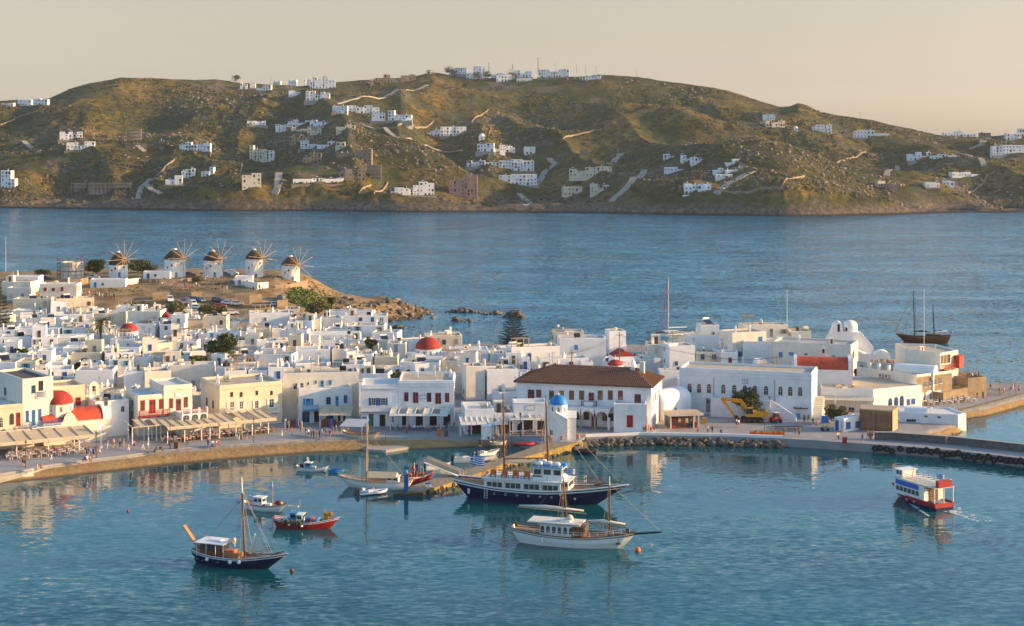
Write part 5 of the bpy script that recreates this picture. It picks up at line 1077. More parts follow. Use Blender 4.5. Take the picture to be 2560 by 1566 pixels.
# ------------------------------------------------------------------ awnings and terraces
def awning(label, A, B, dep, zb, zf, n, mat='awning', drop=.7, posts=True, z0=Q0, name='awning', gaps=()):
    """sloping fabric panels between beams, a hanging front panel and posts; A, B = front edge left and right"""
    e = B - A; L = e.length; root = thing(name, label, 'awning', (A.x, A.y, z0), math.atan2(e.y, e.x))
    fb = MB()
    for i in range(n):
        x0, x1 = L * i / n + .03, L * (i + 1) / n - .03
        if i not in gaps:
            vs = []
            for k in range(6):
                y = dep * k / 5; sag = .10 * math.sin(math.pi * k / 5); z = zf + (zb - zf) * k / 5 - sag * .5; vs += [(x0, y, z), (x1, y, z)]
            m = MB().add(vs + [(x, y, z - .05) for x, y, z in vs], [(2 * k, 2 * k + 1, 2 * k + 3, 2 * k + 2) for k in range(5)] + [(12 + 2 * k, 12 + 2 * k + 2, 12 + 2 * k + 3, 12 + 2 * k + 1) for k in range(5)]); m.build('fabric_panel', mat, root)
        if drop: 
            dz = drop * random.uniform(.85, 1.05); MB().add([(x0, -.0, zf - .02), (x1, 0, zf - .02), (x1, -.75, zf - dz), (x0, -.75, zf - dz), (x0, .04, zf - .05), (x1, .04, zf - .05), (x1, -.71, zf - dz - .03), (x0, -.71, zf - dz - .03)], [(0, 1, 2, 3), (7, 6, 5, 4)]).build('front_flap', mat, root)
        if i % 2 == 0 or i == n - 1:
            for yy in (0.1, dep * .55):
                if posts: MB().box(-.08, .08, -.08, .08, 0, zf - .08 + (zb - zf) * yy / dep).build('post', 'white_paint', root, (L * i / n + .1, yy, 0))
    for i in range(n + 1): fb.add([(L * i / n - .06, -.05, zf - .02), (L * i / n + .06, -.05, zf - .02), (L * i / n + .06, dep, zb - .02), (L * i / n - .06, dep, zb - .02), (L * i / n - .06, -.05, zf + .1), (L * i / n + .06, -.05, zf + .1), (L * i / n + .06, dep, zb + .1), (L * i / n - .06, dep, zb + .1)], [(0, 3, 2, 1), (4, 5, 6, 7), (0, 1, 5, 4), (1, 2, 6, 5), (2, 3, 7, 6), (3, 0, 4, 7)])
    fb.box(0, L, -.06, .06, zf - .1, zf + .05); fb.build('beam', mat, root)
    return root
awning('wide cream taverna awning in front of the beach church', LA(-40, -9.2), LA(236, -9.2), 7.5, 3.45, 2.95, 7, drop=.5)
awning('small cream awning under the corner house terrace', LA(-40, -1.6) + LAE * 4, LA(92, -1.6), 1.5, 3.7, 3.4, 3, drop=0, posts=False)
awning('long cream awning below the red balcony house', LA(418, -9.2), LA(545, -9.2), 8.4, 3.5, 3.0, 6, drop=.45)
awning('long cream awning with open slats below the mansion', LA(548, -9.0), LA(690, -9.0), 8.0, 3.4, 2.95, 7, drop=.45, gaps=(2, 4))
awning('bare frame awning beside the beach church flag', LA(330, -6.5), LA(410, -6.5), 5.5, 3.6, 3.1, 4, drop=0, gaps=(0, 2))
a_, b_ = GP(c3, 905, 1370), GP(c3, 1208, 1372); awning('brown shop awning under the blue balcony house', a_ + V2(0, -1.6), b_ + V2(0, -1.6), 3.2, 3.6, 2.7, 3, 'awning', .35)
a_, b_ = GP(c3, 1560, 1420), GP(c3, 2110, 1424); awning('white slatted glass canopy in front of maroon shutters', a_, b_, 4.6, 3.7, 3.3, 7, 'awning_white', .3, gaps=(1, 3, 5))
a_, b_ = GP(c4, 190, 1250), GP(c4, 445, 1244); awning('striped cream awning of the low restaurant', a_, b_, 3.2, 3.8, 2.8, 5, 'awning_white', .55)
a_, b_ = GP(c4, 450, 1246), GP(c4, 640, 1240); awning('pale awning of the narrow restaurant', a_, b_, 3.4, 3.3, 2.7, 4, 'awning_white', .5, gaps=(1,))
a_, b_ = GP(c4, 655, 1240), GP(c4, 965, 1236); awning('white glass canopy on posts beside the blue-domed chapel', a_, b_, 3.4, 3.7, 3.3, 5, 'awning_white', .25, gaps=(0, 2, 4))
a_, b_ = GP(c5, 1450, 1085), GP(c5, 1580, 1088); awning('little rusty lean-to shelter by the hall steps', a_, b_, 2.0, 2.5, 2.2, 2, 'rust', 0)

# ------------------------------------------------------------------ quay, jetty, pier
Qf = [P(u, v, 1.5).xy for u, v in [(1345, 1107), (1440, 1107), (1464, 1094), (1600, 1089), (1800, 1092), (1958, 1097), (2100, 1106), (2240, 1115), (2400, 1128), (2560, 1147), (2800, 1178)]]
Qb = [Qf[-1] + V2(2, 8), Qf[-2] + V2(1.5, 7.6), Qf[-4] + V2(1, 8), V2(80, 300), V2(84, 327), V2(70, 326), V2(40, 322), V2(2, 318), V2(-1, 300)]
tag(MB().prism([tuple(p) for p in Qf + Qb], -2.5, 1.53).build('quay', 'pale_paving'), kind='structure')
jt3 = [P(900 + x * .2435, 1060 + y * .2435, z) for x, y, z in [(2290, 178, 1.5), (2010, 252, 1.4), (1560, 377, 1.1), (1050, 570, .9), (645, 692, .8), (480, 692, .8), (530, 637, .8), (760, 562, .9), (1080, 470, 1.0), (1420, 362, 1.1), (1680, 272, 1.3), (1850, 200, 1.5)]]; jt = [q.xy for q in jt3]
jo = thing('jetty', 'low stone jetty with golden algae side running out from the chapel', 'jetty', (0, 0, 0))
_j = MB().prism([tuple(p) for p in jt], -2.5, .8, 0, 1); _j.v[12:] = [tuple(q) for q in jt3]; _j.build('jetty_body', ['jetty_side', 'jetty_top'], jo)
rng = np.random.default_rng(12)
def line_stones(name, label, pts, n, mat, size, zlo, zhi, spread, parent=None, squash=.8):
    """stones piled along a line"""
    pts = [Vector((*p, 0)) for p in pts]; seg = [(b - a).length for a, b in zip(pts[:-1], pts[1:])]; tot = sum(seg); C = []
    for _ in range(n):
        t = random.uniform(0, tot); i = 0
        while t > seg[i] and i < len(seg) - 1: t -= seg[i]; i += 1
        q = pts[i].lerp(pts[i + 1], t / seg[i]); k = random.random(); C.append((q.x, q.y - spread * k, zhi - (zhi - zlo) * k))
    C = np.array(C); s = size * (.5 + rng.random(n))
    return C, s
# rubble sea wall under the quay: the larger stones are pieces of their own
wall_o = thing('rubble_sea_wall', 'rough boulder sea wall below the white quay parapet', 'wall', (0, 0, 0))
C, s = line_stones('', '', Qf[1:6], 300, '', .48, .05, 1.05, 1.7)
bm = []
for k in range(5):
    V = ICO_V * (1 + .35 * (rng.random((12, 1)) - .5) * 2); me = bpy.data.meshes.new('boulder'); me.from_pydata([tuple(v) for v in V], [], [tuple(int(i) for i in f) for f in ICO_F]); me.materials.append(MATS['stone_grey' if k % 2 else 'stone']); bm.append(me)
for c, z in zip(C, s): o = OB('boulder', bm[random.randrange(5)], wall_o, tuple(c), random.uniform(0, 6), (z * 1.2, z, z * .75))
q = [p + V2(0, .25) for p in Qf[2:6]]; tag(ribbon('quay_parapet', [p + V2(0, .5) for p in q], q, 2.0, 'whitewash', .6), 'low whitewashed parapet along the top of the boulder wall', 'wall')
# pier wall and tyres
pw = [P(2194, 1106, 1.5).xy + V2(0, 2), Qf[-4] + V2(.6, 5.2), Qf[-3] + V2(.8, 5.6), Qf[-2] + V2(1, 5.8), Qf[-1] + V2(1.5, 6.4)]
tag(ribbon('pier_wall', [p + V2(.1, .9) for p in pw], pw, 2.95, 'stone_grey', 1.6), 'grey stone wall along the back of the long pier', 'wall')
tag(ribbon('pier_wall_cap', [p + V2(.12, 1.0) for p in pw], [p + V2(-.05, -.1) for p in pw], 3.02, 'concrete', .06), 'smooth concrete coping on the long pier wall', 'coping')
ty = MB().lathe([(.33 + .17 * math.cos(t), .17 * math.sin(t)) for t in np.linspace(0, 2 * math.pi, 9)], 12).mesh('tyre', 'rubber', True)
TY = []; k = 0; base = [Qf[-5], Qf[-4], Qf[-3], Qf[-2], Qf[-1]]; tot = sum((b - a).length for a, b in zip(base[:-1], base[1:])); d = 6.5
while d < tot - 9:
    t = d; i = 0
    while t > (base[i + 1] - base[i]).length: t -= (base[i + 1] - base[i]).length; i += 1
    q = base[i].lerp(base[i + 1], t / (base[i + 1] - base[i]).length); e = (base[i + 1] - base[i]).normalized()
    o = OB('tyre', ty, None, (q.x + e.y * .22, q.y - e.x * .22, random.uniform(.75, 1.25) - (.25 if k % 2 else 0)), 0, (1.25, 1.25, 1.25)); o.rotation_euler = (R(90), 0, math.atan2(e.y, e.x)); k += 1
    tag(o, None, 'tyre', 'tyres along the pier'); TY.append(o); d += random.uniform(.85, 1.9) if d < 14 else random.uniform(.8, 1.15)
# algae-green edge of the point, shore stones
pe = [P(u, v, 0).xy for u, v in [(2393, 1046), (2440, 1034), (2500, 1018), (2560, 1001), (2700, 985)]]
tag(ribbon('point_terrace', [p + V2(-6, 10) for p in pe], pe, 1.5, 'pale_paving', .1), kind='structure'); tag(ribbon('sea_wall', [p + V2(0, .6) for p in pe], [p + V2(.0, -.05) for p in pe], 1.62, 'algae', 3), 'golden weed-grown sea wall of the cafe terrace on the point', 'wall')
def shore_rocks(label, C, s, mats, squash=.7):
    tag(OB('shore_rocks', lumps('shore_rocks', np.asarray(C, float), s, mats, rng.integers(0, len(mats), len(C)), rng, squash, .4)), label, 'rocks', kind='stuff')
C, s = line_stones('', '', pe[:4], 90, '', .5, -.2, .4, 2.2); shore_rocks('weedy stones at the foot of the terrace sea wall', C, s, ['rock_dark', 'algae'])
C, s = line_stones('', '', [P(2100, 1086, 0).xy + V2(8, 4), P(2420, 1086, 0).xy + V2(-3, 1)], 60, '', .45, -.1, .3, 2); shore_rocks('weedy stones below the blank white block', C, s, ['rock_dark', 'algae'])
C, s = line_stones('', '', [jt[i] for i in (0, 1, 2, 3, 4)], 90, '', .3, -.15, .25, .35); shore_rocks('stones along the foot of the jetty', C, s, ['rock_dark', 'stone'])
# rocks on the windmill headland and skerries in the cove
C = []
for (x, y, n_, sx, sy, z) in ((-46, 500, 120, 12, 14, 1.6), (-34, 518, 120, 8, 12, 1.0), (-58, 515, 90, 14, 16, 4.5), (-42, 485, 50, 6, 10, .8)):
    a = rng.normal(0, 1, (n_, 2)) * (sx * .5, sy * .5) + (x, y); zz = lz(a[:, 0], a[:, 1]); C.append(np.stack([a[:, 0], a[:, 1], np.maximum(zz, -.3)], -1))
C = np.concatenate(C); s = .3 + 1.1 * rng.random(len(C)) ** 3; shore_rocks('brown granite boulders on the headland below the windmills', C, s, ['rock', 'rock', 'rock_dark', 'rock_dark'], .8)
for lb, (cr, x0, x1, y, n_, hh) in {'long low dark skerry farthest out in the cove': (c3, 2090, 2411, 305, 60, .9), 'pointed dark rock islet behind the tall pine': (c4, 600, 790, 128, 70, 2.0), 'small flat skerry near the headland': (c3, 1570, 1700, 455, 26, .7), 'small dark rock in the middle of the cove': (c3, 2145, 2240, 388, 22, .9), 'tiny skerry beside the middle rock': (c3, 2275, 2340, 390, 12, .5), 'thin skerry line left of the islet': (c4, 380, 600, 95, 30, .7), 'low reef close to the headland tip': (c3, 1740, 1960, 300, 50, 1.2), 'round brown boulder at the headland shore': (c3, 1560, 1730, 358, 40, 2.4)}.items():
    a, b_ = P(*cr(x0, y)), P(*cr(x1, y)); t = rng.random(n_); k_ = np.sin(np.pi * t); C = np.stack([a.x + (b_.x - a.x) * t, a.y + rng.normal(0, 1.2, n_), hh * k_ * rng.random(n_) * .8], -1); s = .45 + hh * .75 * rng.random(n_) * k_
    tag(OB('sea_rock', lumps('sea_rock', C, s, ['rock_dark', 'rock'], (rng.random(n_) < .25).astype(int), rng, .7, .4)), lb, 'rock')

# ------------------------------------------------------------------ the white town
SKYL = np.array([(-200, 690), (0, 690), (200, 712), (230, 745), (560, 760), (600, 780), (711, 775), (942, 780), (975, 790), (985, 838), (1059, 830), (1157, 838), (1180, 855), (1334, 852), (1381, 834), (1464, 832), (1522, 828), (1567, 838), (1575, 850), (1657, 850), (1714, 840), (1800, 832), (1852, 815), (1977, 815), (2030, 835), (2130, 862), (2400, 880)]).T
def town_house(cx, Y, zg, w, d, h, rz, rr, front=True, extra=True, style=None, mat=None, feats=None):
    root = thing('town_house', None, 'house', (cx, Y, zg), rz, 'white houses of the town')
    mat = mat or rr.choices(('whitewash', 'whitewash_cool', 'whitewash_warm', 'cream'), (.42, .24, .24, .10))[0]; roof = rr.choices(('roof_white', 'roof_grey', 'roof_tan'), (.3, .3, .4))[0]
    par = rr.uniform(.25, .6); wall = wall_mesh(w, d, h, par, .28, .07, 0, 3, rr=rr).build('wall', mat, root)
    roof_slab(w, d, h, par, .28, 0).build('roof', roof, root)
    col = style or rr.choices(('blue', 'sky', 'grey', 'brown', 'green', 'teal', 'maroon', 'red'), (.18, .12, .26, .26, .05, .05, .05, .03))[0]; fl = max(1, round(h / 3.2)); at = dict(where='town', mat=mat, col=col, fl=fl, feats=[])
    n = max(1, int(w / 2.6))
    for f_ in range(fl):
        for k in range(n):
            if rr.random() < .5:
                kd = rr.choices(('win', 'closed', 'shut', 'door'), (.5, .2, .15, .15))[0]; z = f_ * h / fl
                opening(root, kd, col if kd != 'win' or rr.random() < .6 else 'white', -w / 2 + w * (k + .5) / n + rr.uniform(-.3, .3), 0, z + (.15 if kd == 'door' else .9), rr.uniform(.75, 1.0), 2.0 if kd == 'door' else rr.uniform(1.0, 1.35))
        for sgn, a in ((1, 90), (-1, -90)):
            for yy in ([d * .5] if d < 5.5 else [d * .3, d * .7]):
                if rr.random() < .5: opening(root, rr.choice(('win', 'closed')), col, sgn * w / 2, yy + rr.uniform(-.4, .4), f_ * h / fl + .9, rr.uniform(.7, 1.0), rr.uniform(1.0, 1.4), R(a))
    for _ in range(rr.choices((2, 3, 4, 6), (.25, .35, .25, .15))[0]):
        kd = rr.choices(('chimney', 'chimney_tall', 'solar_heater', 'water_tank', 'white_tank', 'air_conditioner', 'antenna', 'stair_head', 'satellite_dish', 'pergola', 'plant_pot', 'bench_ledge'), (.19, .13, .12, .06, .06, .18, .2, .04, .07, .05, .06, .05))[0]
        if kd in ('stair_head', 'pergola', 'solar_heater') and min(w, d) < 4.5: kd = 'antenna'
        clutter(root, kd, rr.uniform(-.35, .35) * w, d * rr.uniform(.2, .8), h - par + (.55 if kd == 'satellite_dish' else 0), R(rr.choice((0, 15, 30, 80))) if kd != 'stair_head' else 0, rr.uniform(.85, 1.1)); at['feats'].append(kd)
    if extra and rr.random() < .3 and w > 5:       # a lower or higher room joined on
        ww, dd, hh = w * rr.uniform(.35, .6), d * rr.uniform(.5, .8), h + rr.choice((-1.4, 2.4, 2.7)); xx = rr.choice((-1, 1)) * (w - ww) / 2 * .96
        if hh > h: wall_mesh(ww, dd, hh, .3, .25, .05, 0, 0, rr=rr).build('upper_room', mat, root, (xx, d - dd - .1, 0)); MB().box(-ww / 2 + .2, ww / 2 - .2, .2, dd - .2, hh - .6, hh - .29).build('roof', roof, root, (xx, d - dd - .1, 0)); opening(root, 'door', col, xx, d - dd - .1, h - par + .02, .8, 1.9); at['feats'].append('upper room')
        else: wall_mesh(ww, 2.6, max(2.6, hh), .3, .25, .05, -2.6, 3, rr=rr).build('porch_room', mat, root, (xx, -.02, 0)); MB().box(-ww / 2 + .2, ww / 2 - .2, -2.4, -.2, max(2.6, hh) - .6, max(2.6, hh) - .29).build('roof', roof, root, (xx, -.02, 0)); opening(root, 'win', col, xx, -2.62, .9, .8, 1.1); at['feats'].append('front room')
    ALL_HOUSES.append((root, at)); FOOT.append((cx, Y + d / 2, min(w, d) / 2)); 
    if w > d * 1.3:
        for s_ in (-.33, .33): FOOT.append((cx + w * s_ * math.cos(rz), Y + d / 2 + w * s_ * math.sin(rz), d / 2))
    return root
def from_roof(cr, x0, x1, yt, h, rz=None, d=None, sd=0, **kw):
    """a house whose front roof edge shows at this pixel row"""
    rr = random.Random(sd); (u0, v), (u1, _) = cr(x0, yt), cr(x1, yt); Y = 400.0
    for _ in range(12): zg = gz((u0 + u1) / 2 * Y / F - 1280 * Y / F, Y); Y = .5 * Y + .5 * F * (H - zg - h) / (v - V0)
    w = (u1 - u0) / F * Y; d = d or rr.uniform(5, 7.5); cx = ((u0 + u1) / 2 - 1280) / F * Y
    return town_house(cx, Y, zg, max(2.5, w * .93), d, h, R(rr.uniform(-6, 14)) if rz is None else R(rz), rr, extra=False, **kw)
LIST = {c1: [(365, 735, 560, 6.3, 4), (0, 300, 545, 4.5), (45, 370, 495, 4), (60, 270, 600, 4), (110, 470, 705, 6, 2), (520, 895, 700, 6.6, 18), (100, 390, 815, 4.5), (570, 880, 850, 4.5), (880, 1185, 842, 6, 8), (1080, 1370, 778, 5.5), (1190, 1520, 822, 7, -2), (220, 580, 885, 4.5), (95, 570, 985, 5, 0), (570, 880, 925, 5.2), (230, 860, 1066, 4.4, 6), (-120, 100, 868, 6), (1030, 1270, 1084, 4.2), (1275, 1430, 1080, 4), (1280, 1640, 1125, 5, 22), (1645, 1860, 1104, 5, 0), (1600, 1850, 1034, 4), (1860, 2010, 1038, 4.2), (1680, 2255, 912, 4.2, 6), (1900, 2140, 872, 6.4),
             (0, 140, 1165, 4), (230, 580, 1235, 4.4), (580, 1000, 1166, 4), (850, 1120, 1206, 4), (1130, 1400, 1256, 4.6), (1400, 1800, 1246, 4.2), (-60, 150, 1305, 5), (150, 340, 1296, 5), (330, 430, 1325, 5.6), (290, 690, 1376, 5, 14), (700, 1075, 1376, 6.6), (1160, 1360, 1392, 6), (1360, 1620, 1386, 6.2, 20), (1590, 2030, 1325, 5.6), (2030, 2400, 1346, 5.4), (2170, 2390, 1226, 4.4), (-80, 140, 1000, 5)],
        c3: [(0, 150, 395, 4), (150, 300, 393, 4), (225, 630, 310, 6.4, 10), (635, 915, 366, 5), (570, 715, 275, 5.5), (920, 1110, 354, 4.6), (960, 1430, 296, 4.4), (1120, 1555, 336, 5.4, 4), (235, 440, 455, 4.6), (440, 780, 456, 4), (520, 790, 474, 4.5), (800, 1300, 514, 4), (0, 240, 484, 4), (305, 510, 576, 5.4), (330, 560, 646, 4.4), (560, 800, 596, 4), (665, 1010, 656, 4.8, 8), (1010, 1235, 650, 4.4), (785, 1110, 592, 4), (1190, 1410, 696, 5), (1410, 1640, 724, 4.6), (1530, 1720, 596, 5), (1880, 2250, 524, 6.4, 6), (1640, 2040, 776, 5, -2), (2040, 2240, 762, 4.6), (410, 630, 824, 6, 10), (0, 220, 856, 5.5), (220, 410, 852, 5.4), (820, 990, 816, 5.4), (1200, 1560, 885, 5.5), (1450, 1700, 834, 5), (1100, 1330, 796, 5)],
        c4: [(650, 1155, 405, 7.2, 14), (70, 470, 436, 5.2, 4), (475, 650, 466, 4.6), (930, 1420, 516, 5.8, 8), (1110, 1585, 322, 7.5, 4), (1590, 1760, 256, 8.2, 10), (1060, 1370, 264, 6.4), (1950, 2150, 384, 6, 0), (2150, 2411, 396, 8.2, 10), (240, 432, 586, 7.4, 12), (432, 750, 616, 6.6, 12), (0, 215, 294, 5.6)],
        c5: [(515, 870, 454, 5.4, -4), (840, 1220, 268, 10, 18), (950, 1420, 196, 9.5, 4), (565, 755, 200, 8), (430, 840, 294, 6.4), (1420, 1620, 256, 8), (740, 960, 442, 5.6)]}
# churches in the town
def town_church(cr, x, ybase_dome, rpx, Yd, label, mat='red_dome', zw=None, drum=1.6, rise=None, body=True, name='domed_church'):
    u, v = cr(x, ybase_dome); q = PY(u, v, Yd); r = rpx * K / F * Yd; zg = gz(q.x, q.y); root = thing(name, label, 'church', (q.x, q.y, zg), R(8)); zb = q.z - zg
    hw = zb - drum; MB().box(-r * 1.5, r * 1.5, -r * 1.3, r * 1.5, -3, max(2.5, hw)).build('wall', 'whitewash', root)
    dome_parts(root, (0, 0, 0), r, hw - .1, drum, rise or r * .86, mat, 'whitewash', 12); opening(root, 'door', 'blue', 0, -r * 1.3, .1, 1, 2); FOOT.append((q.x, q.y, r * 1.5))
    return root
town_church(c3, 1922, 640, 122, 379, 'large red-domed church rising above the middle of the town')
town_church(c1, 1213, 1005, 86, 409, 'smaller red-domed church beside the palm tree')
r_ = thing('bell_tower', 'little white bell tower with pink cap among the town roofs', 'bell tower', (*PY(*c1(1565, 960), 425).xy, 4), R(10)); zt = H - (c1(1565, 885)[1] - V0) / F * 425 - 4
MB().box(-1.6, 1.6, -1.6, 1.6, -1, zt - 2).box(-1.8, 1.8, -1.8, 1.8, zt - 2, zt - 1.8).build('base', 'whitewash', r_)
for a, b_ in ((-1.2, -1.2), (1.2, -1.2), (1.2, 1.2), (-1.2, 1.2)): MB().box(a - .25, a + .25, b_ - .25, b_ + .25, zt - 1.8, zt).build('pillar', 'whitewash', r_)
MB().box(-1.6, 1.6, -1.6, 1.6, zt, zt + .2).build('cornice', 'whitewash', r_); MB().lathe([(1.3, zt + .2), (.9, zt + 1), (.3, zt + 1.6), (0, zt + 2.0)], 10).build('cap', 'red_dome', r_); MB().lathe([(.45, zt - 1.3), (.35, zt - .8), (.1, zt - .5), (0, zt - .45)], 8).build('bell', 'rust', r_)
for lb, cr, x, y, Yd in (('small chapel with pale red gable roof behind the town hall', c4, 1720, 485, 366), ('tiny red-domed chapel just behind the tiled town hall roof', c4, 1655, 600, 338)):
    q = PY(*cr(x, y), Yd); zg = gz(q.x, q.y); root = thing('chapel', lb, 'chapel', (q.x, q.y, zg), R(12)); zb = q.z - zg
    MB().box(-2.6, 2.6, -2, 3, -2, zb).build('wall', 'whitewash_cool', root)
    if Yd > 350: MB().extr([(-2.7, zb), (0, zb + 1.4), (2.7, zb)], -2.1, 3.1).build('gable_roof', 'red_dome', root); MB().extr([(-.7, 0), (-.7, 1.2), (0, 2.2), (.7, 1.2), (.7, 0)], -.2, .2).build('bell_gable', 'whitewash', root, (1, 2.6, zb + .9))
    else: dome_parts(root, (0, .4, 0), 1.7, zb - .3, .8, 1.2, 'red_dome', 'whitewash_cool', 10, wins=False); MB().lathe([(.9, 0), (.5, .8), (0, 1.7)], 4, 0, (4.2, 1, zb)).build('pyramid_cap', 'whitewash', root)
sd = 1000
for cr, lst in LIST.items():
    for a in lst:
        from_roof(cr, *a[:4], a[4] if len(a) > 4 else None, sd=sd); sd += 1
EXCL = [(-28, 372, 9), (-110, 402, 7), (42, 326, 24), (66, 318, 22), (20, 306, 16), (-98, 486, 18), (-80, 492, 18), (-116, 492, 16), (-62, 500, 22), (-95, 515, 40), (-130, 520, 34), (-70, 522, 24), (-50, 510, 16), (-42, 292, 12), (-20, 300, 8), (70, 345, 9), (92, 345, 22), (108, 356, 18), (-38, 428, 4), (-86, 452, 6), (-78, 450, 4), (-56, 382, 6), (-38, 385, 6), (-11, 448, 5), (92, 395, 10), (-168, 505, 16), (-30, 396, 5)]
fx = []; rr = random.Random(77); Yv = 317.0
while Yv < 470:
    xv = -Yv * .345
    while xv < Yv * .20:
        x, y = xv + rr.uniform(-1.5, 1.5), Yv + rr.uniform(-1.5, 1.5); xv += 8.9
        w, d, h = rr.uniform(4.5, 9), rr.uniform(4, 6.5), rr.choices((3.2, 4.0, 5.0), (.4, .4, .2))[0]; r0 = min(w, d) / 2
        if (x < 0 and y < LA(1280 + F * x / y, 9).y) or (x >= -46 and y < 324) or poly_dist(np.array([x]), np.array([y]), LAND)[0] < 6: continue
        if any((x - a) ** 2 + (y - b_) ** 2 < c ** 2 for a, b_, c in EXCL): continue
        if any((x - a) ** 2 + (y + d / 2 - b_) ** 2 < (r0 * .75 + c * .95) ** 2 for a, b_, c in FOOT): continue
        zg = gz(x, y); uu, vv = UV((x, y, zg + h + 1.0))
        if vv < np.interp(uu, *SKYL) + 4: continue
        town_house(x, y, zg, w, d, h, R(rr.uniform(-8, 22)), rr, extra=vv > np.interp(uu, *SKYL) + 40)
    Yv += 7.8
print('HOUSES', len([1 for _, a in ALL_HOUSES if a['where'] == 'town']))

# ------------------------------------------------------------------ windmills
_YL = np.arange(262, 600, .5)
def hit_land(u, v):
    zz = lz((u - 1280) / F * _YL, _YL); zz = np.where(zz > 1.2, np.maximum(zz, 1.5), zz); ray = H - (v - V0) / F * _YL; i = int(np.argmax(zz >= ray)); Yh = _YL[i]; return Vector(((u - 1280) / F * Yh, float(Yh), float(zz[i])))
def windmill(label, cr, x0, x1, ycap, yapex, ybase, hx, hy, seed, ang=42):
    rr = random.Random(seed); (ua, vb), (ub, _) = cr(x0, ybase), cr(x1, ybase); Yw = 527.0; q = PY((ua + ub) / 2, vb, Yw); sc = Yw / F; r = (ub - ua) * sc / 2; hw = (vb - cr(0, ycap)[1]) * sc; ha = (vb - cr(0, yapex)[1]) * sc
    root = thing('windmill', label, 'windmill', (q.x, q.y + r, q.z), 0, 'windmills on the headland')
    MB().lathe([(r * 1.05, -3), (r * 1.02, 0), (r * .97, hw), (r * .9, hw)], 28).build('tower', 'whitewash', root, smooth=False)
    prof = [(r * 1.04, hw - .3), (r * 1.0, hw + .15), (r * .78, hw + (ha - hw) * .38), (r * .45, hw + (ha - hw) * .72), (r * .2, ha - .35)]
    cap = MB().lathe(prof, 28); cap.v = [(x * (1 + rr.uniform(-.03, .03)), y * (1 + rr.uniform(-.03, .03)), z + rr.uniform(-.12, .08)) for x, y, z in cap.v]; co = cap.build('thatch_cap', 'thatch', root)
    MB().lathe([(r * .22, ha - .4), (r * .2, ha - .05), (r * .08, ha + .1), (0, ha + .12)], 10).build('cap_knob', 'whitewash', co)
    a = R(ang); d = Vector((math.sin(a), -math.cos(a), 0)); zh = (vb - cr(0, hy)[1]) * sc; hub = d * (r * 1.05 + .9); w = OB('sail_wheel', MB().tube([(0, 2.2, 0), (0, -.5, 0)], [.22, .2], 8).mesh('sail_wheel', 'mast_wood'), root, (hub.x, hub.y, zh), a)
    L = 6.6; sp = MB().tube([(0, -.1, 0), (0, -.25, L)], [.11, .06], 5).mesh('spoke', 'pale_wood')
    off = rr.uniform(0, R(30))
    for k in range(12): o = OB('spoke', sp, w); o.rotation_euler = (0, off + k * math.pi / 6, 0)
    MB().tube([(0, -.2, 0), (0, -3.2, 0)], [.12, .06], 5).build('bowsprit', 'mast_wood', w)
    st = MB()
    for k in range(12): t = off + k * math.pi / 6; t2 = t + math.pi / 6; st.tube([(0, -3.1, 0), (L * .97 * math.sin(t), -.25, L * .97 * math.cos(t))], .015, 3, 0, False); st.tube([(L * .97 * math.sin(t), -.25, L * .97 * math.cos(t)), (L * .97 * math.sin(t2), -.25, L * .97 * math.cos(t2))], .02, 3, 0, False)
    st.build('rigging', 'rope', w)
    for az, zz, k in ((-70, .2, 'door'), (-95, hw * .62, 'win'), (-40, hw * .7, 'win'), (-120, hw * .5, 'win')):
        t = R(az); opening(root, k, 'blue' if k == 'win' else 'sky', r * 1.0 * math.cos(t), r * 1.0 * math.sin(t), zz, .8 if k == 'door' else .55, 1.9 if k == 'door' else .7, t + R(90))
    return root
windmill('leftmost thatched windmill, with thatch hanging low on its tower', c1, 1005, 1180, 380, 265, 515, 1170, 335, 1)
windmill('second windmill from the trees, beside a low white house', c1, 1525, 1725, 330, 240, 515, 1705, 330, 2, 50)
windmill('middle windmill of the five, its wheel against the sea', c1, 1900, 2080, 340, 255, 515, 2080, 335, 3, 44)
windmill('slim fourth windmill behind a curved white terrace wall', D, 587, 630, 622, 601, 674, 627, 622, 4, 52)
windmill('rightmost windmill standing above the green slope', D, 675, 718, 637, 617, 681, 714, 639, 5, 48)
q = PY(*c1(652, 515), 527); r = 205 * K / F * 527 / 2; root = thing('ruined_mill', 'roofless round mill wrapped in rusty scaffolding', 'windmill', (q.x, q.y + r, q.z)); hw = 150 * K / F * 527
MB().lathe([(r * 1.06, -3), (r, hw), (r - .5, hw), (r - .5, hw - .8)], 24).build('tower', 'whitewash_warm', root); MB().lathe([(r * 1.02, hw * .4), (r * 1.05, hw * .42), (r * 1.02, hw * .46)], 24).lathe([(r * 1.01, hw * .75), (r * 1.04, hw * .77), (r * 1.01, hw * .81)], 24).build('band', 'concrete', root)
sc_ = MB(); R2 = r + 1.4
for k in range(12):
    a = 2 * math.pi * k / 12; a2 = 2 * math.pi * (k + 1) / 12
    for rr_ in (R2, R2 - .9): sc_.tube([(rr_ * math.cos(a), rr_ * math.sin(a), -1), (rr_ * math.cos(a), rr_ * math.sin(a), hw + random.uniform(1, 2))], .06, 4)
    for zz in np.arange(1.2, hw + 1.2, 1.25): sc_.tube([(R2 * math.cos(a), R2 * math.sin(a), zz), (R2 * math.cos(a2), R2 * math.sin(a2), zz)], .05, 4); sc_.tube([(R2 * math.cos(a), R2 * math.sin(a), zz), ((R2 - .9) * math.cos(a), (R2 - .9) * math.sin(a), zz)], .05, 4)
sc_.build('scaffold', 'rust', root)
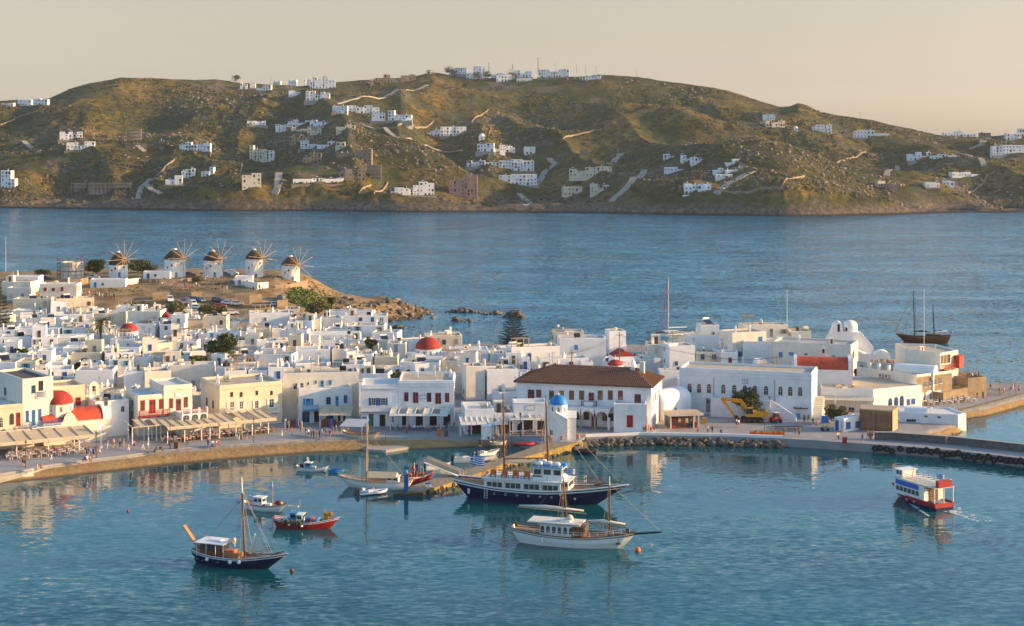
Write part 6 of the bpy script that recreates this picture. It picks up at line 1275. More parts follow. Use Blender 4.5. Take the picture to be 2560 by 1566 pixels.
# terrace walls and low buildings on the windmill hill
def hill_wall(label, cr, pts, h, mat, t=.5, name='terrace_wall'):
    q = [hit_land(*cr(*p)) for p in pts]; z = sum(p.z for p in q) / len(q)
    return tag(ribbon(name, [p.xy + V2(0, t) for p in q], [p.xy for p in q], z + h, mat, h + 2.5), label, 'wall')
hill_wall('curved stone retaining wall around the ruined mill', c1, [(525, 582), (640, 590), (760, 585), (828, 560)], 2.2, 'dry_stone')
hill_wall('low cream wall ringing the second windmill', c1, [(1290, 552), (1500, 560), (1700, 556), (1800, 540)], 1.2, 'dry_stone')
hill_wall('whitewashed wall below the leftmost windmill', c1, [(1180, 578), (1240, 572), (1302, 560)], 1.8, 'whitewash_warm')
hill_wall('long stone wall above the car park', c1, [(1440, 722), (1600, 705), (1800, 700), (1900, 690)], 2.0, 'dry_stone')
hill_wall('tan stone wall stepping up by the parked cars', c3, [(125, 240), (240, 232), (352, 222)], 3.0, 'dry_stone')
hill_wall('stone wall at the bend of the car park road', c3, [(500, 262), (600, 255)], 2.2, 'dry_stone')
hill_wall('white curved wall under the fourth windmill', D, [(560, 676), (590, 690), (620, 697), (645, 694)], 1.6, 'whitewash')
hill_wall('stone plinth wall under the rightmost windmill', D, [(662, 694), (700, 697), (740, 694)], 1.8, 'dry_stone')
for sd_, (cr, x0, x1, yt, yb, lb, dc) in enumerate(((c1, 850, 1175, 530, 605, 'low white souvenir shop with blue door below the leftmost windmill', 'sky'), (c1, 1350, 1600, 458, 520, 'low white house leaning against the second windmill', 'blue'), (c1, 2210, 2380, 505, 582, 'small white house below the fourth windmill', 'grey'))):
    A = hit_land(*cr(x0, yb)); B = hit_land(*cr(x1, yb)); hh = (yb - yt) * K / F * A.y
    b = Bld('low_house', lb, 'house', rect(A.xy, V2(B.x, A.y + .5), 4), A.z, hh + .3, 'whitewash'); b.put(0, 1.6, .1, .9, 1.7, 'door', dc); b.put(0, 4, .8, .8, .8, 'win', dc)

# ------------------------------------------------------------------ trees and plants
def leaf_cloud(n, f, size, rng, mats):
    C = f(n); n = len(C); a = rng.random((n, 3)) * 6.28; s = size * (.6 + .8 * rng.random(n))
    def vec(): v = rng.normal(0, 1, (n, 3)); return v / np.linalg.norm(v, axis=1)[:, None]
    e1 = vec(); e2 = np.cross(e1, vec()); e2 /= np.linalg.norm(e2, axis=1)[:, None] + 1e-9
    Vv = np.stack([C - e1 * s[:, None], C + e2 * s[:, None] * .6, C + e1 * s[:, None], C - e2 * s[:, None] * .6], 1).reshape(-1, 3)
    return tri_soup('crown', Vv, np.arange(4 * n).reshape(n, 4), mats, rng.choice(len(mats), n, p=[.62, .38][:len(mats)] if len(mats) == 2 else None))
def tree(label, p, h, rx, rzz, mats=('leaf_dark', 'leaf_mid'), n=2600, leaf=.32, name='tree', seed=1, flat=1.0):
    rng = np.random.default_rng(seed); rr = random.Random(seed); root = thing(name, label, 'tree' if h > 2.2 else 'bush', p, rr.uniform(0, 6) if flat == 1 else 0); zc = h - rzz
    lob = [(rr.uniform(-.55, .55) * rx, rr.uniform(-.5, .5) * rx * flat, zc + rr.uniform(-.5, .55) * rzz, rr.uniform(.35, .62)) for _ in range(11)]
    def f(n):
        k = rng.integers(0, len(lob), n); L = np.array(lob)[k]; d = rng.normal(0, 1, (n, 3)); d /= np.linalg.norm(d, axis=1)[:, None]; rad = rng.random(n) ** .35
        return L[:, :3] + d * (rad * L[:, 3])[:, None] * np.array([rx, rx * flat, rzz])
    OB('crown', leaf_cloud(n, f, leaf, rng, list(mats)), root)
    t = MB().tube([(0, 0, -1), (.1, 0, zc * .5), (0, .1, zc)], [.06 * h * .6 + .06, .05 * h * .5 + .05, .08], 7)
    for l in lob[:7]: t.tube([(0, .05, zc * .5), (l[0] * .5, l[1] * .5, (zc * .6 + l[2]) / 2), l[:3]], [.1, .07, .03], 5)
    t.build('trunk', 'bark', root); return root
def tree_px(label, cr, x0, x1, y0, y1, Yt=None, seed=1, hang=0, **kw):
    (u0, v0), (u1, v1) = cr(x0, y0), cr(x1, y1); q = hit_land((u0 + u1) / 2, v1) if Yt is None else PY((u0 + u1) / 2, v1, Yt); sc = q.y / F; hh = (v1 - v0) * sc
    zg = gz(q.x, q.y) if Yt else q.z
    if Yt: hh += max(0, q.z - zg); q.z = zg
    return tree(label, q, hh, (u1 - u0) * sc / 2 * 1.05, min(hh * .48, (v1 - v0) * sc / 2), seed=seed, **kw)
tree_px('big dark round tree rising from the middle of the town', c1, 1940, 2285, 1035, 1260, 372, 3)
tree_px('olive gold tree beside the car park', c1, 1545, 1800, 735, 970, 450, 4, mats=('leaf_olive', 'leaf_mid'))
tree_px('low spreading tree right of the car park road', c1, 1880, 2030, 765, 860, 462, 5, mats=('leaf_mid', 'leaf_olive'), n=1500)
tree_px('bushy tree with gold top near the white rooftops', c1, 2020, 2145, 770, 862, 458, 6, mats=('leaf_olive', 'leaf_mid'), n=1300)
tree_px('dark tree clump left of the leftmost windmill', c1, 800, 1010, 318, 470, 545, 7, flat=.6, mats=('leaf_mid', 'leaf_dark'))
tree_px('wide green tree clump between the first two windmills', c1, 1200, 1480, 328, 462, 545, 8, flat=.6, mats=('leaf_mid', 'leaf_dark'))
tree_px('low green bush at the left edge of the headland', c1, 290, 490, 428, 490, 540, 9, n=1200, mats=('leaf_mid', 'leaf_dark'))
tree_px('small bright bush between roofs near the beach church', c1, 680, 800, 1310, 1370, 360, 10, n=700, mats=('leaf_mid', 'leaf_mid'))
tree_px('green creeper bush below the big round tree', c1, 1790, 1960, 1235, 1295, 366, 11, n=900, mats=('leaf_mid', 'leaf_dark'))
tree_px('green bush at the foot of the windmill slope', c3, 770, 955, 200, 322, 478, 12, mats=('leaf_mid', 'leaf_olive'))
tree_px('dark shrub halfway down the windmill slope', c3, 970, 1060, 160, 235, 492, 13, n=700)
tree_px('green tree growing in front of the arched window hall', c5, 850, 1165, 780, 1020, 318.3, 14, n=2600, leaf=.24)
tree_px('rounded golden bush beside the booth', c5, 1740, 1955, 940, 1115, 313, 15, n=1800, leaf=.2, mats=('leaf_olive', 'leaf_mid'))
tree_px('dark ivy bush below the seaside church', c6, 800, 975, 875, 1040, 352, 16, n=1600, leaf=.25, mats=('leaf_dark', 'leaf_mid'))
tree_px('leafy green bush behind the blue balcony roof', c3, 1570, 1690, 865, 950, 338, 19, n=700, mats=('leaf_mid', 'leaf_dark'))
tree_px('small dark tree left of the big red dome', c3, 1330, 1450, 560, 640, 392, 20, n=800)
tree_px('green tree among the roofs near the smaller red dome', c1, 1330, 1480, 1130, 1200, 392, 21, n=900, mats=('leaf_mid', 'leaf_dark'))
tree_px('dark tree behind the tall corner house', c1, 130, 260, 1175, 1250, 382, 22, n=900)
tree_px('roadside shrub behind the windmill crowd', c1, 1800, 1895, 498, 552, None, 18, n=500, mats=('leaf_olive', 'leaf_mid'))
for i, (cr, x, y, r_, lb) in enumerate(((h1, 1690, 135, 32, 'lone dark tree on the western ridge'), (h2, 1265, 190, 40, 'dark tree beside the hilltop houses'), (h2, 810, 185, 40, 'dark tree left of the top white villa'), (h2, 850, 215, 40, 'green tree below the top villas'), (h2, 1090, 195, 35, 'bushy tree between two hilltop villas'), (h2, 1020, 235, 38, 'green tree in front of the hilltop villas'), (h2, 925, 290, 26, 'single shrub under the hilltop villas'), (h1, 1930, 430, 38, 'green tree beside the terraced white villas'), (h3, 560, 530, 34, 'green tree beside the blue-windowed villa'), (h3, 945, 268, 34, 'bright bush by the small white dovecote'), (h2, 1600, 700, 30, 'dark tree by the valley road'), (h3, 2060, 435, 30, 'small tree above the eastern lane'), (h2, 960, 850, 40, 'dark tree left of the long white terrace'), (h2, 2130, 1030, 30, 'lone dark bush beside the straight lane'), (h3, 230, 640, 50, 'green garden trees among the shore villas'), (h3, 1960, 435, 26, 'small dark tree left of the eastern lane'))):
    p = hit(*cr(x, y), False); s_ = .36 * p.y / F; p.z -= .5; tree(lb, p, r_ * s_ * 1.9, r_ * s_ * 1.15, r_ * s_ * .9, n=420, leaf=.6, name='hill_tree', seed=60 + i)
# palm
q = PY(*c1(945, 1100), 412); zg = gz(q.x, q.y); root = thing('palm_tree', 'tall palm with shaggy trunk rising over the rooftops', 'palm', (q.x, q.y, zg)); ht = H - (c1(0, 930)[1] - V0) / F * 412 - zg
MB().tube([(0, 0, -1), (.1, 0, ht * .5), (0, 0, ht * .8), (0, 0, ht)], [.35, .3, .55, .35], 9).build('trunk', 'bark', root); rr = random.Random(5); fr = []
for k in range(34):
    a = 2 * math.pi * k / 34 * 3.1 + rr.uniform(-.2, .2); el = rr.uniform(-.9, 1.25); L = rr.uniform(2.8, 3.7); m = MB(); pts = []
    for i in range(7): t = i / 6; rad = L * t * math.cos(el * .8); z = L * t * math.sin(el) - 1.3 * t * t * (1 + .3 * el); pts.append(Vector((rad * math.cos(a), rad * math.sin(a), z)))
    sd_ = Vector((-math.sin(a), math.cos(a), 0))
    for i in range(6):
        for s_ in (-1, 1):
            for j in range(2): b0 = pts[i].lerp(pts[i + 1], j / 2); b1 = pts[i].lerp(pts[i + 1], j / 2 + .4); tip = b1 + sd_ * s_ * .55 * (1 - abs(i / 6 - .4)) + Vector((0, 0, -.3)); m.add([b0, b1, tip], [(0, 1, 2)])
    m.tube(pts, .03, 3); fr.append(m); m.build('frond', 'palm_leaf', root, (0, 0, ht))
def norfolk(label, q, h, r, seed):
    rr = random.Random(seed); root = thing('norfolk_pine', label, 'pine', q); MB().tube([(0, 0, -1), (0, 0, h)], [.3, .05], 7).build('trunk', 'bark', root); m = MB()
    nt = 15
    for i in range(nt):
        t = i / (nt - 1); z = h * (.1 + .88 * t); R_ = r * (1 - t) ** .75 + .25
        for k in range(7):
            a = 2 * math.pi * k / 7 + i * .5 + rr.uniform(-.1, .1); L = R_ * rr.uniform(.85, 1.1); d = Vector((math.cos(a), math.sin(a), 0)); sd_ = Vector((-math.sin(a), math.cos(a), 0))
            for j in range(9):
                f_ = (j + .5) / 9; b0 = Vector((0, 0, z)) + d * L * f_ + Vector((0, 0, .25 * L * f_ * f_ * .9 - .12 * L * f_)); 
                for s_ in (-1, 1):
                    tip = b0 + d * .25 * L / 3 + sd_ * s_ * (.42 * L * (1 - f_) * .9 + .14) + Vector((0, 0, .12)); m.add([b0 - d * .1 * L, b0 + d * .1 * L, tip, tip - d * .12 * L], [(0, 1, 2, 3)])
    m.build('crown', 'pine', root)
q = PY(*c4(690, 342), 411); norfolk('tall tiered Norfolk pine standing behind the town by the cove', Vector((q.x, q.y, gz(q.x, q.y))), H - (c4(0, 60)[1] - V0) / F * 411 - gz(q.x, q.y), 4.4, 3)
q = PY(*c1(0, 870), 420); norfolk('Norfolk pine cut by the left edge of the photo', Vector((q.x, q.y, gz(q.x, q.y))), H - (c1(0, 600)[1] - V0) / F * 420 - gz(q.x, q.y), 4.2, 4)
hp = np.stack([rng.uniform(-150, -58, 1500), rng.uniform(486, 545, 1500)], -1); hp = hp[(fbm(hp[:, 0] / 9, hp[:, 1] / 9, 3, 90) > .05)]
tag(OB('headland_scrub', lumps('headland_scrub', np.stack([hp[:, 0], hp[:, 1], lz(hp[:, 0], hp[:, 1])], -1), .15 + .5 * rng.random(len(hp)) ** 2, ['leaf_olive', 'scrub', 'rock'], rng.choice(3, len(hp), p=[.45, .3, .25]), rng, .6, .4)), 'dry tufts and stones over the windmill headland', 'shrubs', kind='stuff')
# green slope under the mills
def slope_pts(n):
    t = rng.random((n * 3, 2)); x = 600 + 420 * t[:, 0]; y = 60 + 230 * t[:, 1]; ok = (y > 40 + (x - 640) * .42) & (y < 210 + (x - 600) * .25); out = []
    for a, b_ in zip(x[ok][:n], y[ok][:n]): out.append(hit_land(*c3(a, b_)))
    return np.array(out)
sp = slope_pts(420); Cc = np.repeat(sp, 9, 0) + rng.normal(0, .5, (len(sp) * 9, 3)) * (1, 1, .15)
tag(OB('slope_grass', leaf_cloud(len(Cc), lambda n: Cc + (0, 0, .25), .38, rng, ['grass_slope', 'leaf_mid'])), 'bright green ground cover on the slope under the rightmost windmill', 'ground cover', kind='stuff')

# ------------------------------------------------------------------ parked cars
def car_proto(name, L=4.1, W=1.7, Hh=1.45, van=False):
    prof = ([(-.5, .22), (-.5, .62), (-.46, .92), (-.42, .98), (.20, .98), (.36, .60), (.47, .52), (.5, .40), (.5, .22)] if van else [(-.5, .22), (-.5, .55), (-.47, .68), (-.40, .97), (.08, 1.0), (.24, .66), (.46, .56), (.5, .42), (.5, .22)])
    P_ = [(x * L, z * Hh) for x, z in prof]; body = MB()
    n = len(P_); vs = []
    for y, k in ((-W / 2, 1), (-W / 2 + .06, 1), (W / 2 - .06, 1), (W / 2, 1)):
        for x, z in P_: 
            inn = .14 if z > .62 * Hh else 0; vs.append((x, y * (1 - inn) if abs(y) > W / 2 - .1 else y * (1 - inn), z))
    fs = [(r_ * n + i, r_ * n + (i + 1) % n, r_ * n + n + (i + 1) % n, r_ * n + n + i) for r_ in range(3) for i in range(n)] + [tuple(range(n)), tuple(range(3 * n, 4 * n))[::-1]]
    body.add(vs, fs)
    g = MB(); a, b_ = (P_[2], P_[3]) if van else (P_[2], P_[3]); c, d = P_[4], P_[5]; t0, t1 = .12, .88
    y_ = W / 2 * .8
    for p0, p1, s_ in ((d, c, 1), (a, b_, -1)):
        q0 = (p0[0] + (p1[0] - p0[0]) * t0 + .02 * s_, p0[1] + (p1[1] - p0[1]) * t0 + .02); q1 = (p0[0] + (p1[0] - p0[0]) * t1 + .02 * s_, p0[1] + (p1[1] - p0[1]) * t1 + .02); g.add([(q0[0], -y_, q0[1]), (q0[0], y_, q0[1]), (q1[0], y_, q1[1]), (q1[0], -y_, q1[1])], [(0, 1, 2, 3) if s_ > 0 else (3, 2, 1, 0)])
    for s_ in (-1, 1):
        yy = s_ * (W / 2 * .86 + .045); x0, x1 = a[0] + .25, d[0] - .1; g.add([(x0, yy, .68 * Hh), (x1, yy, .68 * Hh), (c[0] - .05, yy, .93 * Hh), (x0 + .2, yy, .93 * Hh)], [(0, 1, 2, 3)])
    wh = MB().tube([(0, -.1, 0), (0, .1, 0)], .31, 12).mesh('wheel', 'rubber'); rim = MB().tube([(0, -.115, 0), (0, .115, 0)], .18, 10).mesh('rim', 'metal')
    return dict(body=body, glass=g.mesh('windows', 'glass'), wheel=wh, rim=rim, L=L, W=W, H=Hh, lamp=MB().box(-.03, .03, -.16, .16, -.08, .08).mesh('headlight', 'white_paint'), tail=MB().box(-.03, .03, -.12, .12, -.12, .12).mesh('tail_light', 'red_paint'))
CP = {'car': car_proto('car'), 'van': car_proto('van', 4.8, 1.8, 1.95, True)}; CM = {}
for nm, c in (('car_white', (.75, .75, .74)), ('car_silver', (.42, .43, .44)), ('car_dark', (.03, .035, .045)), ('car_blue', (.05, .11, .22)), ('car_red', (.35, .03, .03)), ('car_grey', (.16, .18, .2))): M(nm, c, .25, .03, 1, spec=.6)
def car(label, kind, col, p, rz):
    k = CP[kind]
    if (kind, col) not in CM: CM[(kind, col)] = k['body'].mesh('body', 'car_' + col)
    root = thing('parked_' + kind, label, kind, p, rz, 'cars parked by the windmills'); OB('body', CM[(kind, col)], root); OB('windows', k['glass'], root)
    for x in (-.3, .31):
        for s_ in (-1, 1): w = OB('wheel', k['wheel'], root, (x * k['L'], s_ * (k['W'] / 2 - .06), .31)); OB('rim', k['rim'], w)
    for s_ in (-1, 1): OB('headlight', k['lamp'], root, (k['L'] / 2, s_ * k['W'] * .34, k['H'] * .43)); OB('tail_light', k['tail'], root, (-k['L'] / 2, s_ * k['W'] * .38, k['H'] * .5))
    return root
for lb, cr, x, y, kd, col, rz in (('blue-grey hatchback first in the upper parking row', c1, 1715, 752, 'car', 'grey', -60), ('silver car second in the upper parking row', c1, 1765, 742, 'car', 'silver', -58), ('dark blue car high in the parking row', c1, 1825, 728, 'car', 'blue', -50), ('blue car beside the high dark blue one', c1, 1885, 738, 'car', 'blue', -48), ('white van in the middle of the car park', c1, 1815, 780, 'van', 'white', -65), ('small white car just below the white van', c1, 1858, 802, 'car', 'white', -20), ('white car near the olive gold tree', c1, 1838, 858, 'car', 'white', 10), ('dark car nearest the stone wall', c1, 2040, 735, 'car', 'dark', -55), ('dark car between wall and white hatchback', c1, 2085, 752, 'car', 'dark', -40), ('white hatchback in the right parking row', c1, 2148, 762, 'car', 'white', -15), ('silver car at the end of the right parking row', c1, 2232, 772, 'car', 'silver', 5), ('white van left of the olive gold tree', c1, 1600, 735, 'van', 'white', -70), ('red car behind the gold-topped trees', c1, 2070, 795, 'car', 'red', 0),
        ('grey pickup climbing the bend below the mills', c3, 542, 195, 'van', 'grey', 85), ('first grey car parked below the bend', c3, 320, 262, 'car', 'grey', 20), ('second dark car parked below the bend', c3, 372, 258, 'car', 'dark', 18), ('third blue car parked below the bend', c3, 425, 252, 'car', 'blue', 18), ('silver car parked last below the bend', c3, 490, 246, 'car', 'silver', 16), ('white car on the road above the blank wall', c3, 75, 330, 'car', 'white', 12),
        ('dark car parked behind the windmill hill crowd', c1, 1790, 492, 'car', 'red', 5), ('white van parked beyond the middle windmill', c1, 2180, 488, 'van', 'white', 0), ('blue car parked beyond the middle windmill', c1, 2120, 490, 'car', 'blue', 0), ('dark car parked left of the ruined mill', c1, 430, 530, 'car', 'dark', 10), ('silver car parked left of the leftmost windmill', c1, 880, 520, 'car', 'silver', 0)):
    p = hit_land(*cr(x, y)); car(lb, kd, col, p, R(rz))

# ------------------------------------------------------------------ boats
bA = crop(440, 1120, 440 / 2072.0); bB = crop(720, 1060, 520 / 2464.0); bC = crop(1120, 1000, 560 / 2110.0); bD = crop(2180, 1060, 380 / 2386.0)
def hull_parts(root, L, B, fb, draft, bow, stern, mats, transom=.35, stripe=None, rake=.12, srake=.05, deckm='deck_wood', bul=.35, n=18, boot=2):
    """lofted hull: bow at +x; sheer rises to bow and stern; rows below the waterline, topsides, stripe and bulwark"""
    rows = [(-draft, .0), (-draft * .55, .55), (0, .86), (.45, .96), (.8, 1.0), (.88, 1.005), (1.0, 1.0)]
    S = []; 
    for i in range(n + 1):
        t = i / n; s_ = 2 * t - 1
        half = B / 2 * (min(1, ((1 - t) / .42)) ** .62 if t > .58 else 1) * (1 if t > .35 else transom + (1 - transom) * math.sin(math.pi / 2 * t / .35) ** .8)
        sh = fb + bow * max(0, s_) ** 2.2 + stern * max(0, -s_) ** 2.2; sec = []
        for k, (zz, ww) in enumerate(rows):
            if k < 3: z = zz * (1 - .75 * max(0, s_) ** 3 - .5 * max(0, -s_) ** 3); w = half * ww * (1 - .45 * max(0, s_) ** 2)
            else: z = sh * zz; w = half * ww
            hgt = max(0, z / max(fb, .1)); x = L * (t - .5) + (rake * L * (hgt - .6) * max(0, s_) ** 2 if s_ > 0 else -srake * L * (hgt - .6) * s_ ** 2)
            sec.append((x, w, z))
        S.append(sec)
    nr = len(rows); m = MB(); vs = []
    for sec in S:
        for x, w, z in sec: vs.append((x, -w, z))
        for x, w, z in sec: vs.append((x, w, z))
    fs = []; mi = []
    for i in range(n):
        for k in range(nr - 1):
            a = i * 2 * nr + k; c = a + 2 * nr; q = 2 if k < boot else (1 if k == 4 and stripe else 0)
            fs.append((a, c, c + 1, a + 1)); mi.append(q); a += nr; c += nr; fs.append((a, a + 1, c + 1, c)); mi.append(q)
        a = i * 2 * nr; c = a + 2 * nr; fs.append((a, a + nr, c + nr, c)); mi.append(2)
    for k in range(nr - 1): fs.append((k, k + 1, nr + k + 1, nr + k)); mi.append(0 if k >= boot else 2)
    m.v = vs; m.f = fs; m.m = mi; h = m.build('hull', [mats[0], stripe or mats[0], mats[1]], root)
    d = MB(); dv = []
    for sec in S:
        x, w, z = sec[-1]; dv += [(x, -w * .93, z - bul), (x, w * .93, z - bul)]
    d.add(dv, [(2 * i, 2 * i + 2, 2 * i + 3, 2 * i + 1) for i in range(n)]).build('deck', deckm, root)
    g = MB()
    for sg in (-1, 1): g.tube([(sec[-1][0], sg * sec[-1][1], sec[-1][2]) for sec in S], .07 * max(.6, L / 14), 5)
    g.build('gunwale', stripe or 'wood', h)
    return lambda t: (L * (t - .5), S[int(round(t * n))][-1][2], S[int(round(t * n))][-1][1])
def frame(cr, sx, sy, bx, by, name, label, cat='boat', group=None):
    a, c = P(*cr(sx, sy)), P(*cr(bx, by)); m_ = (a + c) / 2; e = c - a; return thing(name, label, cat, m_, math.atan2(e.y, e.x), group), e.length
def mast(root, x, z0, z1, r=.13, mat='mast_wood', rake=0, top='white_paint', frac=.8):
    o = MB().tube([(x, 0, z0), (x - rake * frac, 0, z0 + (z1 - z0) * frac)], [r, r * .8], 8).build('mast', mat, root); MB().tube([(x - rake * frac, 0, z0 + (z1 - z0) * frac), (x - rake, 0, z1)], [r * .78, r * .35], 7).build('masthead', top, o); return o
def ropes(root, segs, r=.022, mat='rope'):
    m = MB()
    for a, c in segs: m.tube([a, c], r, 3, 0, False)
    return m.build('rigging', mat, root)
def ladder(root, x, y0, z0, z1, mast_z, w=.9, n=14):
    m = MB()
    for s_ in (-1, 1): m.tube([(x + s_ * w / 2, y0, z0), (x + s_ * .08, 0, mast_z)], .03, 3, 0, False)
    for k in range(n): t = k / n * .85; m.tube([(x - w / 2 * (1 - t), y0 * (1 - t), z0 + (mast_z - z0) * t), (x + w / 2 * (1 - t), y0 * (1 - t), z0 + (mast_z - z0) * t)], .022, 3, 0, False)
    return m.build('ratlines', 'rope', root)
def rail(root, pts, h=.8, mat='white_paint', n=2, r=.025, name='railing'):
    m = MB()
    for k in range(1, n + 1): m.tube([(x, y, z + h * k / n) for x, y, z in pts], r, 4)
    for i in range(len(pts) - 1):
        a, c = Vector(pts[i]), Vector(pts[i + 1]); q = max(1, int((c - a).length / 1.1))
        for j in range(q + 1): p = a.lerp(c, j / q); m.tube([p, p + Vector((0, 0, h))], r, 4)
    return m.build(name, mat, root)
def flag(parent, x, y, z, w=1.2, h=.8, rz=0, pole=0):
    """striped blue and white flag with a cross in the corner, rippling"""
    n = 10; o = None; m = MB(); cols = 9
    def pt(i, j): t = i / n; return (w * t, .12 * w * math.sin(t * 7) * t, h * j / cols - .10 * h * t * math.sin(3 * t))
    for j in range(cols):
        for i in range(n):
            white = (j % 2 == 1)
            if j >= 4 and i < 4: white = (i in (1, 2) and True and i == 2) or j == 6 or (i == 2)
            b0 = [pt(i, j), pt(i + 1, j), pt(i + 1, j + 1), pt(i, j + 1)]; m.add([(p[0], p[1], p[2]) for p in b0] + [(p[0], p[1] + .012, p[2]) for p in b0], [(0, 1, 2, 3), (7, 6, 5, 4)], 1 if white else 0)
    o = m.build('flag', ['flag_blue', 'white_paint'], parent, (x, y, z), rz)
    if pole: MB().tube([(0, 0, -pole), (0, 0, h + .1)], .03, 5).build('flag_staff', 'metal', o)
    return o
def cabin(root, x0, x1, w, z0, z1, mat='white_paint', nwin=3, roofm='white_paint', name='cabin', glass='glass', over=.15, wz=(.45, .85), tap=.05, arch=False):
    o = MB().box(x0, x1, -w / 2, w / 2, z0, z1, 0, tap, tap).build(name, mat, root); MB().box(x0 - over, x1 + over, -w / 2 - over, w / 2 + over, z1, z1 + .08).build('cabin_roof', roofm, o)
    h = z1 - z0; ww = (x1 - x0) / nwin
    for k in range(nwin):
        for s_ in (-1, 1):
            if arch: opening(o, 'arch', 'brown', x0 + ww * (k + .5), s_ * (w / 2 - tap * .5), z0 + h * wz[0], ww * .6, h * (wz[1] - wz[0]), 0 if s_ < 0 else math.pi)
            else: MB().box(x0 + ww * (k + .15), x0 + ww * (k + .85), s_ * w / 2 - .02 - .0, s_ * w / 2 + .02, z0 + h * wz[0], z0 + h * wz[1]).build('cabin_window', glass, o)
    MB().box(x1 - .03, x1 + .02, -w * .36, w * .36, z0 + h * wz[0], z0 + h * wz[1]).build('windscreen', glass, o)
    return o
def fenders(root, lst, mat='white_paint', r=.28):
    me = MB().ball((0, 0, 0), r, 10).mesh('fender', mat, True)
    for p in lst: OB('fender', me, root, p)
# 1 navy caique
b, L = frame(bA, 290, 1335, 1115, 1425, 'navy_caique', 'navy blue wooden caique with single tall mast and raised gangplank', 'sailboat'); L *= 1.12; B = 3.9
hull_parts(b, L, B, 1.35, .6, 1.0, .45, ('navy_paint', 'navy_paint'), .45, 'white_paint', .14)
cabin(b, -L * .40, -L * .12, 2.3, 1.2, 3.0, 'mast_wood', 3, 'white_paint', over=.6); MB().box(-L * .12, L * .08, -.9, .9, 1.2, 1.75).build('hatch', 'deck_wood', b); MB().box(-L * .05, L * .0, -.5, .5, 1.7, 2.1).build('skylight', 'orange', b)
for x in (-.42, -.30, -.18, -.08): MB().tube([(x * L, -1.55, 1.2), (x * L, -1.55, 3.0)], .04, 5).tube([(x * L, 1.55, 1.2), (x * L, 1.55, 3.0)], .04, 5).build('awning_post', 'white_paint', b)
mast(b, L * .12, 1.0, 12.2, .16, 'mast_wood', .5); MB().tube([(L * .12 - .9, 0, 9.6), (L * .12 + .9, 0, 9.75)], .05, 5).build('spreader', 'white_paint', b)
for s_ in (-1, 1): ladder(b, L * .10, s_ * 1.8, 1.5, 9, 9.2); ropes(b, [((L * .12 - .4, 0, 9.3), (L * .60, 0, 2.4)), ((L * .12 - .4, 0, 9.3), (-L * .46, s_ * .5, 1.8)), ((L * .12 - .4, 0, 10.5), (L * .45, s_ * .3, 2.2))])
MB().tube([(L * .44, 0, 1.9), (L * .62, 0, 2.6)], [.13, .07], 6).build('bowsprit', 'wood', b); rail(b, [(L * .20, -1.5, 1.55), (L * .38, -.9, 2.0), (L * .48, 0, 2.4), (L * .38, .9, 2.0), (L * .2, 1.5, 1.55)], .6, 'wood'); rail(b, [(-L * .46, -1.2, 1.6), (-L * .2, -1.75, 1.35), (L * .2, -1.7, 1.5)], .55, 'wood')
g = MB(); g.add([(-L * .46, -.35, 1.7), (-L * .46, .35, 1.7), (-L * .66, .35, 4.6), (-L * .66, -.35, 4.6), (-L * .46, -.35, 1.9), (-L * .46, .35, 1.9), (-L * .66, .35, 4.8), (-L * .66, -.35, 4.8)], [(0, 3, 2, 1), (4, 5, 6, 7), (0, 1, 5, 4), (1, 2, 6, 5), (2, 3, 7, 6), (3, 0, 4, 7)]).build('gangplank', 'deck_wood', b); ropes(b, [((-L * .66, 0, 4.8), (-L * .3, 0, 3.2)), ((-L * .5, 0, 1.4), (-L * .72, -1.5, .1)), ((L * .5, 0, 1.2), (L * .66, -.6, .05))])
fenders(b, [(-L * .49, -.8, .7), (-L * .27, -B / 2 + .05, .95), (L * .03, -B / 2 - .12, .95), (L * .14, -B / 2 - .02, 1.05)]); fenders(b, [(-L * .40, -1.6, .75), (-L * .33, -1.75, .6), (-L * .12, -B / 2 - .15, .7)], 'navy_paint')
flag(b, L * .06, 0, 8.4, .7, .5, 2.9); MB().ball((-.2, 0, 3.35), .35, 8, 0, (1, 1, 1.2)).tube([(-L * .08, 0, 3.1), (-.2, 0, 3.3)], .4, 8).build('life_raft', 'cream_paint', b); MB().box(-L * .3, -L * .16, -.5, .5, 3.1, 3.3, 0, .2, .1).build('roof_crate', 'white_paint', b)
MB().add([(L * .16, 0, 1.9), (L * .40, 0, 2.3), (L * .25, .1, 4.6)], [(0, 1, 2)]).tube([(L * .18, 0, 1.9), (L * .22, 0, 3.2), (L * .25, 0, 4.6)], [.25, .2, .04], 6).build('furled_jib', 'awning_white', b)
# 2 red fishing boat
b, L = frame(bA, 1200, 925, 1830, 948, 'red_fishing_boat', 'bright red fishing boat with nets over its side and yellow reels', 'fishing boat'); L *= 1.08; B = 3.1
hull_parts(b, L, B, 1.0, .5, .75, .45, ('red_paint', 'red_paint'), .4, 'white_paint', .1, deckm='sky_paint'); cabin(b, -L * .24, -L * .12, 1.3, .9, 2.2, 'sky_paint', 1, 'sky_paint'); cabin(b, -L * .12, -L * .02, 1.5, .9, 2.0, 'white_paint', 1)
net = MB(); rr = random.Random(3)
for k in range(70): x = rr.uniform(-.36, .05) * L; y = -B / 2 + rr.uniform(-.15, .5); net.ball((x, y, .95 + rr.uniform(-.35, .35) * (1 if y > -B / 2 else .8)), rr.uniform(.12, .24), 6)
tag(net.build('fishing_net', 'algae', b), kind='stuff')
for x, z in ((L * .36, 1.9), (L * .44, 1.95), (L * .38, 1.45)): o = MB().lathe([(.1, -.25), (.34, -.25), (.34, -.18), (.2, -.15), (.2, .15), (.34, .18), (.34, .25), (.1, .25)], 10).build('net_reel', 'yellow_paint', b, (x, 0, z + .15)); o.rotation_euler = (R(90), 0, 0)
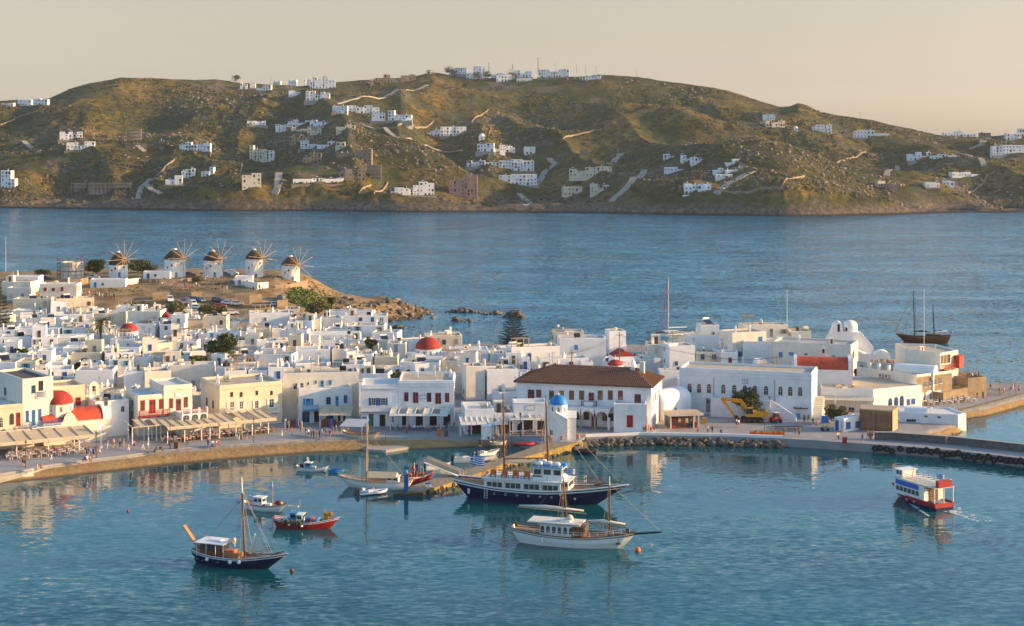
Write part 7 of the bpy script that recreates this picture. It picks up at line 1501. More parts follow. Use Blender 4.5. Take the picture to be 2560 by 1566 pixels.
MB().tube([(-L * .26, 0, 1.0), (-L * .20, 0, 3.3), (0, 0, 3.1), (L * .35, 0, 2.9), (L * .35, 0, 1.6)], .04, 5).tube([(-L * .08, .0, 3.2), (-L * .08, 0, 4.2)], .03, 4).build('gantry', 'pale_wood', b); MB().box(-L * .3, -L * .1, -.25, .25, 3.0, 3.25, 0, .1, .1).build('stowed_sail', 'cream_paint', b)
for x, c in ((.02, 'blue_paint'), (.10, 'orange'), (.16, 'sky_paint'), (.22, 'white_paint'), (.28, 'green_paint'), (-.34, 'white_paint')): MB().box(x * L, x * L + .55, -.6, .5, .75, 1.3 + .3 * rr.random(), 0, .05, .05).build('crate', c, b)
fenders(b, [(-L * .22, -B / 2 - .05, .75), (L * .0, -B / 2 - .1, .6)], 'white_paint', .2); ropes(b, [((L * .5, 0, 1.3), (L * .53, -.2, .0)), ((-L * .5, 0, 1.2), (-L * .62, -.8, .0))])
# 3 small white fishing boat with red trim
b, L = frame(bA, 838, 705, 1240, 752, 'white_fishing_boat', 'small white fishing boat with red trim and short pole mast', 'fishing boat'); L *= 1.12; B = 2.4
hull_parts(b, L, B, .8, .4, .55, .3, ('white_paint', 'maroon'), .4, 'maroon', .08); cabin(b, -L * .22, -L * .0, 1.3, .75, 1.95, 'white_paint', 2, 'white_paint'); mast(b, L * .22, .6, 4.6, .07, 'pale_wood'); o = MB().lathe([(.1, -.25), (.36, -.25), (.36, -.18), (.2, -.15), (.2, .15), (.36, .18), (.36, .25)], 10).build('net_reel', 'red_paint', b, (L * .36, 0, 1.35)); o.rotation_euler = (R(90), 0, 0)
MB().ball((L * .44, 0, 1.3), .3, 8).build('buoy_float', 'yellow_paint', b); MB().box(L * .05, L * .17, -.4, .4, .7, 1.05).build('crate', 'white_paint', b); MB().box(-L * .06, L * .02, -.5, .5, .72, .95).build('engine_cover', 'red_paint', b); flag(b, L * .22, 0, 3.3, .5, .35, 3.0); ropes(b, [((L * .5, 0, 1.0), (L * .56, -.3, 0)), ((L * .22, 0, 4.2), (-L * .05, 0, 2.1))])
# 4 white and blue skiff, blue dinghy
b, L = frame(bA, 1440, 262, 1768, 276, 'blue_cabin_skiff', 'small white skiff with sky blue box cabin near the beach', 'boat'); L *= 1.06
hull_parts(b, L, 1.9, .6, .35, .4, .25, ('white_paint', 'white_paint'), .5, 'grey_paint', .06, deckm='sky_paint'); cabin(b, -L * .22, -L * .02, 1.0, .5, 1.4, 'sky_paint', 1, 'white_paint'); MB().tube([(-L * .14, -.3, 1.4), (-L * .16, -.3, 2.3), (-L * .16, .3, 2.3), (-L * .14, .3, 1.4)], .05, 5).build('arch_frame', 'white_paint', b); MB().box(-L * .42, -L * .3, -.3, .3, .5, 1.1, 0, .05, .05).build('outboard', 'black', b); MB().box(0, L * .12, -.3, .3, .5, .8).build('crate', 'cream_paint', b)
b, L = frame(bA, 1805, 286, 1972, 292, 'blue_dinghy', 'empty bright blue dinghy tied behind the small skiff', 'dinghy'); hull_parts(b, L * 1.05, 1.4, .5, .2, .15, .1, ('sky_paint', 'sky_paint'), .7, 'sky_paint', .05, deckm='blue_paint', bul=.25); MB().box(-.2, .1, -.6, .6, .3, .36).build('thwart', 'sky_paint', b)
# 5 white caique tied at the jetty (bow to the left)
b, L = frame(bB, 1420, 765, 700, 742, 'white_caique', 'white wooden caique with tan deck cover and yellow mast at the jetty', 'sailboat'); L *= 1.08; B = 3.4
hull_parts(b, L, B, 1.15, .5, .8, .35, ('white_paint', 'grey_paint'), .45, 'pale_wood', .1); mast(b, L * .17, 1.0, 11.0, .15, 'pale_wood', .1, 'pale_wood'); MB().tube([(L * .44, 0, 1.7), (L * .62, 0, 2.3)], [.1, .06], 6).build('bowsprit', 'pale_wood', b)
MB().add([(-L * .30, -1.3, 1.9), (L * .14, -1.3, 1.9), (L * .14, 1.3, 1.9), (-L * .30, 1.3, 1.9), (-L * .30, 0, 2.7), (L * .14, 0, 2.7)], [(0, 1, 5, 4), (2, 3, 4, 5), (1, 2, 5), (3, 0, 4)]).build('deck_cover', 'awning', b); cabin(b, -L * .33, -L * .15, 1.6, 1.0, 2.0, 'white_paint', 2)
MB().tube([(L * .17 - .8, 0, 7.0), (L * .17 + .8, 0, 7.1)], .05, 5).build('spreader', 'white_paint', b); ropes(b, [((L * .17, 0, 9.5), (L * .6, 0, 2.2)), ((L * .17, 0, 9.5), (-L * .45, 0, 1.6)), ((L * .17, 0, 9.5), (L * .1, 1.5, 1.3)), ((L * .17, 0, 9.5), (L * .1, -1.5, 1.3)), ((L * .52, 0, 1.3), (L * .68, 1.0, 0))]); ladder(b, L * .15, 1.5, 1.3, 7, 8); flag(b, L * .17, 0, 6.2, .5, .35, 0)
# 6 red boat on the far side of the jetty, inflatables, speedboats, rowing boat
b, L = frame(bB, 1330, 700, 1700, 660, 'red_net_boat', 'red fishing boat heaped with nets moored behind the white caique', 'fishing boat'); L *= 1.0
hull_parts(b, L, 2.6, .95, .4, .6, .35, ('red_paint', 'maroon'), .45, 'white_paint', .08); net = MB()
for k in range(40): net.ball((rr.uniform(-.35, .25) * L, rr.uniform(-.8, .8), .95 + rr.uniform(0, .45)), rr.uniform(.15, .3), 6, k % 3)
tag(net.build('fishing_net', ['orange', 'red_paint', 'algae'], b), kind='stuff'); MB().tube([(-L * .05, 0, .8), (-L * .05, 0, 3.2)], .06, 5).tube([(L * .2, -.6, .9), (L * .2, -.6, 2.4), (L * .2, .6, 2.4), (L * .2, .6, .9)], .04, 5).build('gantry', 'white_paint', b); fenders(b, [(-L * .1, 0, 2.4), (-L * .04, .2, 2.0)], 'red_paint', .3); fenders(b, [(-L * .3, .2, 1.7)], 'sky_paint', .35)
def inflatable(label, cr, a, c, col='white_paint', w=1.6):
    b, L = frame(cr, *a, *c, 'inflatable_boat', label, 'dinghy'); t = MB()
    t.tube([(-L * .5, -w / 2, .32), (L * .25, -w / 2, .34), (L * .42, -w * .33, .42), (L * .5, 0, .5), (L * .42, w * .33, .42), (L * .25, w / 2, .34), (-L * .5, w / 2, .32)], [.16] + [.24] * 5 + [.16], 8); t.build('tube', col, b, smooth=True); MB().box(-L * .42, L * .3, -w / 2, w / 2, .12, .2).build('floor', 'grey_paint', b); MB().box(-L * .56, -L * .46, -.18, .18, .2, 1.0, 0, .03, .03).build('outboard', 'black', b); MB().box(-L * .15, 0, -.3, .3, .2, .75).build('console', 'white_paint', b)
inflatable('white inflatable dinghy nearest the end of the jetty', bB, (830, 850), (1165, 815)); inflatable('grey inflatable tucked behind the white dinghy', bB, (805, 825), (1010, 800), 'grey_paint'); inflatable('white inflatable under the stern of the big blue ship', bC, (190, 905), (385, 930), 'white_paint', 1.4)
def speedboat(label, cr, a, c, w=2.1):
    b, L = frame(cr, *a, *c, 'speedboat', label, 'speedboat'); hull_parts(b, L, w, .75, .3, .25, 0, ('white_paint', 'grey_paint'), .95, 'cream_paint', .16, 0, 'cream_paint', .3); MB().box(-L * .56, -L * .47, -.22, .22, .1, 1.2, 0, .04, .04).build('outboard', 'black', b)
    MB().add([(L * .02, -.8, .75), (L * .02, .8, .75), (L * .16, 0, .78), (-.1, -.75, 1.25), (-.1, .75, 1.25), (L * .10, 0, 1.1)], [(0, 2, 5, 3), (2, 1, 4, 5)]).build('windscreen', 'glass', b); MB().box(-L * .25, -L * .1, -.6, .6, .4, .95).build('seat', 'white_paint', b)
speedboat('white speedboat with black outboard beside the jetty', bB, (1960, 452), (2420, 440)); speedboat('white speedboat moored second from the jetty', bB, (2240, 395), (2480, 360)); speedboat('blue and white launch beyond the gangway', bB, (1625, 540), (1900, 520), 1.8)
b, L = frame(c4, 1278, 1415, 1470, 1418, 'dark_rowing_boat', 'dark wooden rowing boat with stub mast by the boulder wall', 'boat'); hull_parts(b, L * 1.06, 1.9, .75, .3, .2, .15, ('navy_paint', 'black'), .5, 'brown_paint', .06); mast(b, .3, .3, 3.3, .06, 'wood', 0, 'orange')
# 7 big blue motor sailer
b, L = frame(bC, 230, 905, 1435, 985, 'blue_motor_ship', 'large navy and white wooden cruise ship with two tall masts', 'ship'); BL_ = L; L *= 1.13; B = 6.4
hull_parts(b, L, B, 2.15, 1.0, 1.3, .75, ('navy_paint', 'maroon'), .5, 'white_paint', .13, .08)
sal = MB().box(-L * .33, L * .20, -B / 2 + .55, B / 2 - .55, 1.6, 3.55, 0, .1, .05).build('saloon', 'white_paint', b)
for k in range(4):
    x0 = -L * .31 + k * L * .128
    for s_ in (-1, 1):
        fr_ = MB().box(x0, x0 + L * .11, s_ * (B / 2 - .56) - .05, s_ * (B / 2 - .56) + .05, 2.25, 3.2).build('window_panel', 'cream_paint', sal)
        for j in range(3): MB().box(x0 + .15 + j * L * .036, x0 + .12 + (j + .82) * L * .036, s_ * (B / 2 - .5) - .06, s_ * (B / 2 - .5) + .02, 2.35, 3.1).build('saloon_window', 'glass', sal)
MB().box(-L * .34, L * .215, -B / 2 + .35, B / 2 - .35, 3.55, 3.7).build('upper_deck', 'white_paint', b); rail(b, [(-L * .34, -B / 2 + .45, 3.7), (-L * .02, -B / 2 + .45, 3.7)], 1.0, 'wood', 3); rail(b, [(-L * .34, -B / 2 + .45, 3.7), (-L * .34, B / 2 - .45, 3.7), (-L * .02, B / 2 - .45, 3.7)], 1.0, 'wood', 3)
for k in range(4):
    for s_ in (-1,):
        o = MB().box(-.5, .5, -.35, .35, .35, .48).box(-.5, .5, .25, .35, .4, 1.1).build('deck_seat', 'orange', b, (-L * .28 + k * L * .078, s_ * 1.4, 3.7)); MB().box(-.45, -.35, -.3, .3, 0, .35).box(.35, .45, -.3, .3, 0, .35).build('seat_leg', 'wood', o)
wh = cabin(b, L * .0, L * .20, 3.6, 3.7, 5.8, 'white_paint', 3, 'sky_paint', 'wheelhouse', over=.3, wz=(.45, .82)); MB().box(L * .0, L * .06, -1.79, -1.83, 4.2, 4.45).build('name_board', 'brown_paint', wh); cabin(b, L * .205, L * .245, 4.2, 2.2, 3.7, 'white_paint', 1, 'white_paint', 'fore_cabin')
for x, y in ((.03, -.9), (.09, -.4), (.15, -.9), (.04, .8)): MB().tube([(x * L - .7, y, 6.2), (x * L - .5, y, 6.2), (x * L + .5, y, 6.2), (x * L + .7, y, 6.2)], [.2, .36, .36, .2], 9).build('raft_canister', 'white_paint', wh, smooth=True)
for x, y in ((.02, -.5), (.12, .6), (.17, .3)): MB().box(x * L, x * L + .9, y - .4, y + .4, 5.88, 6.25).build('locker', 'sky_paint', wh)
mast(b, -L * .215, 1.5, 17.6, .21, 'mast_wood', .3, 'mast_wood'); mast(b, L * .09, 3.7, 17.2, .2, 'mast_wood', .5, 'mast_wood')
MB().add([(-L * .2, -1.5, 6.0), (L * .0, -1.5, 6.3), (L * .0, 1.5, 6.3), (-L * .2, 1.5, 6.0), (-L * .2, -1.5, 5.95), (L * .0, -1.5, 6.25), (L * .0, 1.5, 6.25), (-L * .2, 1.5, 5.95)], [(0, 1, 2, 3), (7, 6, 5, 4)]).build('sun_awning', 'tan_plaster', b); MB().tube([(-L * .21, 0, 6.4), (L * .05, 0, 6.9)], .1, 6).build('boom', 'mast_wood', b)
MB().tube([(L * .40, 0, 3.1), (L * .58, 0, 3.9)], [.18, .08], 7).build('bowsprit', 'wood', b); rail(b, [(L * .24, -B / 2 + .5, 2.5), (L * .36, -1.8, 2.9), (L * .46, -.3, 3.5), (L * .46, .3, 3.5), (L * .36, 1.8, 2.9), (L * .24, B / 2 - .5, 2.5)], .9, 'wood', 3); rail(b, [(L * .27, -.8, 2.6), (L * .34, -.8, 2.8), (L * .34, .8, 2.8), (L * .27, .8, 2.6)], 1.5, 'white_paint', 2)
rail(b, [(-L * .48, -1.2, 2.5), (-L * .40, -2.2, 2.3), (-L * .34, -2.6, 2.2)], 1.0, 'wood', 3); m1, m2 = (-L * .215 - .2, 0, 15.5), (L * .09 - .4, 0, 15.5)
ropes(b, [(m2, (L * .57, 0, 3.8)), (m1, m2), (m1, (-L * .48, 0, 3.2)), (m2, (L * .45, 0, 3.3))] + [(q, (q[0] + dx, s_ * (B / 2 - .2), 2.4)) for q in (m1, m2) for s_ in (-1, 1) for dx in (-1.0, 0, 1.0)], .028)
flag(b, -L * .455, 0, 5.2, 2.6, 1.6, -.3, 3.0); MB().tube([(-L * .44, -B / 2 + 1.0, .9), (-L * .44, -B / 2 + 1.0, 1.7)], .2, 8).build('fender', 'white_paint', b); m = MB()
for x in (-.30, -.32): m.tube([(x * L, -B / 2 + .1, .4), (x * L, -B / 2 + .35, 2.6)], .03, 4)
for z in np.arange(.6, 2.5, .35): m.tube([(-.30 * L, -B / 2 + .2, z), (-.32 * L, -B / 2 + .2, z)], .03, 4)
m.build('side_ladder', 'white_paint', b)
for x in np.linspace(-.25, .3, 8): MB().lathe([(.17, -.04), (.17, .04), (.1, .04)], 10).build('porthole', 'cream_paint', b, (x * L, -B / 2 - .01, 1.35)).rotation_euler = (R(90), 0, 0)
# 8 white two-master
b, L = frame(bC, 690, 1325, 1655, 1400, 'white_motor_sailer', 'white two-masted motor sailer with arched cabin windows and long bowsprit', 'sailboat'); L *= 1.08; B = 4.6
hull_parts(b, L, B, 1.55, .7, .9, .55, ('white_paint', 'brown_paint'), .5, 'brown_paint', .08, .06); cb = cabin(b, -L * .27, L * .09, 2.9, 1.35, 3.0, 'white_paint', 7, 'white_paint', arch=True, wz=(.25, .85), over=.25); MB().box(L * .02, L * .125, -1.55, 1.55, 1.4, 3.15, 0, .05, .03).build('wheelhouse', 'mast_wood', b)
for k in range(5): MB().box(L * .125, L * .13, -1.3 + k * .54, -.86 + k * .54, 2.0, 2.9).build('wheelhouse_window', 'glass_warm', b)
MB().box(-L * .38, L * .10, -1.8, 1.8, 3.2, 3.32).build('canopy_roof', 'awning_white', b); fenders(b, [(-L * .02, 0, 3.75)], 'cream_paint', .55); MB().box(-L * .1, L * .0, -.9, .9, 3.32, 3.6, 0, .2, .2).build('roof_locker', 'white_paint', b)
mast(b, -L * .035, 1.4, 11.2, .15, 'mast_wood', .9, 'white_paint', .84); mast(b, L * .335, 1.4, 10.2, .15, 'mast_wood', -.05, 'white_paint', .84)
for x0, x1, z in ((-L * .50, L * .13, 4.9), (L * .12, L * .50, 3.4)): o = MB().tube([(x0, 0, z), (x1, 0, z - .3)], .07, 6).build('boom', 'pale_wood', b); MB().tube([(x0 + .3, 0, z + .22), (x0 + (x1 - x0) * .4, 0, z + .3), (x1 - .4, 0, z + .1)], [.08, .26, .12], 8).build('furled_sail', 'awning_white', o, smooth=True)
MB().tube([(L * .47, 0, 2.0), (L * .56, 0, 2.2)], .1, 6, 0).tube([(L * .56, 0, 2.2), (L * .80, 0, 2.75)], [.16, .1], 7, 1).build('bowsprit', ['white_paint', 'black'], b); a1, a2 = (-L * .035 - .7, 0, 9.6), (L * .335, 0, 9.2)
ropes(b, [(a2, (L * .79, 0, 2.8)), (a1, a2), (a1, (-L * .46, 0, 2.2)), ((L * .5, 0, 1.4), (L * .52, -1.2, .0)), ((-L * .5, 0, 1.6), (-L * .66, -1.6, 0))] + [(q, (q[0] + dx, s_ * B / 2 * .92, 1.7)) for q in (a1, a2) for s_ in (-1, 1) for dx in (-.7, 0, .7)], .024)
rail(b, [(L * .12, -B / 2 + .15, 1.7), (L * .32, -1.6, 1.95), (L * .45, -.6, 2.2)], .6, 'white_paint'); rail(b, [(-L * .46, -1.2, 1.9), (-L * .25, -B / 2 + .2, 1.65), (L * .12, -B / 2 + .15, 1.7)], .6, 'white_paint'); flag(b, -L * .06, 0, 10.1, 1.4, .9, .1); MB().lathe([(.12, -.35), (.16, 0), (.1, .3)], 8).build('fender', 'white_paint', b, (-L * .23, -B / 2 - .1, .9)); MB().box(L * .485, L * .515, -.25, .25, 2.3, 2.9).build('bow_post', 'brown_paint', b); MB().box(-L * .52, -L * .50, -.2, .2, 2.0, 2.7).build('stern_post', 'wood', b)
MB().tube([(L * .43, -1.0, 1.6), (L * .43, -1.1, .9)], .05, 5).box(L * .41, L * .45, -1.2, -1.0, .8, .95).box(L * .42, L * .44, -1.45, -.8, .85, .95).build('anchor', 'black', b)
# 9 harbour ferry seen from astern, with its wake
b, L = frame(bD, 1040, 1300, 470, 1195, 'harbour_ferry', 'red, white and blue harbour ferry leaving a wake', 'ferry'); L = 11.8; B = 4.0; b.rotation_euler.z = R(115)
hull_parts(b, L, B, 1.25, .7, .7, 0, ('red_paint', 'navy_paint'), .95, 'red_paint', .1, 0, 'grey_paint', .2, boot=3); MB().box(-L * .28, L * .34, -B / 2 + .06, B / 2 - .06, 1.15, 3.6, 0, .05, .02).build('cabin', 'white_paint', b)
for s_ in (-1, 1):
    y = s_ * (B / 2 - .02)
    for k in range(6): MB().box(-L * .17 + k * .95, -L * .17 + k * .95 + .7, y - .03, y + .03, 1.75, 2.45).build('cabin_window', 'glass', b)
    MB().box(-L * .17, -L * .17 + 5.6, y - .03, y + .035, 2.7, 3.45).build('blue_banner', 'flag_blue', b); m = MB()
    for k in range(7): m.box(-L * .16 + k * .78, -L * .16 + k * .78 + .55, y - .035, y + .045, 2.62, 2.68)
    m.build('banner_lettering', 'white_paint', b)
wh = cabin(b, L * .22, L * .36, 2.8, 3.6, 4.9, 'white_paint', 2, 'white_paint', 'wheelhouse', over=.2, wz=(.4, .85)); MB().box(-L * .5, L * .36, -B / 2, B / 2, 3.6, 3.7).build('top_deck', 'cream_paint', b); rail(b, [(L * .2, -B / 2 + .1, 3.7), (-L * .45, -B / 2 + .1, 3.7), (-L * .45, B / 2 - .1, 3.7), (L * .2, B / 2 - .1, 3.7)], 1.0, 'white_paint', 3, .035)
for k in range(5): rail(b, [(-L * .3 + k * 1.2, -B / 2 + .4, 3.7), (-L * .3 + k * 1.2, B / 2 - .4, 3.7)], .75, 'white_paint', 2, .03, 'bench_frame')
MB().box(-L * .5, -L * .44, -1.5, 1.2, 3.72, 4.75).build('raft_box', 'red_paint', b); MB().box(-L * .49, -L * .29, -.9, .9, 1.15, 1.2).build('after_deck', 'grey_paint', b)
for y in (-1.85, 1.85, 0): MB().box(-L * .49, -L * .475, y - .05, y + .05, 1.1, 3.6).build('stern_post', 'white_paint', b)
MB().box(-L * .29, -L * .285, -.8, .8, 1.2, 3.2).build('cabin_door', 'brown_paint', b); st = MB()
for k in range(7): st.box(-L * .42 + k * .22, -L * .42 + k * .22 + .2, 1.0, 1.7, 1.2 + k * .33, 1.26 + k * .33)
st.build('stair', 'deck_wood', b); MB().tube([(L * .16, 0, 3.7), (L * .13, 0, 5.6)], [.12, .06], 6).box(L * .13, L * .15, -.5, .5, 5.0, 5.1).build('signal_mast', 'cream_paint', b); flag(b, -L * .47, 1.2, 5.1, 1.1, .75, -2.2, 1.4); fenders(b, [(-L * .1, B / 2 + .15, .7), (L * .05, B / 2 + .15, .7), (L * .2, B / 2 + .1, .8)], 'grey_paint', .25)
o0 = b.location; fx_ = Vector((math.cos(R(115)), math.sin(R(115)), 0)); nx = Vector((-fx_.y, fx_.x, 0)); wk = MB(); rr = random.Random(8)
for k in range(260):
    t = rr.random() ** 1.6; lat = rr.gauss(0, .9 + 1.2 * t) if k % 3 else rr.choice((-1, 1)) * (1.6 + 5 * t); p = o0 - fx_ * (L * .48 + t * 14 - (6 if not k % 3 else 0)) + nx * lat; s_ = rr.uniform(.1, .38) * (1.1 - t); wk.ball((p.x, p.y, -.02), s_, 6, 0, (1.6, 1.6, .16))
tag(wk.build('wake_foam', 'foam', None), 'white foam churned up behind the harbour ferry', 'foam', kind='stuff')
for j, (a0, ln, h_) in enumerate(((18, 40, .5), (10, 46, .35))):
    m = MB(); vs = []; d = (-fx_ * math.cos(R(a0)) + nx * math.sin(R(a0)))
    d2 = Vector((-d.y, d.x, 0))
    for i in range(25):
        t = i / 24; c = o0 - fx_ * 3 + d * (3 + ln * t); hh = h_ * math.sin(math.pi * min(1, t * 1.15 + .05)) if t < .83 else h_ * max(0, (1 - t)) * 2
        for k in range(7): q = c + d2 * (k - 3) * .55; vs.append((q.x, q.y, max(-.3, hh * math.cos((k - 3) / 3 * math.pi / 2) * 1.0) - .03))
    m.add(vs, [(i * 7 + k, i * 7 + k + 1, i * 7 + 8 + k, i * 7 + 7 + k) for i in range(24) for k in range(6)]); tag(m.build('wake_wave', 'sea_water', None, smooth=True), ['long wake wave rolling off the ferry quarter', 'outer wake wave trailing the ferry'][j], 'wave', kind='stuff')
# 10 gulet anchored off the point, yacht behind the town
b, L = frame(c6, 1690, 672, 1262, 660, 'brown_gulet', 'varnished brown two-masted gulet anchored off the point', 'sailboat'); L *= 1.05; B = 4.4
hull_parts(b, L, B, 1.6, .7, .9, .7, ('mast_wood', 'sky_paint'), .6, 'wood', .12); cabin(b, -L * .33, -L * .02, 2.6, 1.5, 2.6, 'wood', 4, 'pale_wood'); MB().box(-L * .46, -L * .25, -1.7, 1.7, 3.4, 3.5).build('bimini', 'awning_white', b)
for x, z1 in ((L * .21, 15.5), (-L * .20, 11.5)): mast(b, x, 1.5, z1, .17, 'black', -.4, 'black')
for x0, x1, z in ((L * .2, -L * .1, 3.2), (-L * .21, -L * .45, 3.4)): MB().tube([(x0, 0, z), ((x0 + x1) / 2, 0, z + .1), (x1, 0, z - .2)], [.15, .3, .1], 7).build('furled_sail', 'navy_paint', b)
MB().tube([(L * .44, 0, 2.4), (L * .62, 0, 3.3)], [.14, .08], 6).build('bowsprit', 'pale_wood', b); ropes(b, [((L * .21, 0, 15), (L * .61, 0, 3.3)), ((L * .21, 0, 11.5), (L * .47, 0, 2.6)), ((L * .21, 0, 14.5), (L * .18, 2, 2)), ((L * .21, 0, 14.5), (L * .18, -2, 2)), ((-L * .2, 0, 11), (-L * .2, 2, 2)), ((-L * .2, 0, 11), (-L * .45, 0, 2.4))], .035, 'black'); flag(b, -L * .50, 0, 2.9, 1.2, .8, 3.0, 1.0); rail(b, [(-L * .45, 1.8, 2.0), (0, 2.1, 1.7), (L * .4, 1.0, 2.3)], .7, 'wood')
a = P(*c4(2190, 330)); b = thing('white_yacht', 'white sailing yacht with tall mast behind the back of the town', 'sailboat', (a.x, a.y + 6, 0), R(200)); L = 14; hull_parts(b, L, 3.8, 1.2, .6, .5, .1, ('white_paint', 'navy_paint'), .6, 'navy_paint', .12); cabin(b, -L * .15, L * .15, 2, 1.0, 1.6, 'white_paint', 3); mast(b, L * .05, 1.1, 17.6, .12, 'metal', 0, 'metal'); MB().tube([(L * .20, 0, 1.5), (L * .07, 0, 16)], .09, 6).build('furled_jib', 'red_paint', b); ropes(b, [((L * .05, 0, 17.2), (-L * .5, 0, 1.2)), ((L * .05, 0, 14), (L * .02, 1.7, 1)), ((L * .05, 0, 14), (L * .02, -1.7, 1))]); MB().tube([(L * .04, 0, 2.6), (-L * .38, 0, 2.5)], .2, 6).build('boom_sail', 'awning_white', b)
# 11 boat ashore under a canopy, boats on the sand, mooring buoys
a = GP(c3, 1150, 1480, 1.2); c = GP(c3, 1430, 1500, 1.2); b = thing('beached_caique', 'wooden caique propped on the sand under a slatted canopy', 'boat', (*((a + c) / 2), 1.1), math.atan2((c - a).y, (c - a).x)); L = (c - a).length * 1.1; hull_parts(b, L, 2.6, 1.0, .1, .6, .4, ('cream_paint', 'pale_wood'), .45, 'brown_paint', .1)
MB().add([(-L * .55, -1.6, 2.4), (L * .15, -1.6, 2.6), (L * .15, 1.7, 3.5), (-L * .55, 1.7, 3.3), (-L * .55, -1.6, 2.3), (L * .15, -1.6, 2.5), (L * .15, 1.7, 3.4), (-L * .55, 1.7, 3.2)], [(0, 1, 2, 3), (7, 6, 5, 4), (0, 4, 5, 1)]).build('canopy', 'awning_white', b); mast(b, L * .2, .8, 4.6, .07, 'pale_wood')
for x, y in ((-.5, -1.4), (.12, -1.4), (-.5, 1.5), (.12, 1.5)): MB().box(x * L - .05, x * L + .05, y - .05, y + .05, 0, 2.5).build('canopy_post', 'pale_wood', b)
for lb, cr, x, y, col in (('small grey dinghy pulled up on the sand near the jetty', c4, 550, 1325, 'cream_paint'), ('upturned green rowing boat by the white hut', c4, 345, 1258, 'teal_paint')):
    q = P(*cr(x, y), 1.2); b = thing('beached_dinghy', lb, 'dinghy', q, R(10)); hull_parts(b, 3.0, 1.3, .5, .1, .2, .1, (col, col), .7, col, .06, bul=.25)
b = thing('kayak', 'red inflatable kayak lying on the sand beside the jetty', 'kayak', P(*c4(785, 1335), 1.1), R(8)); MB().tube([(-1.9, 0, .3), (-1.2, .35, .3), (0, .5, .3), (1.2, .35, .3), (1.9, 0, .35), (1.2, -.35, .3), (0, -.5, .3), (-1.2, -.35, .3), (-1.9, 0, .3)], .28, 8).build('tube', 'red_paint', b, smooth=True); MB().box(-1.2, 1.2, -.4, .4, .1, .25).build('floor', 'white_paint', b)
for lb, cr, x, y, r_, col in (('orange mooring buoy beside the white sailboat bow', bC, 1788, 1425, .42, 'orange'), ('dark mooring float in front of the navy caique', bA, 1365, 1455, .3, 'rust'), ('tiny red buoy out on the golden water', D, 308, 1231, .22, 'red_paint')):
    q = P(*cr(x, y)); o = thing('mooring_buoy', lb, 'buoy', q); MB().ball((0, 0, r_ * .35), r_, 12).build('float', col, o, smooth=True); MB().lathe([(.06, r_ * 1.25), (.1, r_ * 1.4), (.05, r_ * 1.55)], 8).build('ring', 'metal', o)

# ------------------------------------------------------------------ people
def body_mesh(pose):
    """one skinned surface grown from a posed skeleton, 1.72 m tall, facing -y"""
    S = {'stand': dict(), 'walk': dict(), 'lean': dict(), 'sit': dict(), 'crouch': dict(), 'reach': dict()}
    z = {'sit': -.42, 'crouch': -.45}.get(pose, 0); ly = {'walk': (.22, -.24), 'lean': (.02, -.12)}.get(pose, (.0, .03)); V_ = []; E = []; Rd = []
    def add(p, r, par=None):
        V_.append(p); Rd.append(r); i = len(V_) - 1
        if par is not None: E.append((par, i))
        return i
    lean = -.12 if pose in ('lean', 'sit') else (-.3 if pose == 'crouch' else 0)
    pel = add((0, 0, .95 + z), (.15, .12)); bel = add((0, lean * .3, 1.12 + z), (.145, .11), pel); ch = add((0, lean * .7, 1.32 + z), (.165, .12), bel); nk = add((0, lean, 1.47 + z), (.06, .06), ch); h0 = add((0, lean - .02, 1.56 + z), (.085, .09), nk); add((0, lean - .03, 1.66 + z), (.085, .095), h0)
    for s_ in (-1, 1):
        sh = add((s_ * .2, lean * .75, 1.38 + z), (.06, .06), ch)
        if pose == 'reach' and s_ > 0: e = add((s_ * .28, -.22, 1.36), (.045, .045), sh); w = add((s_ * .22, -.42, 1.5), (.035, .035), e); add((s_ * .2, -.5, 1.55), (.03, .04), w)
        elif pose in ('sit', 'crouch'): e = add((s_ * .27, lean - .1, 1.12 + z), (.045, .045), sh); w = add((s_ * .2, lean - .33, 1.05 + z), (.035, .035), e); add((s_ * .17, lean - .41, 1.04 + z), (.03, .04), w)
        else: k = .12 * s_ if pose == 'walk' else 0; e = add((s_ * .26, .03 + k, 1.12), (.045, .045), sh); w = add((s_ * .26, -.06 + k * 1.6, .9), (.035, .035), e); add((s_ * .25, -.09 + k * 1.7, .81), (.03, .045), w)
        hp = add((s_ * .1, 0, .88 + z), (.1, .1), pel)
        if pose in ('sit', 'crouch'): kn = add((s_ * .13, -.42, .52 if pose == 'sit' else .5), (.07, .07), hp); an = add((s_ * .13, -.40 if pose == 'sit' else -.2, .1), (.045, .045), kn); add((s_ * .13, an and (-.56 if pose == 'sit' else -.36), .05), (.045, .035), an)
        else: y = ly[0 if s_ < 0 else 1]; kn = add((s_ * .1, y * .45 - .02, .48), (.068, .068), hp); an = add((s_ * .1, y, .09), (.045, .045), kn); add((s_ * .1, y - .15, .045), (.045, .035), an)
    me = bpy.data.meshes.new('b'); me.from_pydata(V_, E, []); o = bpy.data.objects.new('b', me); COL.objects.link(o); o.modifiers.new('s', 'SKIN')
    for i, d in enumerate(me.skin_vertices[0].data): d.radius = Rd[i]; d.use_root = (i == 0)
    o.modifiers.new('u', 'SUBSURF').levels = 1; dg = bpy.context.evaluated_depsgraph_get(); me2 = bpy.data.meshes.new_from_object(o.evaluated_get(dg)); bpy.data.objects.remove(o)
    return me2, z
CLOTH = [('red', (.42, .04, .04)), ('white', (.72, .71, .68)), ('black', (.02, .02, .022)), ('blue', (.05, .12, .32)), ('pink', (.55, .22, .26)), ('pale blue', (.3, .42, .55)), ('khaki', (.3, .24, .15)), ('green', (.08, .2, .1)), ('orange', (.6, .2, .05)), ('grey', (.2, .2, .21))]
for n_, c in CLOTH: M('cloth_' + n_, c, .85, .1, 5)
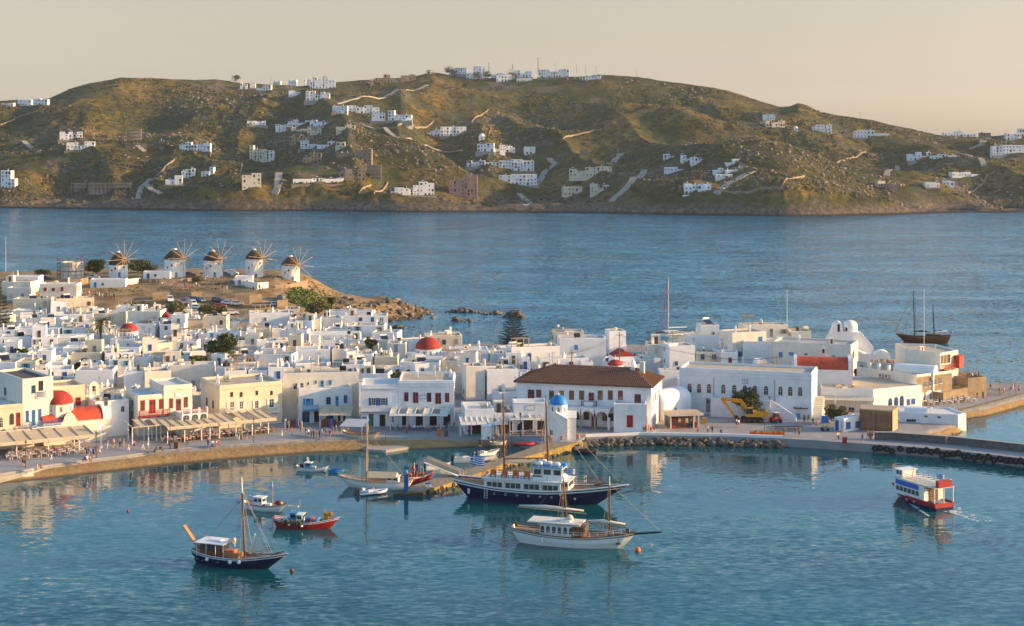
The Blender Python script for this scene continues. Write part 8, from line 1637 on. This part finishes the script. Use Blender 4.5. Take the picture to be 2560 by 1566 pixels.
M('hair_dark', (.025, .016, .01), .7, .2, 5); M('hair_fair', (.28, .17, .07), .7, .2, 5)
BODY = {p: body_mesh(p) for p in ('stand', 'walk', 'lean', 'sit', 'crouch', 'reach')}; PM = {}
def person_mesh(pose, top, low, shorts, hair):
    k = (pose, top, low, shorts, hair)
    if k in PM: return PM[k]
    src, z0 = BODY[pose]; me = src.copy(); me.materials.clear()
    for m in ('skin', 'cloth_' + top, 'cloth_' + low, hair): me.materials.append(MATS[m])
    for p in me.polygons:
        x, y, z = p.center; z -= z0; p.use_smooth = True
        if z > 1.66 or (z > 1.54 and y > -.01 + (-.12 if pose in ('lean', 'sit') else -.3 if pose == 'crouch' else 0)): i = 3
        elif z > 1.45: i = 0
        elif z > .97 and (abs(x) < .235 or z > 1.22): i = 1
        elif abs(x) > .215 and z > .7 and pose not in ('sit', 'crouch'): i = 0
        elif pose in ('sit', 'crouch'): i = 1 if z > .98 and abs(x) < .22 else (0 if abs(x) > .165 and z > .95 else (2 if (p.center[2] > .42 or not shorts) else 0))
        else: i = 2 if (z > .5 or not shorts) else 0
        p.material_index = i
    PM[k] = me; return me
PEOPLE = []
POSEW = {'stand': 'standing', 'walk': 'walking', 'lean': 'standing', 'sit': 'sitting', 'crouch': 'crouching', 'reach': 'pointing'}
prr = random.Random(99)
def person(p, pose=None, top=None, low=None, rz=None, seat=.0):
    pose = pose or prr.choices(('stand', 'walk', 'lean', 'reach'), (.4, .35, .2, .05))[0]; top = top or prr.choice(CLOTH)[0]; low = low or prr.choice(('black', 'blue', 'khaki', 'white', 'grey', 'black')); sh = prr.random() < .5; hr = prr.choice(('hair_dark', 'hair_dark', 'hair_fair'))
    o = OB('person', person_mesh(pose, top, low, sh, hr), None, p, prr.uniform(0, 6.28) if rz is None else rz, [prr.uniform(.95, 1.06)] * 3); tag(o, None, 'person'); PEOPLE.append((o, dict(top=top, low=low, pose=pose, sh=sh))); return o
def gp_(cr, x, y): 
    u, v = cr(x, y); q = P(u, v, 1.53); return q if gz(q.x, q.y) < 1.9 else hit_land(u, v)
for cr, lst in ((c2, [(1210, 1025, 'walk', 'khaki'), (1265, 985), (1345, 1000), (1395, 1005, 'stand', 'white'), (1520, 960), (1480, 1018, 'sit'), (1510, 1020, 'sit', 'black'), (790, 1118, 'sit'), (820, 1115, 'sit', 'white'), (845, 1118, 'sit', 'pink'), (350, 1192, 'sit', 'white'), (380, 1190, 'sit', 'orange'), (215, 1150), (235, 1155), (815, 1060), (835, 1062), (855, 1058), (880, 1066, 'stand', 'blue'), (905, 1050), (940, 1045), (955, 1035), (1060, 980, 'stand', 'pink'), (1075, 975), (1010, 985), (1130, 970), (1165, 968), (2000, 970, 'sit', 'white'), (2035, 968, 'sit', 'white'), (2055, 965, 'sit', 'red'), (1960, 960), (1590, 960), (1640, 955), (1720, 950), (1760, 950, 'walk', 'pink'), (2250, 910), (2270, 908), (2320, 900), (485, 1090, 'walk', 'blue')]),
        (c3, [(640, 1465, 'stand', 'red'), (545, 1492), (160, 1500), (25, 1500, 'walk', 'red'), (120, 1498), (290, 1480), (770, 1475, 'stand', 'black'), (795, 1480), (822, 1488, 'stand', 'pink'), (845, 1490, 'stand', 'blue'), (870, 1492, 'stand', 'red'), (900, 1490), (925, 1485), (960, 1492), (1000, 1495), (1030, 1450), (1055, 1440), (720, 1430), (700, 1410), (600, 1420), (1110, 1400), (1140, 1395), (1700, 1445, 'walk', 'red'), (1720, 1450), (1880, 1462), (1922, 1450, 'walk', 'pink'), (1790, 1440), (1230, 1370), (1260, 1380)]),
        (c4, [(272, 1235), (292, 1232, 'walk', 'pink'), (1020, 1297, 'sit', 'black'), (1038, 1297, 'sit', 'khaki'), (1152, 1297, 'sit', 'orange'), (1290, 1283, 'sit', 'red'), (1310, 1285, 'sit', 'orange'), (1920, 1215), (1940, 1218), (1962, 1216, 'stand', 'red'), (1985, 1214, 'stand', 'pink'), (2015, 1210, 'sit', 'red'), (495, 1328), (378, 1352, 'stand', 'black'), (130, 1170), (85, 1180, 'walk', 'orange')]),
        (c5, [(908, 1162, 'stand', 'pale blue'), (930, 1165, 'stand', 'white'), (640, 1226, 'walk', 'white'), (680, 1231, 'walk', 'black'), (755, 1230, 'crouch', 'black'), (550, 1228, 'sit', 'red'), (1540, 1116), (1552, 1115), (1585, 1116), (1630, 1150), (1660, 1155, 'sit', 'pink'), (1465, 1242), (1500, 1250, 'stand', 'khaki'), (1860, 1285), (1870, 1282), (2095, 1302, 'walk', 'blue'), (2160, 1275), (2175, 1278), (2145, 1270), (2190, 1265), (1090, 1245, 'sit', 'red')]),
        (c6, [(1970, 1200), (2025, 1196, 'stand', 'green'), (2095, 1105, 'stand', 'pale blue'), (2178, 1160), (2205, 1165, 'stand', 'red'), (2222, 1160), (2310, 1112), (2325, 1108, 'stand', 'black'), (2335, 1150), (2295, 1120, 'sit', 'red'), (2365, 1125, 'sit')]),
        (bD, [(1165, 330, 'walk', 'pink')])):
    for a in lst: person(gp_(cr, a[0], a[1]), a[2] if len(a) > 2 else None, a[3] if len(a) > 3 else None)
def crowd(cr, x0, x1, ya, yb, n, z=None, poses=None):
    for _ in range(n):
        t = prr.random(); x = x0 + (x1 - x0) * t; y = ya + (yb - ya) * t + prr.uniform(-14, 14); u, v = cr(x, y); p = P(u, v, z) if z is not None else hit_land(u, v); person(p, poses and prr.choice(poses))
crowd(c1, 750, 1095, 670, 712, 30); crowd(c1, 1300, 2200, 560, 640, 14); crowd(c1, 1600, 1850, 590, 650, 12); crowd(c1, 1900, 2140, 530, 545, 10); crowd(c3, 240, 400, 105, 95, 8); crowd(c3, 500, 580, 100, 110, 4); crowd(c3, 1040, 1240, 75, 110, 6)
for _ in range(34): q = P(*c6(prr.uniform(980, 1195), prr.uniform(880, 950)), 4.2); person(q)
for _ in range(8): q = PY(*c6(prr.uniform(1875, 2000), 1000), 347 + prr.uniform(1, 5)); q.z = 4.9; person(q)
crowd_deck = thing('church_terrace', 'raised stone terrace packed with sunset watchers beside the white church', 'terrace', (*P(*c6(1085, 925), 4.2).xy, 0)); MB().prism([(-9, -5), (8, -6), (9, 9), (-9, 10)], -1, 4.2).build('platform', 'dry_stone', crowd_deck)

# ------------------------------------------------------------------ taverna tables and chairs
ch = {}
for col in ('white_paint', 'sky_paint', 'wood'):
    ch[col] = [MB().box(-.21, .21, -.21, .21, .43, .47).mesh('seat', col), MB().box(-.21, .21, .18, .21, .6, .68).box(-.21, .21, .18, .21, .78, .9).mesh('backrest', col), MB().box(-.02, .02, -.02, .02, 0, .43).mesh('leg', col), MB().box(-.02, .02, -.02, .02, 0, .92).mesh('back_leg', col)]
tb = [MB().box(-.42, .42, -.42, .42, .70, .75).mesh('tabletop', 'white_paint'), MB().box(-.03, .03, -.03, .03, 0, .7).mesh('leg', 'wood')]; SETS = []
def chair(p, rz, col):
    r = thing('taverna_chair', None, 'chair', p, rz, 'taverna chairs'); OB('seat', ch[col][0], r); OB('backrest', ch[col][1], r)
    for x in (-.19, .19): OB('leg', ch[col][2], r, (x, -.19, 0)); OB('leg', ch[col][3], r, (x, .19, 0))
    SETS.append((r, col)); return r
def dine(A, B, n, rows, col, seats=.5):
    e = B - A; rz = math.atan2(e.y, e.x); nrm = V2(-e.y, e.x).normalized()
    for i in range(n):
        for j in range(rows):
            q = A + e * ((i + .5) / n) + nrm * (j * 2.0 + prr.uniform(-.2, .2)); t = thing('taverna_table', None, 'table', (q.x, q.y, 1.53), rz, 'taverna tables'); OB('tabletop', tb[0], t)
            for x in (-.36, .36):
                for y in (-.36, .36): OB('leg', tb[1], t, (x, y, 0))
            SETS.append((t, 'table'))
            for s_ in (-1, 1):
                c = q + e.normalized() * s_ * .62; a = rz + (math.pi / 2 if s_ > 0 else -math.pi / 2) + math.pi; chair((c.x, c.y, 1.53), a + math.pi, col)
                if prr.random() < seats: person((c.x, c.y, 1.50), 'sit', None, None, a + math.pi)
dine(LA(25, -10.6), LA(215, -10.6), 8, 3, 'white_paint', .55); dine(LA(420, -8.6), LA(540, -8.6), 7, 2, 'wood', .6); dine(LA(552, -8.4), LA(680, -8.4), 8, 2, 'wood', .55); dine(GP(c3, 1580, 1415), GP(c3, 2090, 1418), 9, 1, 'sky_paint', .55); dine(GP(c4, 660, 1236), GP(c4, 955, 1232), 6, 1, 'white_paint', .5); dine(GP(c6, 1500, 1262), GP(c6, 1960, 1222), 8, 2, 'white_paint', .4)

# ------------------------------------------------------------------ quay furniture, machines, poles
def lamp(label, cr, x, y, h=4.2):
    q = gp_(cr, x, y); o = thing('lamp_post', label, 'lamp post', q); MB().tube([(0, 0, 0), (0, 0, .6), (0, 0, h)], [.11, .07, .05], 7).build('post', 'dark_metal', o); MB().lathe([(.08, h), (.2, h + .12), (.17, h + .42), (.06, h + .5), (0, h + .6)], 8).build('lantern', 'glass_warm', o)
for a in (('dark lamp post nearest the left taverna awning', c2, 243, 1165), ('lamp post beside the church flag', c2, 908, 1072), ('lamp post before the red balcony awning', c2, 1603, 985), ('lamp post before the long mansion awning', c2, 2390, 930), ('lamp post on the small landing', bB, 1158, 235), ('lamp post in front of the glass canopy', c4, 757, 1255), ('lamp post beside the blue-domed chapel', c4, 955, 1320), ('lamp post by the hall steps', c5, 1220, 1085), ('lamp post behind the fenced works', c5, 1172, 1225)): lamp(*a)
def flagpole(label, q, h, w=1.3, rz=0, zf=None):
    o = thing('flagpole', label, 'flagpole', q); MB().tube([(0, 0, 0), (0, 0, h)], [.06, .03], 6).build('pole', 'white_paint', o)
    if w: flag(o, 0, 0, zf or h - w * .75, w, w * .66, rz)
flagpole('striped flag on a white pole before the beach church', gp_(c2, 950, 965), 5.0, 1.5, R(250), 3.2); flagpole('flag and cross pole on the quay beside the booth', gp_(c5, 1840, 1090), 5.2, 1.2, R(260), 2.6)
q = TH.root.location; p_, rz_ = TH.pos(0, TH.at(0, *c4(1395, 900))[0], 4.6, 1.0); flagpole('small flag on the town hall balcony', Vector((q.x + p_[0], q.y + p_[1], q.z + p_[2])), 3.2, 1.1, R(265), 1.2)
flagpole('tall bare white mast on the roof of the house on the point', PY(*c6(1470, 690), 349), 12.6, 0); flagpole('tall white flagpole rising from the high white houses', PY(*c5(1385, 180), 386), 8.3, 0); flagpole('thin mast at the left edge beside the headland', PY(*c1(55, 450), 505), 11.5, 0)
M('wire', (.03, .03, .03), .8, .1, 1); pts = []
for lb, cr, x, y0, y1, Yp in (('wooden utility pole behind the town hall roof', c4, 1690, 270, 600, 348), ('utility pole beside the glass-fronted house', c4, 1240, 440, 590, 345), ('utility pole above the arched window hall', c5, 692, 480, 640, 338), ('utility pole by the red barrel church', c5, 1285, 480, 640, 336)):
    q = PY(*cr(x, y1), Yp); zt = PY(*cr(x, y0), Yp).z; o = thing('utility_pole', lb, 'pole', (q.x, q.y, gz(q.x, q.y))); hh = zt - gz(q.x, q.y); MB().tube([(0, 0, 0), (0, 0, hh)], [.14, .1], 6).build('post', 'wood', o); MB().box(-.8, .8, -.05, .05, hh - .6, hh - .5).build('crossarm', 'wood', o); pts.append(Vector((q.x, q.y, zt - .5)))
for i, (a, c) in enumerate(((0, 1), (0, 2), (2, 3))):
    m = MB()
    for k in (-.6, 0, .6): m.tube([pts[a].lerp(pts[c], t) + Vector((k, 0, -1.2 * 4 * t * (1 - t) * .5)) for t in np.linspace(0, 1, 9)], .02, 3)
    tag(m.build('power_line', 'wire'), ['power lines from the town hall pole to the glass-fronted house', 'power lines crossing behind the town hall to the long hall', 'power lines between the hall pole and the red barrel church'][i], 'power line')
# excavator
q = gp_(c5, 1065, 1112); o = thing('excavator', 'big yellow tracked excavator with bent arm on the quay', 'excavator', q, R(-4))
for y in (-1.2, 1.2): t = MB().extr([(-2.0, .0), (1.6, .0), (2.0, .3), (2.0, .65), (1.6, .95), (-2.0, .95), (-2.4, .65), (-2.4, .3)], y - .3, y + .3).build('track', 'rubber', o); [MB().tube([(x, y - .34, .45), (x, y + .34, .45)], .3, 10).build('track_wheel', 'rust', t) for x in (-1.9, -.9, .2, 1.5)]
MB().box(-1.2, 1.4, -.9, .9, .9, 1.2).build('turntable', 'dark_metal', o); MB().box(-.6, 3.0, -1.3, 1.3, 1.2, 2.3, 0, .08, .05).build('engine_body', 'yellow_paint', o); MB().box(1.2, 2.6, -1.0, 1.0, 2.3, 2.45).build('hood', 'dark_metal', o)
cb = MB().box(-1.5, 0, -1.3, -.2, 1.2, 3.0, 0, .12, .03).build('driver_cab', 'yellow_paint', o); MB().box(-1.53, -.1, -1.33, -.3, 1.8, 2.85, 0, .08, .0).build('cab_glass', 'glass', cb)
def beam(a, c, w0, w1, y=.35): a = Vector(a); c = Vector(c); d = (c - a).normalized(); n = Vector((-d.z, 0, d.x)); P4 = [a + n * w0, c + n * w1, c - n * w1, a - n * w0]; return MB().extr([(p.x, p.z) for p in P4], y - .2, y + .2)
bo = beam((-.8, 0, 1.9), (-2.4, 0, 4.1), .35, .38).build('boom', 'yellow_paint', o); b2 = beam((-2.3, 0, 4.1), (-6.0, 0, 4.5), .38, .26).build('boom', 'yellow_paint', o); beam((-6.3, 0, 4.7), (-3.6, 0, 1.0), .34, .16).build('dipper_arm', 'yellow_paint', o); MB().tube([(-3.2, .35, 3.9), (-5.6, .35, 4.9)], .1, 6).tube([(-1.6, .35, 1.7), (-2.6, .35, 3.6)], .1, 6).build('hydraulic_ram', 'metal', o); MB().extr([(-3.9, 1.1), (-3.1, 1.2), (-2.7, .6), (-3.0, .0), (-3.5, .05), (-3.6, .6)], -.2, .9).build('bucket', 'rust', o)
q = gp_(c5, 1280, 1118); o = thing('mini_loader', 'small red skid loader parked beside the excavator', 'loader', q, R(25)); MB().box(-1.1, 1.0, -.6, .6, .4, 1.15, 0, .05, .05).build('body', 'red_paint', o); MB().box(-.5, .5, -.55, .55, 1.15, 2.0, 0, .1, .05).build('cab', 'glass', o); MB().box(-.6, .6, -.62, .62, 2.0, 2.1).build('cab_roof', 'cream_paint', o)
for x in (-.7, .6):
    for y in (-.7, .7): MB().tube([(x, y - .15, .38), (x, y + .15, .38)], .38, 10).build('wheel', 'rubber', o)
# works fencing, bins, hut, landing, gangway and the rest
q = gp_(c5, 1100, 1245); o = thing('works_barrier', 'orange mesh fencing heaped round a trench on the quay', 'barrier', q); 
for k in range(7): MB().box(-.05, .05, -.05, .05, 0, 1.0).build('stake', 'rust', o, (-1.2 + k * 1.1, prr.uniform(-.3, .9), 0)); 
for k in range(6): MB().add([(-1.2 + k * 1.1, .2, .1), (-.1 + k * 1.1, .3, .1), (-.1 + k * 1.1, .3, .9), (-1.2 + k * 1.1, .2, .8), (-1.2 + k * 1.1, .23, .1), (-.1 + k * 1.1, .33, .1), (-.1 + k * 1.1, .33, .9), (-1.2 + k * 1.1, .23, .8)], [(0, 1, 2, 3), (7, 6, 5, 4)]).build('mesh_panel', 'orange', o)
for k in range(5): MB().ball((k * .5, 1.0, .2), .45, 7, 0, (1, 1, .6)).build('rubble_bag', 'cream_paint' if k % 2 else 'grey_paint', o)
q = gp_(c5, 1370, 1195); o = thing('timber_rail', 'long brown timber beam resting on trestles on the quay', 'barrier', q); MB().box(-2.8, 3.4, -.1, .1, .7, .95).build('beam', 'wood', o); MB().box(-2.8, 3.4, -.08, .08, .3, .45).build('beam', 'wood', o)
for x in (-2.5, 0, 3): MB().box(x - .35, x + .35, -.35, .35, 0, .8, 0, .1, .1).build('trestle', 'pale_wood', o)
q = gp_(c5, 1742, 1195); o = thing('blue_awning_cart', 'blue covered cart standing on the quay beside the booth', 'cart', q); MB().box(-.7, .7, -.5, .5, 1.6, 2.9, 0, .15, .1).build('cover', 'blue_paint', o); MB().box(-.6, .6, -.4, .4, .3, .9).build('tray', 'grey_paint', o); [MB().tube([(x, -.5, .3), (x, .5, .3)], .3, 10).build('wheel', 'rubber', o) for x in (-.5, .5)]; [MB().box(x - .04, x + .04, -.04, .04, .9, 1.6).build('post', 'metal', o) for x in (-.6, .6)]
def box_thing(name, label, cat, q, sx, sy, sz, mat, lid=None, rz=0):
    o = thing(name, label, cat, q, rz); MB().box(-sx / 2, sx / 2, -sy / 2, sy / 2, 0, sz, 0, .04, .04).build('body', mat, o); MB().box(-sx / 2 - .04, sx / 2 + .04, -sy / 2 - .04, sy / 2 + .04, sz, sz + .1).build('lid', lid or mat, o); return o
o = box_thing('white_hut', 'small plain white hut on the sand near the jetty', 'hut', gp_(c4, 438, 1272), 1.9, 1.7, 2.5, 'whitewash_cool'); opening(o, 'hole', 'grey', .4, -.84, .1, .4, .5)
for lb, cr, x, y, m_ in (('dark rubbish bin on the quay before the maroon house', bB, 1875, 150, 'brown_paint'), ('orange and brown bin near the wooden trestle', bB, 1790, 140, 'orange'), ('blue bin beside the loader', c5, 1215, 1085, 'blue_paint'), ('turquoise crate under the lean-to', c5, 1490, 1090, 'sky_paint'), ('yellow bin right of the drinks kiosk', c5, 605, 1130, 'yellow_paint'), ('brown bin on the promenade below the red balcony', c2, 1660, 985, 'brown_paint'), ('red life ring box on the pier edge', c5, 1928, 1315, 'red_paint')): box_thing('bin', lb, 'bin', gp_(cr, x, y), .8, .7, 1.1, m_)
tag(MB().prism([tuple(P(u, v, .5).xy) for u, v in ((905, 1107), (920, 1124), (965, 1126), (1025, 1117), (985, 1108), (945, 1105))], -1, .5).build('landing', 'concrete'), 'small concrete landing stage jutting from the beach', 'landing')
q = P(*bB(1400, 790), .8); o = thing('navy_post', 'tall navy blue service post at the end of the jetty', 'post', q); MB().box(-.35, .35, -.3, .3, 0, 2.6).build('body', 'blue_paint', o); MB().box(-.4, .4, -.35, .35, 2.6, 2.7).build('cap', 'navy_paint', o)
q = P(*bB(2060, 640), .8); o = thing('gangway', 'sloping white gangway with canvas sides on the jetty', 'gangway', q, R(152)); MB().add([(0, -.6, .1), (7.2, -.6, 1.9), (7.2, .6, 1.9), (0, .6, .1), (0, -.6, .25), (7.2, -.6, 2.05), (7.2, .6, 2.05), (0, .6, .25)], [(0, 3, 2, 1), (4, 5, 6, 7), (0, 1, 5, 4), (2, 3, 7, 6), (1, 2, 6, 5)]).build('ramp', 'white_paint', o)
for y in (-.6, .6): rail(o, [(0, y, .2), (7.2, y, 2.0)], 1.0, 'white_paint', 2); MB().add([(.2, y, .5), (7, y, 2.2), (7, y, 2.9), (.2, y, 1.2), (.2, y + .03, .5), (7, y + .03, 2.2), (7, y + .03, 2.9), (.2, y + .03, 1.2)], [(0, 1, 2, 3), (7, 6, 5, 4)]).build('canvas_side', 'awning', o)
for i, (a, c) in enumerate(((1, .2), (1, .6), (2, .1), (2, .5), (2, .8), (3, .2), (3, .5), (3, .85))):
    q = jt[a].lerp(jt[a + 1], c); e = (jt[a + 1] - jt[a]).normalized(); t = OB('tyre', ty, None, (q.x - e.y * -.22, q.y + e.x * .0 - .25, .4), 0, (.9, .9, .9)); t.rotation_euler = (R(90), 0, math.atan2(-e.y, -e.x)); tag(t, 'tyre fender on the golden side of the jetty, number %s counted from the chapel' % ['one', 'two', 'three', 'four', 'five', 'six', 'seven', 'eight'][i], 'tyre', 'tyres along the jetty')
box_thing('cable_box', 'small white and blue box lying on the jetty', 'box', P(*bB(1660, 745), .8), .9, .6, .5, 'white_paint', 'blue_paint'); box_thing('jetty_pontoon', 'weathered dark pontoon block at the jetty end', 'pontoon', P(*bB(1420, 872), -.3), 4.9, 1.6, .75, 'rock_dark', 'stone', R(4))
o = thing('beach_steps', 'pale concrete steps down to the sand at the left edge', 'steps', P(*c2(180, 1228), .6), R(26)); st = MB()
for k in range(4): MB().box(-2.2, 2.2, -.4 * k - .4, -.4 * k, -.6, .75 - .2 * k).build('step', 'whitewash_warm', o)
for i, (cr, x, y) in enumerate(((c2, 1490, 1018), (c2, 815, 1112), (c2, 2030, 968))):
    o = thing('bench', ['low wooden bench on the promenade kerb below the flag awning', 'bench near the beach in front of the church', 'bench on the kerb before the mansion'][i], 'bench', gp_(cr, x, y) + Vector((0, .35, 0)), ANG); MB().box(-.9, .9, -.2, .2, .4, .46).build('seat', 'wood', o); MB().box(-.8, -.7, -.18, .18, 0, .4).build('leg', 'dark_metal', o); MB().box(.7, .8, -.18, .18, 0, .4).build('leg', 'dark_metal', o)
for i, (cr, x0, x1, y, rows) in enumerate(((c3, 570, 740, 1395, 3), (c3, 900, 1060, 1388, 3))):   # shop racks
    a, c = GP(cr, x0, y), GP(cr, x1, y); o = thing('shop_rack', ['postcard and hat racks left of the blue balcony shop', 'souvenir racks under the brown shop awning'][i], 'rack', (*a, 1.53), math.atan2((c - a).y, (c - a).x)); L = (c - a).length
    for k in range(9): MB().box(L * k / 9, L * (k + .85) / 9, -.3, .3, 0, 1.2 + .6 * prr.random()).build('display', prr.choice(('blue_paint', 'white_paint', 'red_paint', 'cream_paint', 'sky_paint', 'dark_metal', 'brown_paint')), o)

# ------------------------------------------------------------------ labels that single each thing out by look and by a landmark beside it
ORD = ['nearest', 'second', 'third', 'fourth', 'fifth', 'sixth', 'seventh', 'eighth', 'ninth', 'tenth', 'eleventh', 'twelfth', 'thirteenth', 'fourteenth', 'fifteenth', 'sixteenth', 'seventeenth', 'eighteenth', 'nineteenth', 'twentieth']
ORD += ['twenty-' + x for x in ('first', 'second', 'third', 'fourth', 'fifth', 'sixth', 'seventh', 'eighth', 'ninth')] + ['thirtieth'] + ['thirty-' + x for x in ('first', 'second', 'third', 'fourth', 'fifth', 'sixth', 'seventh', 'eighth', 'ninth')] + ['fortieth'] + ['forty-' + x for x in ('first', 'second', 'third', 'fourth', 'fifth', 'sixth', 'seventh', 'eighth', 'ninth')]
def sort_labels(items, marks, text):
    """items: (object, attributes); label = look + rank by distance on one side of the nearest landmark"""
    G = {}
    for o, a in items:
        u, v = UV(o.location); best = min(marks, key=lambda m: (m[0] - u) ** 2 + ((m[1] - v) * 2.2) ** 2); du, dv = u - best[0], (v - best[1]) * 2.2
        side = ('right of' if du > 0 else 'left of') if abs(du) > abs(dv) else ('in front of' if dv > 0 else 'behind'); look = text(a); G.setdefault((look, side, best[2]), []).append((du * du + dv * dv, o))
    for (look, side, nm), L in G.items():
        L.sort(key=lambda t: t[0])
        for i, (_, o) in enumerate(L): o['label'] = '%s %s the %s' % (look, side, nm) if len(L) == 1 else '%s, %s one %s the %s' % (look, ORD[min(i, len(ORD) - 1)], side, nm)
tm = [(1070, 860, 'big red dome'), (322, 822, 'smaller red dome'), (250, 840, 'palm tree'), (560, 880, 'big round tree'), (1450, 960, 'tiled town hall'), (415, 800, 'pink-capped bell tower'), (1283, 850, 'Norfolk pine'), (1860, 930, 'arched window hall'), (2020, 890, 'red barrel church'), (650, 990, 'cream mansion'), (1050, 980, 'maroon shutter house'), (400, 1000, 'red balcony house'), (60, 960, 'tall corner house'), (440, 770, 'olive gold tree'), (780, 770, 'green slope'), (150, 700, 'ruined mill'), (1556, 880, 'tall utility pole'), (810, 1000, 'blue balcony house')]
FW = {'chimney': 'chimney', 'chimney_tall': 'tall chimney', 'solar_heater': 'solar panel', 'water_tank': 'black tank', 'white_tank': 'cream tank', 'air_conditioner': 'roof unit', 'antenna': 'aerial', 'stair_head': 'stair box', 'satellite_dish': 'dish', 'pergola': 'roof pergola', 'plant_pot': 'roof plant', 'bench_ledge': 'roof ledge', 'upper room': 'upper room', 'front room': 'front room'}
CWD = {'whitewash': 'white', 'whitewash_cool': 'cool white', 'whitewash_warm': 'warm white', 'cream': 'cream'}
sort_labels([x for x in ALL_HOUSES if x[1]['where'] == 'town'], tm, lambda a: '%s %s house with %s' % (CWD[a['mat']], ['', 'low', 'two-storey', 'tall', 'tall'][min(4, a['fl'])], FW[a['feats'][0]] if a['feats'] else 'flat roof'))
hmk = [(1345, 190, 'hilltop radio mast'), (1155, 470, 'pink block'), (740, 310, 'terraced villa cluster'), (630, 460, 'tall cream shore house'), (250, 470, 'long concrete frame'), (1205, 340, 'white dovecote'), (660, 210, 'western ridge tree'), (1340, 430, 'long white terrace'), (1560, 440, 'straight lane'), (1800, 430, 'shore villas'), (2050, 300, 'eastern ridge villas'), (2400, 430, 'eastern terraces'), (100, 300, 'western valley'), (480, 370, 'western slope'), (1000, 300, 'upper villa row')]
sort_labels([x for x in ALL_HOUSES if x[1]['where'] == 'hill'], hmk, lambda a: {'w': 'white villa', 'c': 'cream plastered villa', 's': 'brown stone house', 'p': 'pink plastered block', 'k': 'bare concrete building frame', 'o': 'little domed white chapel'}[a['st']] + (' of two storeys' if a['fl'] >= 2 and a['st'] != 'o' else '') + (' with long front' if a['W'] > 26 else ''))
pm = [(250, 1090, 'beach church'), (420, 1080, 'red balcony awning'), (620, 1070, 'mansion awning'), (830, 1080, 'blue balcony shop'), (1050, 1070, 'maroon shutter house'), (1330, 1080, 'glass canopy'), (1400, 1090, 'blue-domed chapel'), (1600, 1080, 'town hall corner'), (1700, 1070, 'drinks kiosk'), (1860, 1050, 'excavator'), (2010, 1070, 'timber beam'), (2150, 1080, 'ticket booth'), (2215, 920, 'white seaside church'), (2440, 970, 'stone bastion'), (2350, 1010, 'rubble stone house'), (230, 740, 'windmill street'), (440, 720, 'second windmill'), (530, 710, 'middle windmill'), (640, 725, 'fourth windmill'), (870, 720, 'headland rocks'), (100, 1130, 'left taverna awning'), (2370, 1115, 'pier wall')]
sort_labels(PEOPLE, pm, lambda a: '%s person, %s top, %s %s' % (POSEW[a['pose']], a['top'], a['low'], 'shorts' if a['sh'] else 'trousers'))
sort_labels(SETS, pm, lambda a: 'small white square taverna table' if a == 'table' else {'white_paint': 'white', 'sky_paint': 'sky blue', 'wood': 'brown wooden'}[a] + ' taverna chair')
for i, o in enumerate(TY): o['label'] = 'black tyre fender on the long pier, %s one from the ticket booth' % ORD[i]
SEEN = {}
for o in list(COL.objects):
    if o.parent is None and 'label' in o and 'kind' not in o: SEEN.setdefault(' '.join(o['label'].split()), []).append(o)
for lb, L in SEEN.items():
    for o in L: o['label'] = lb
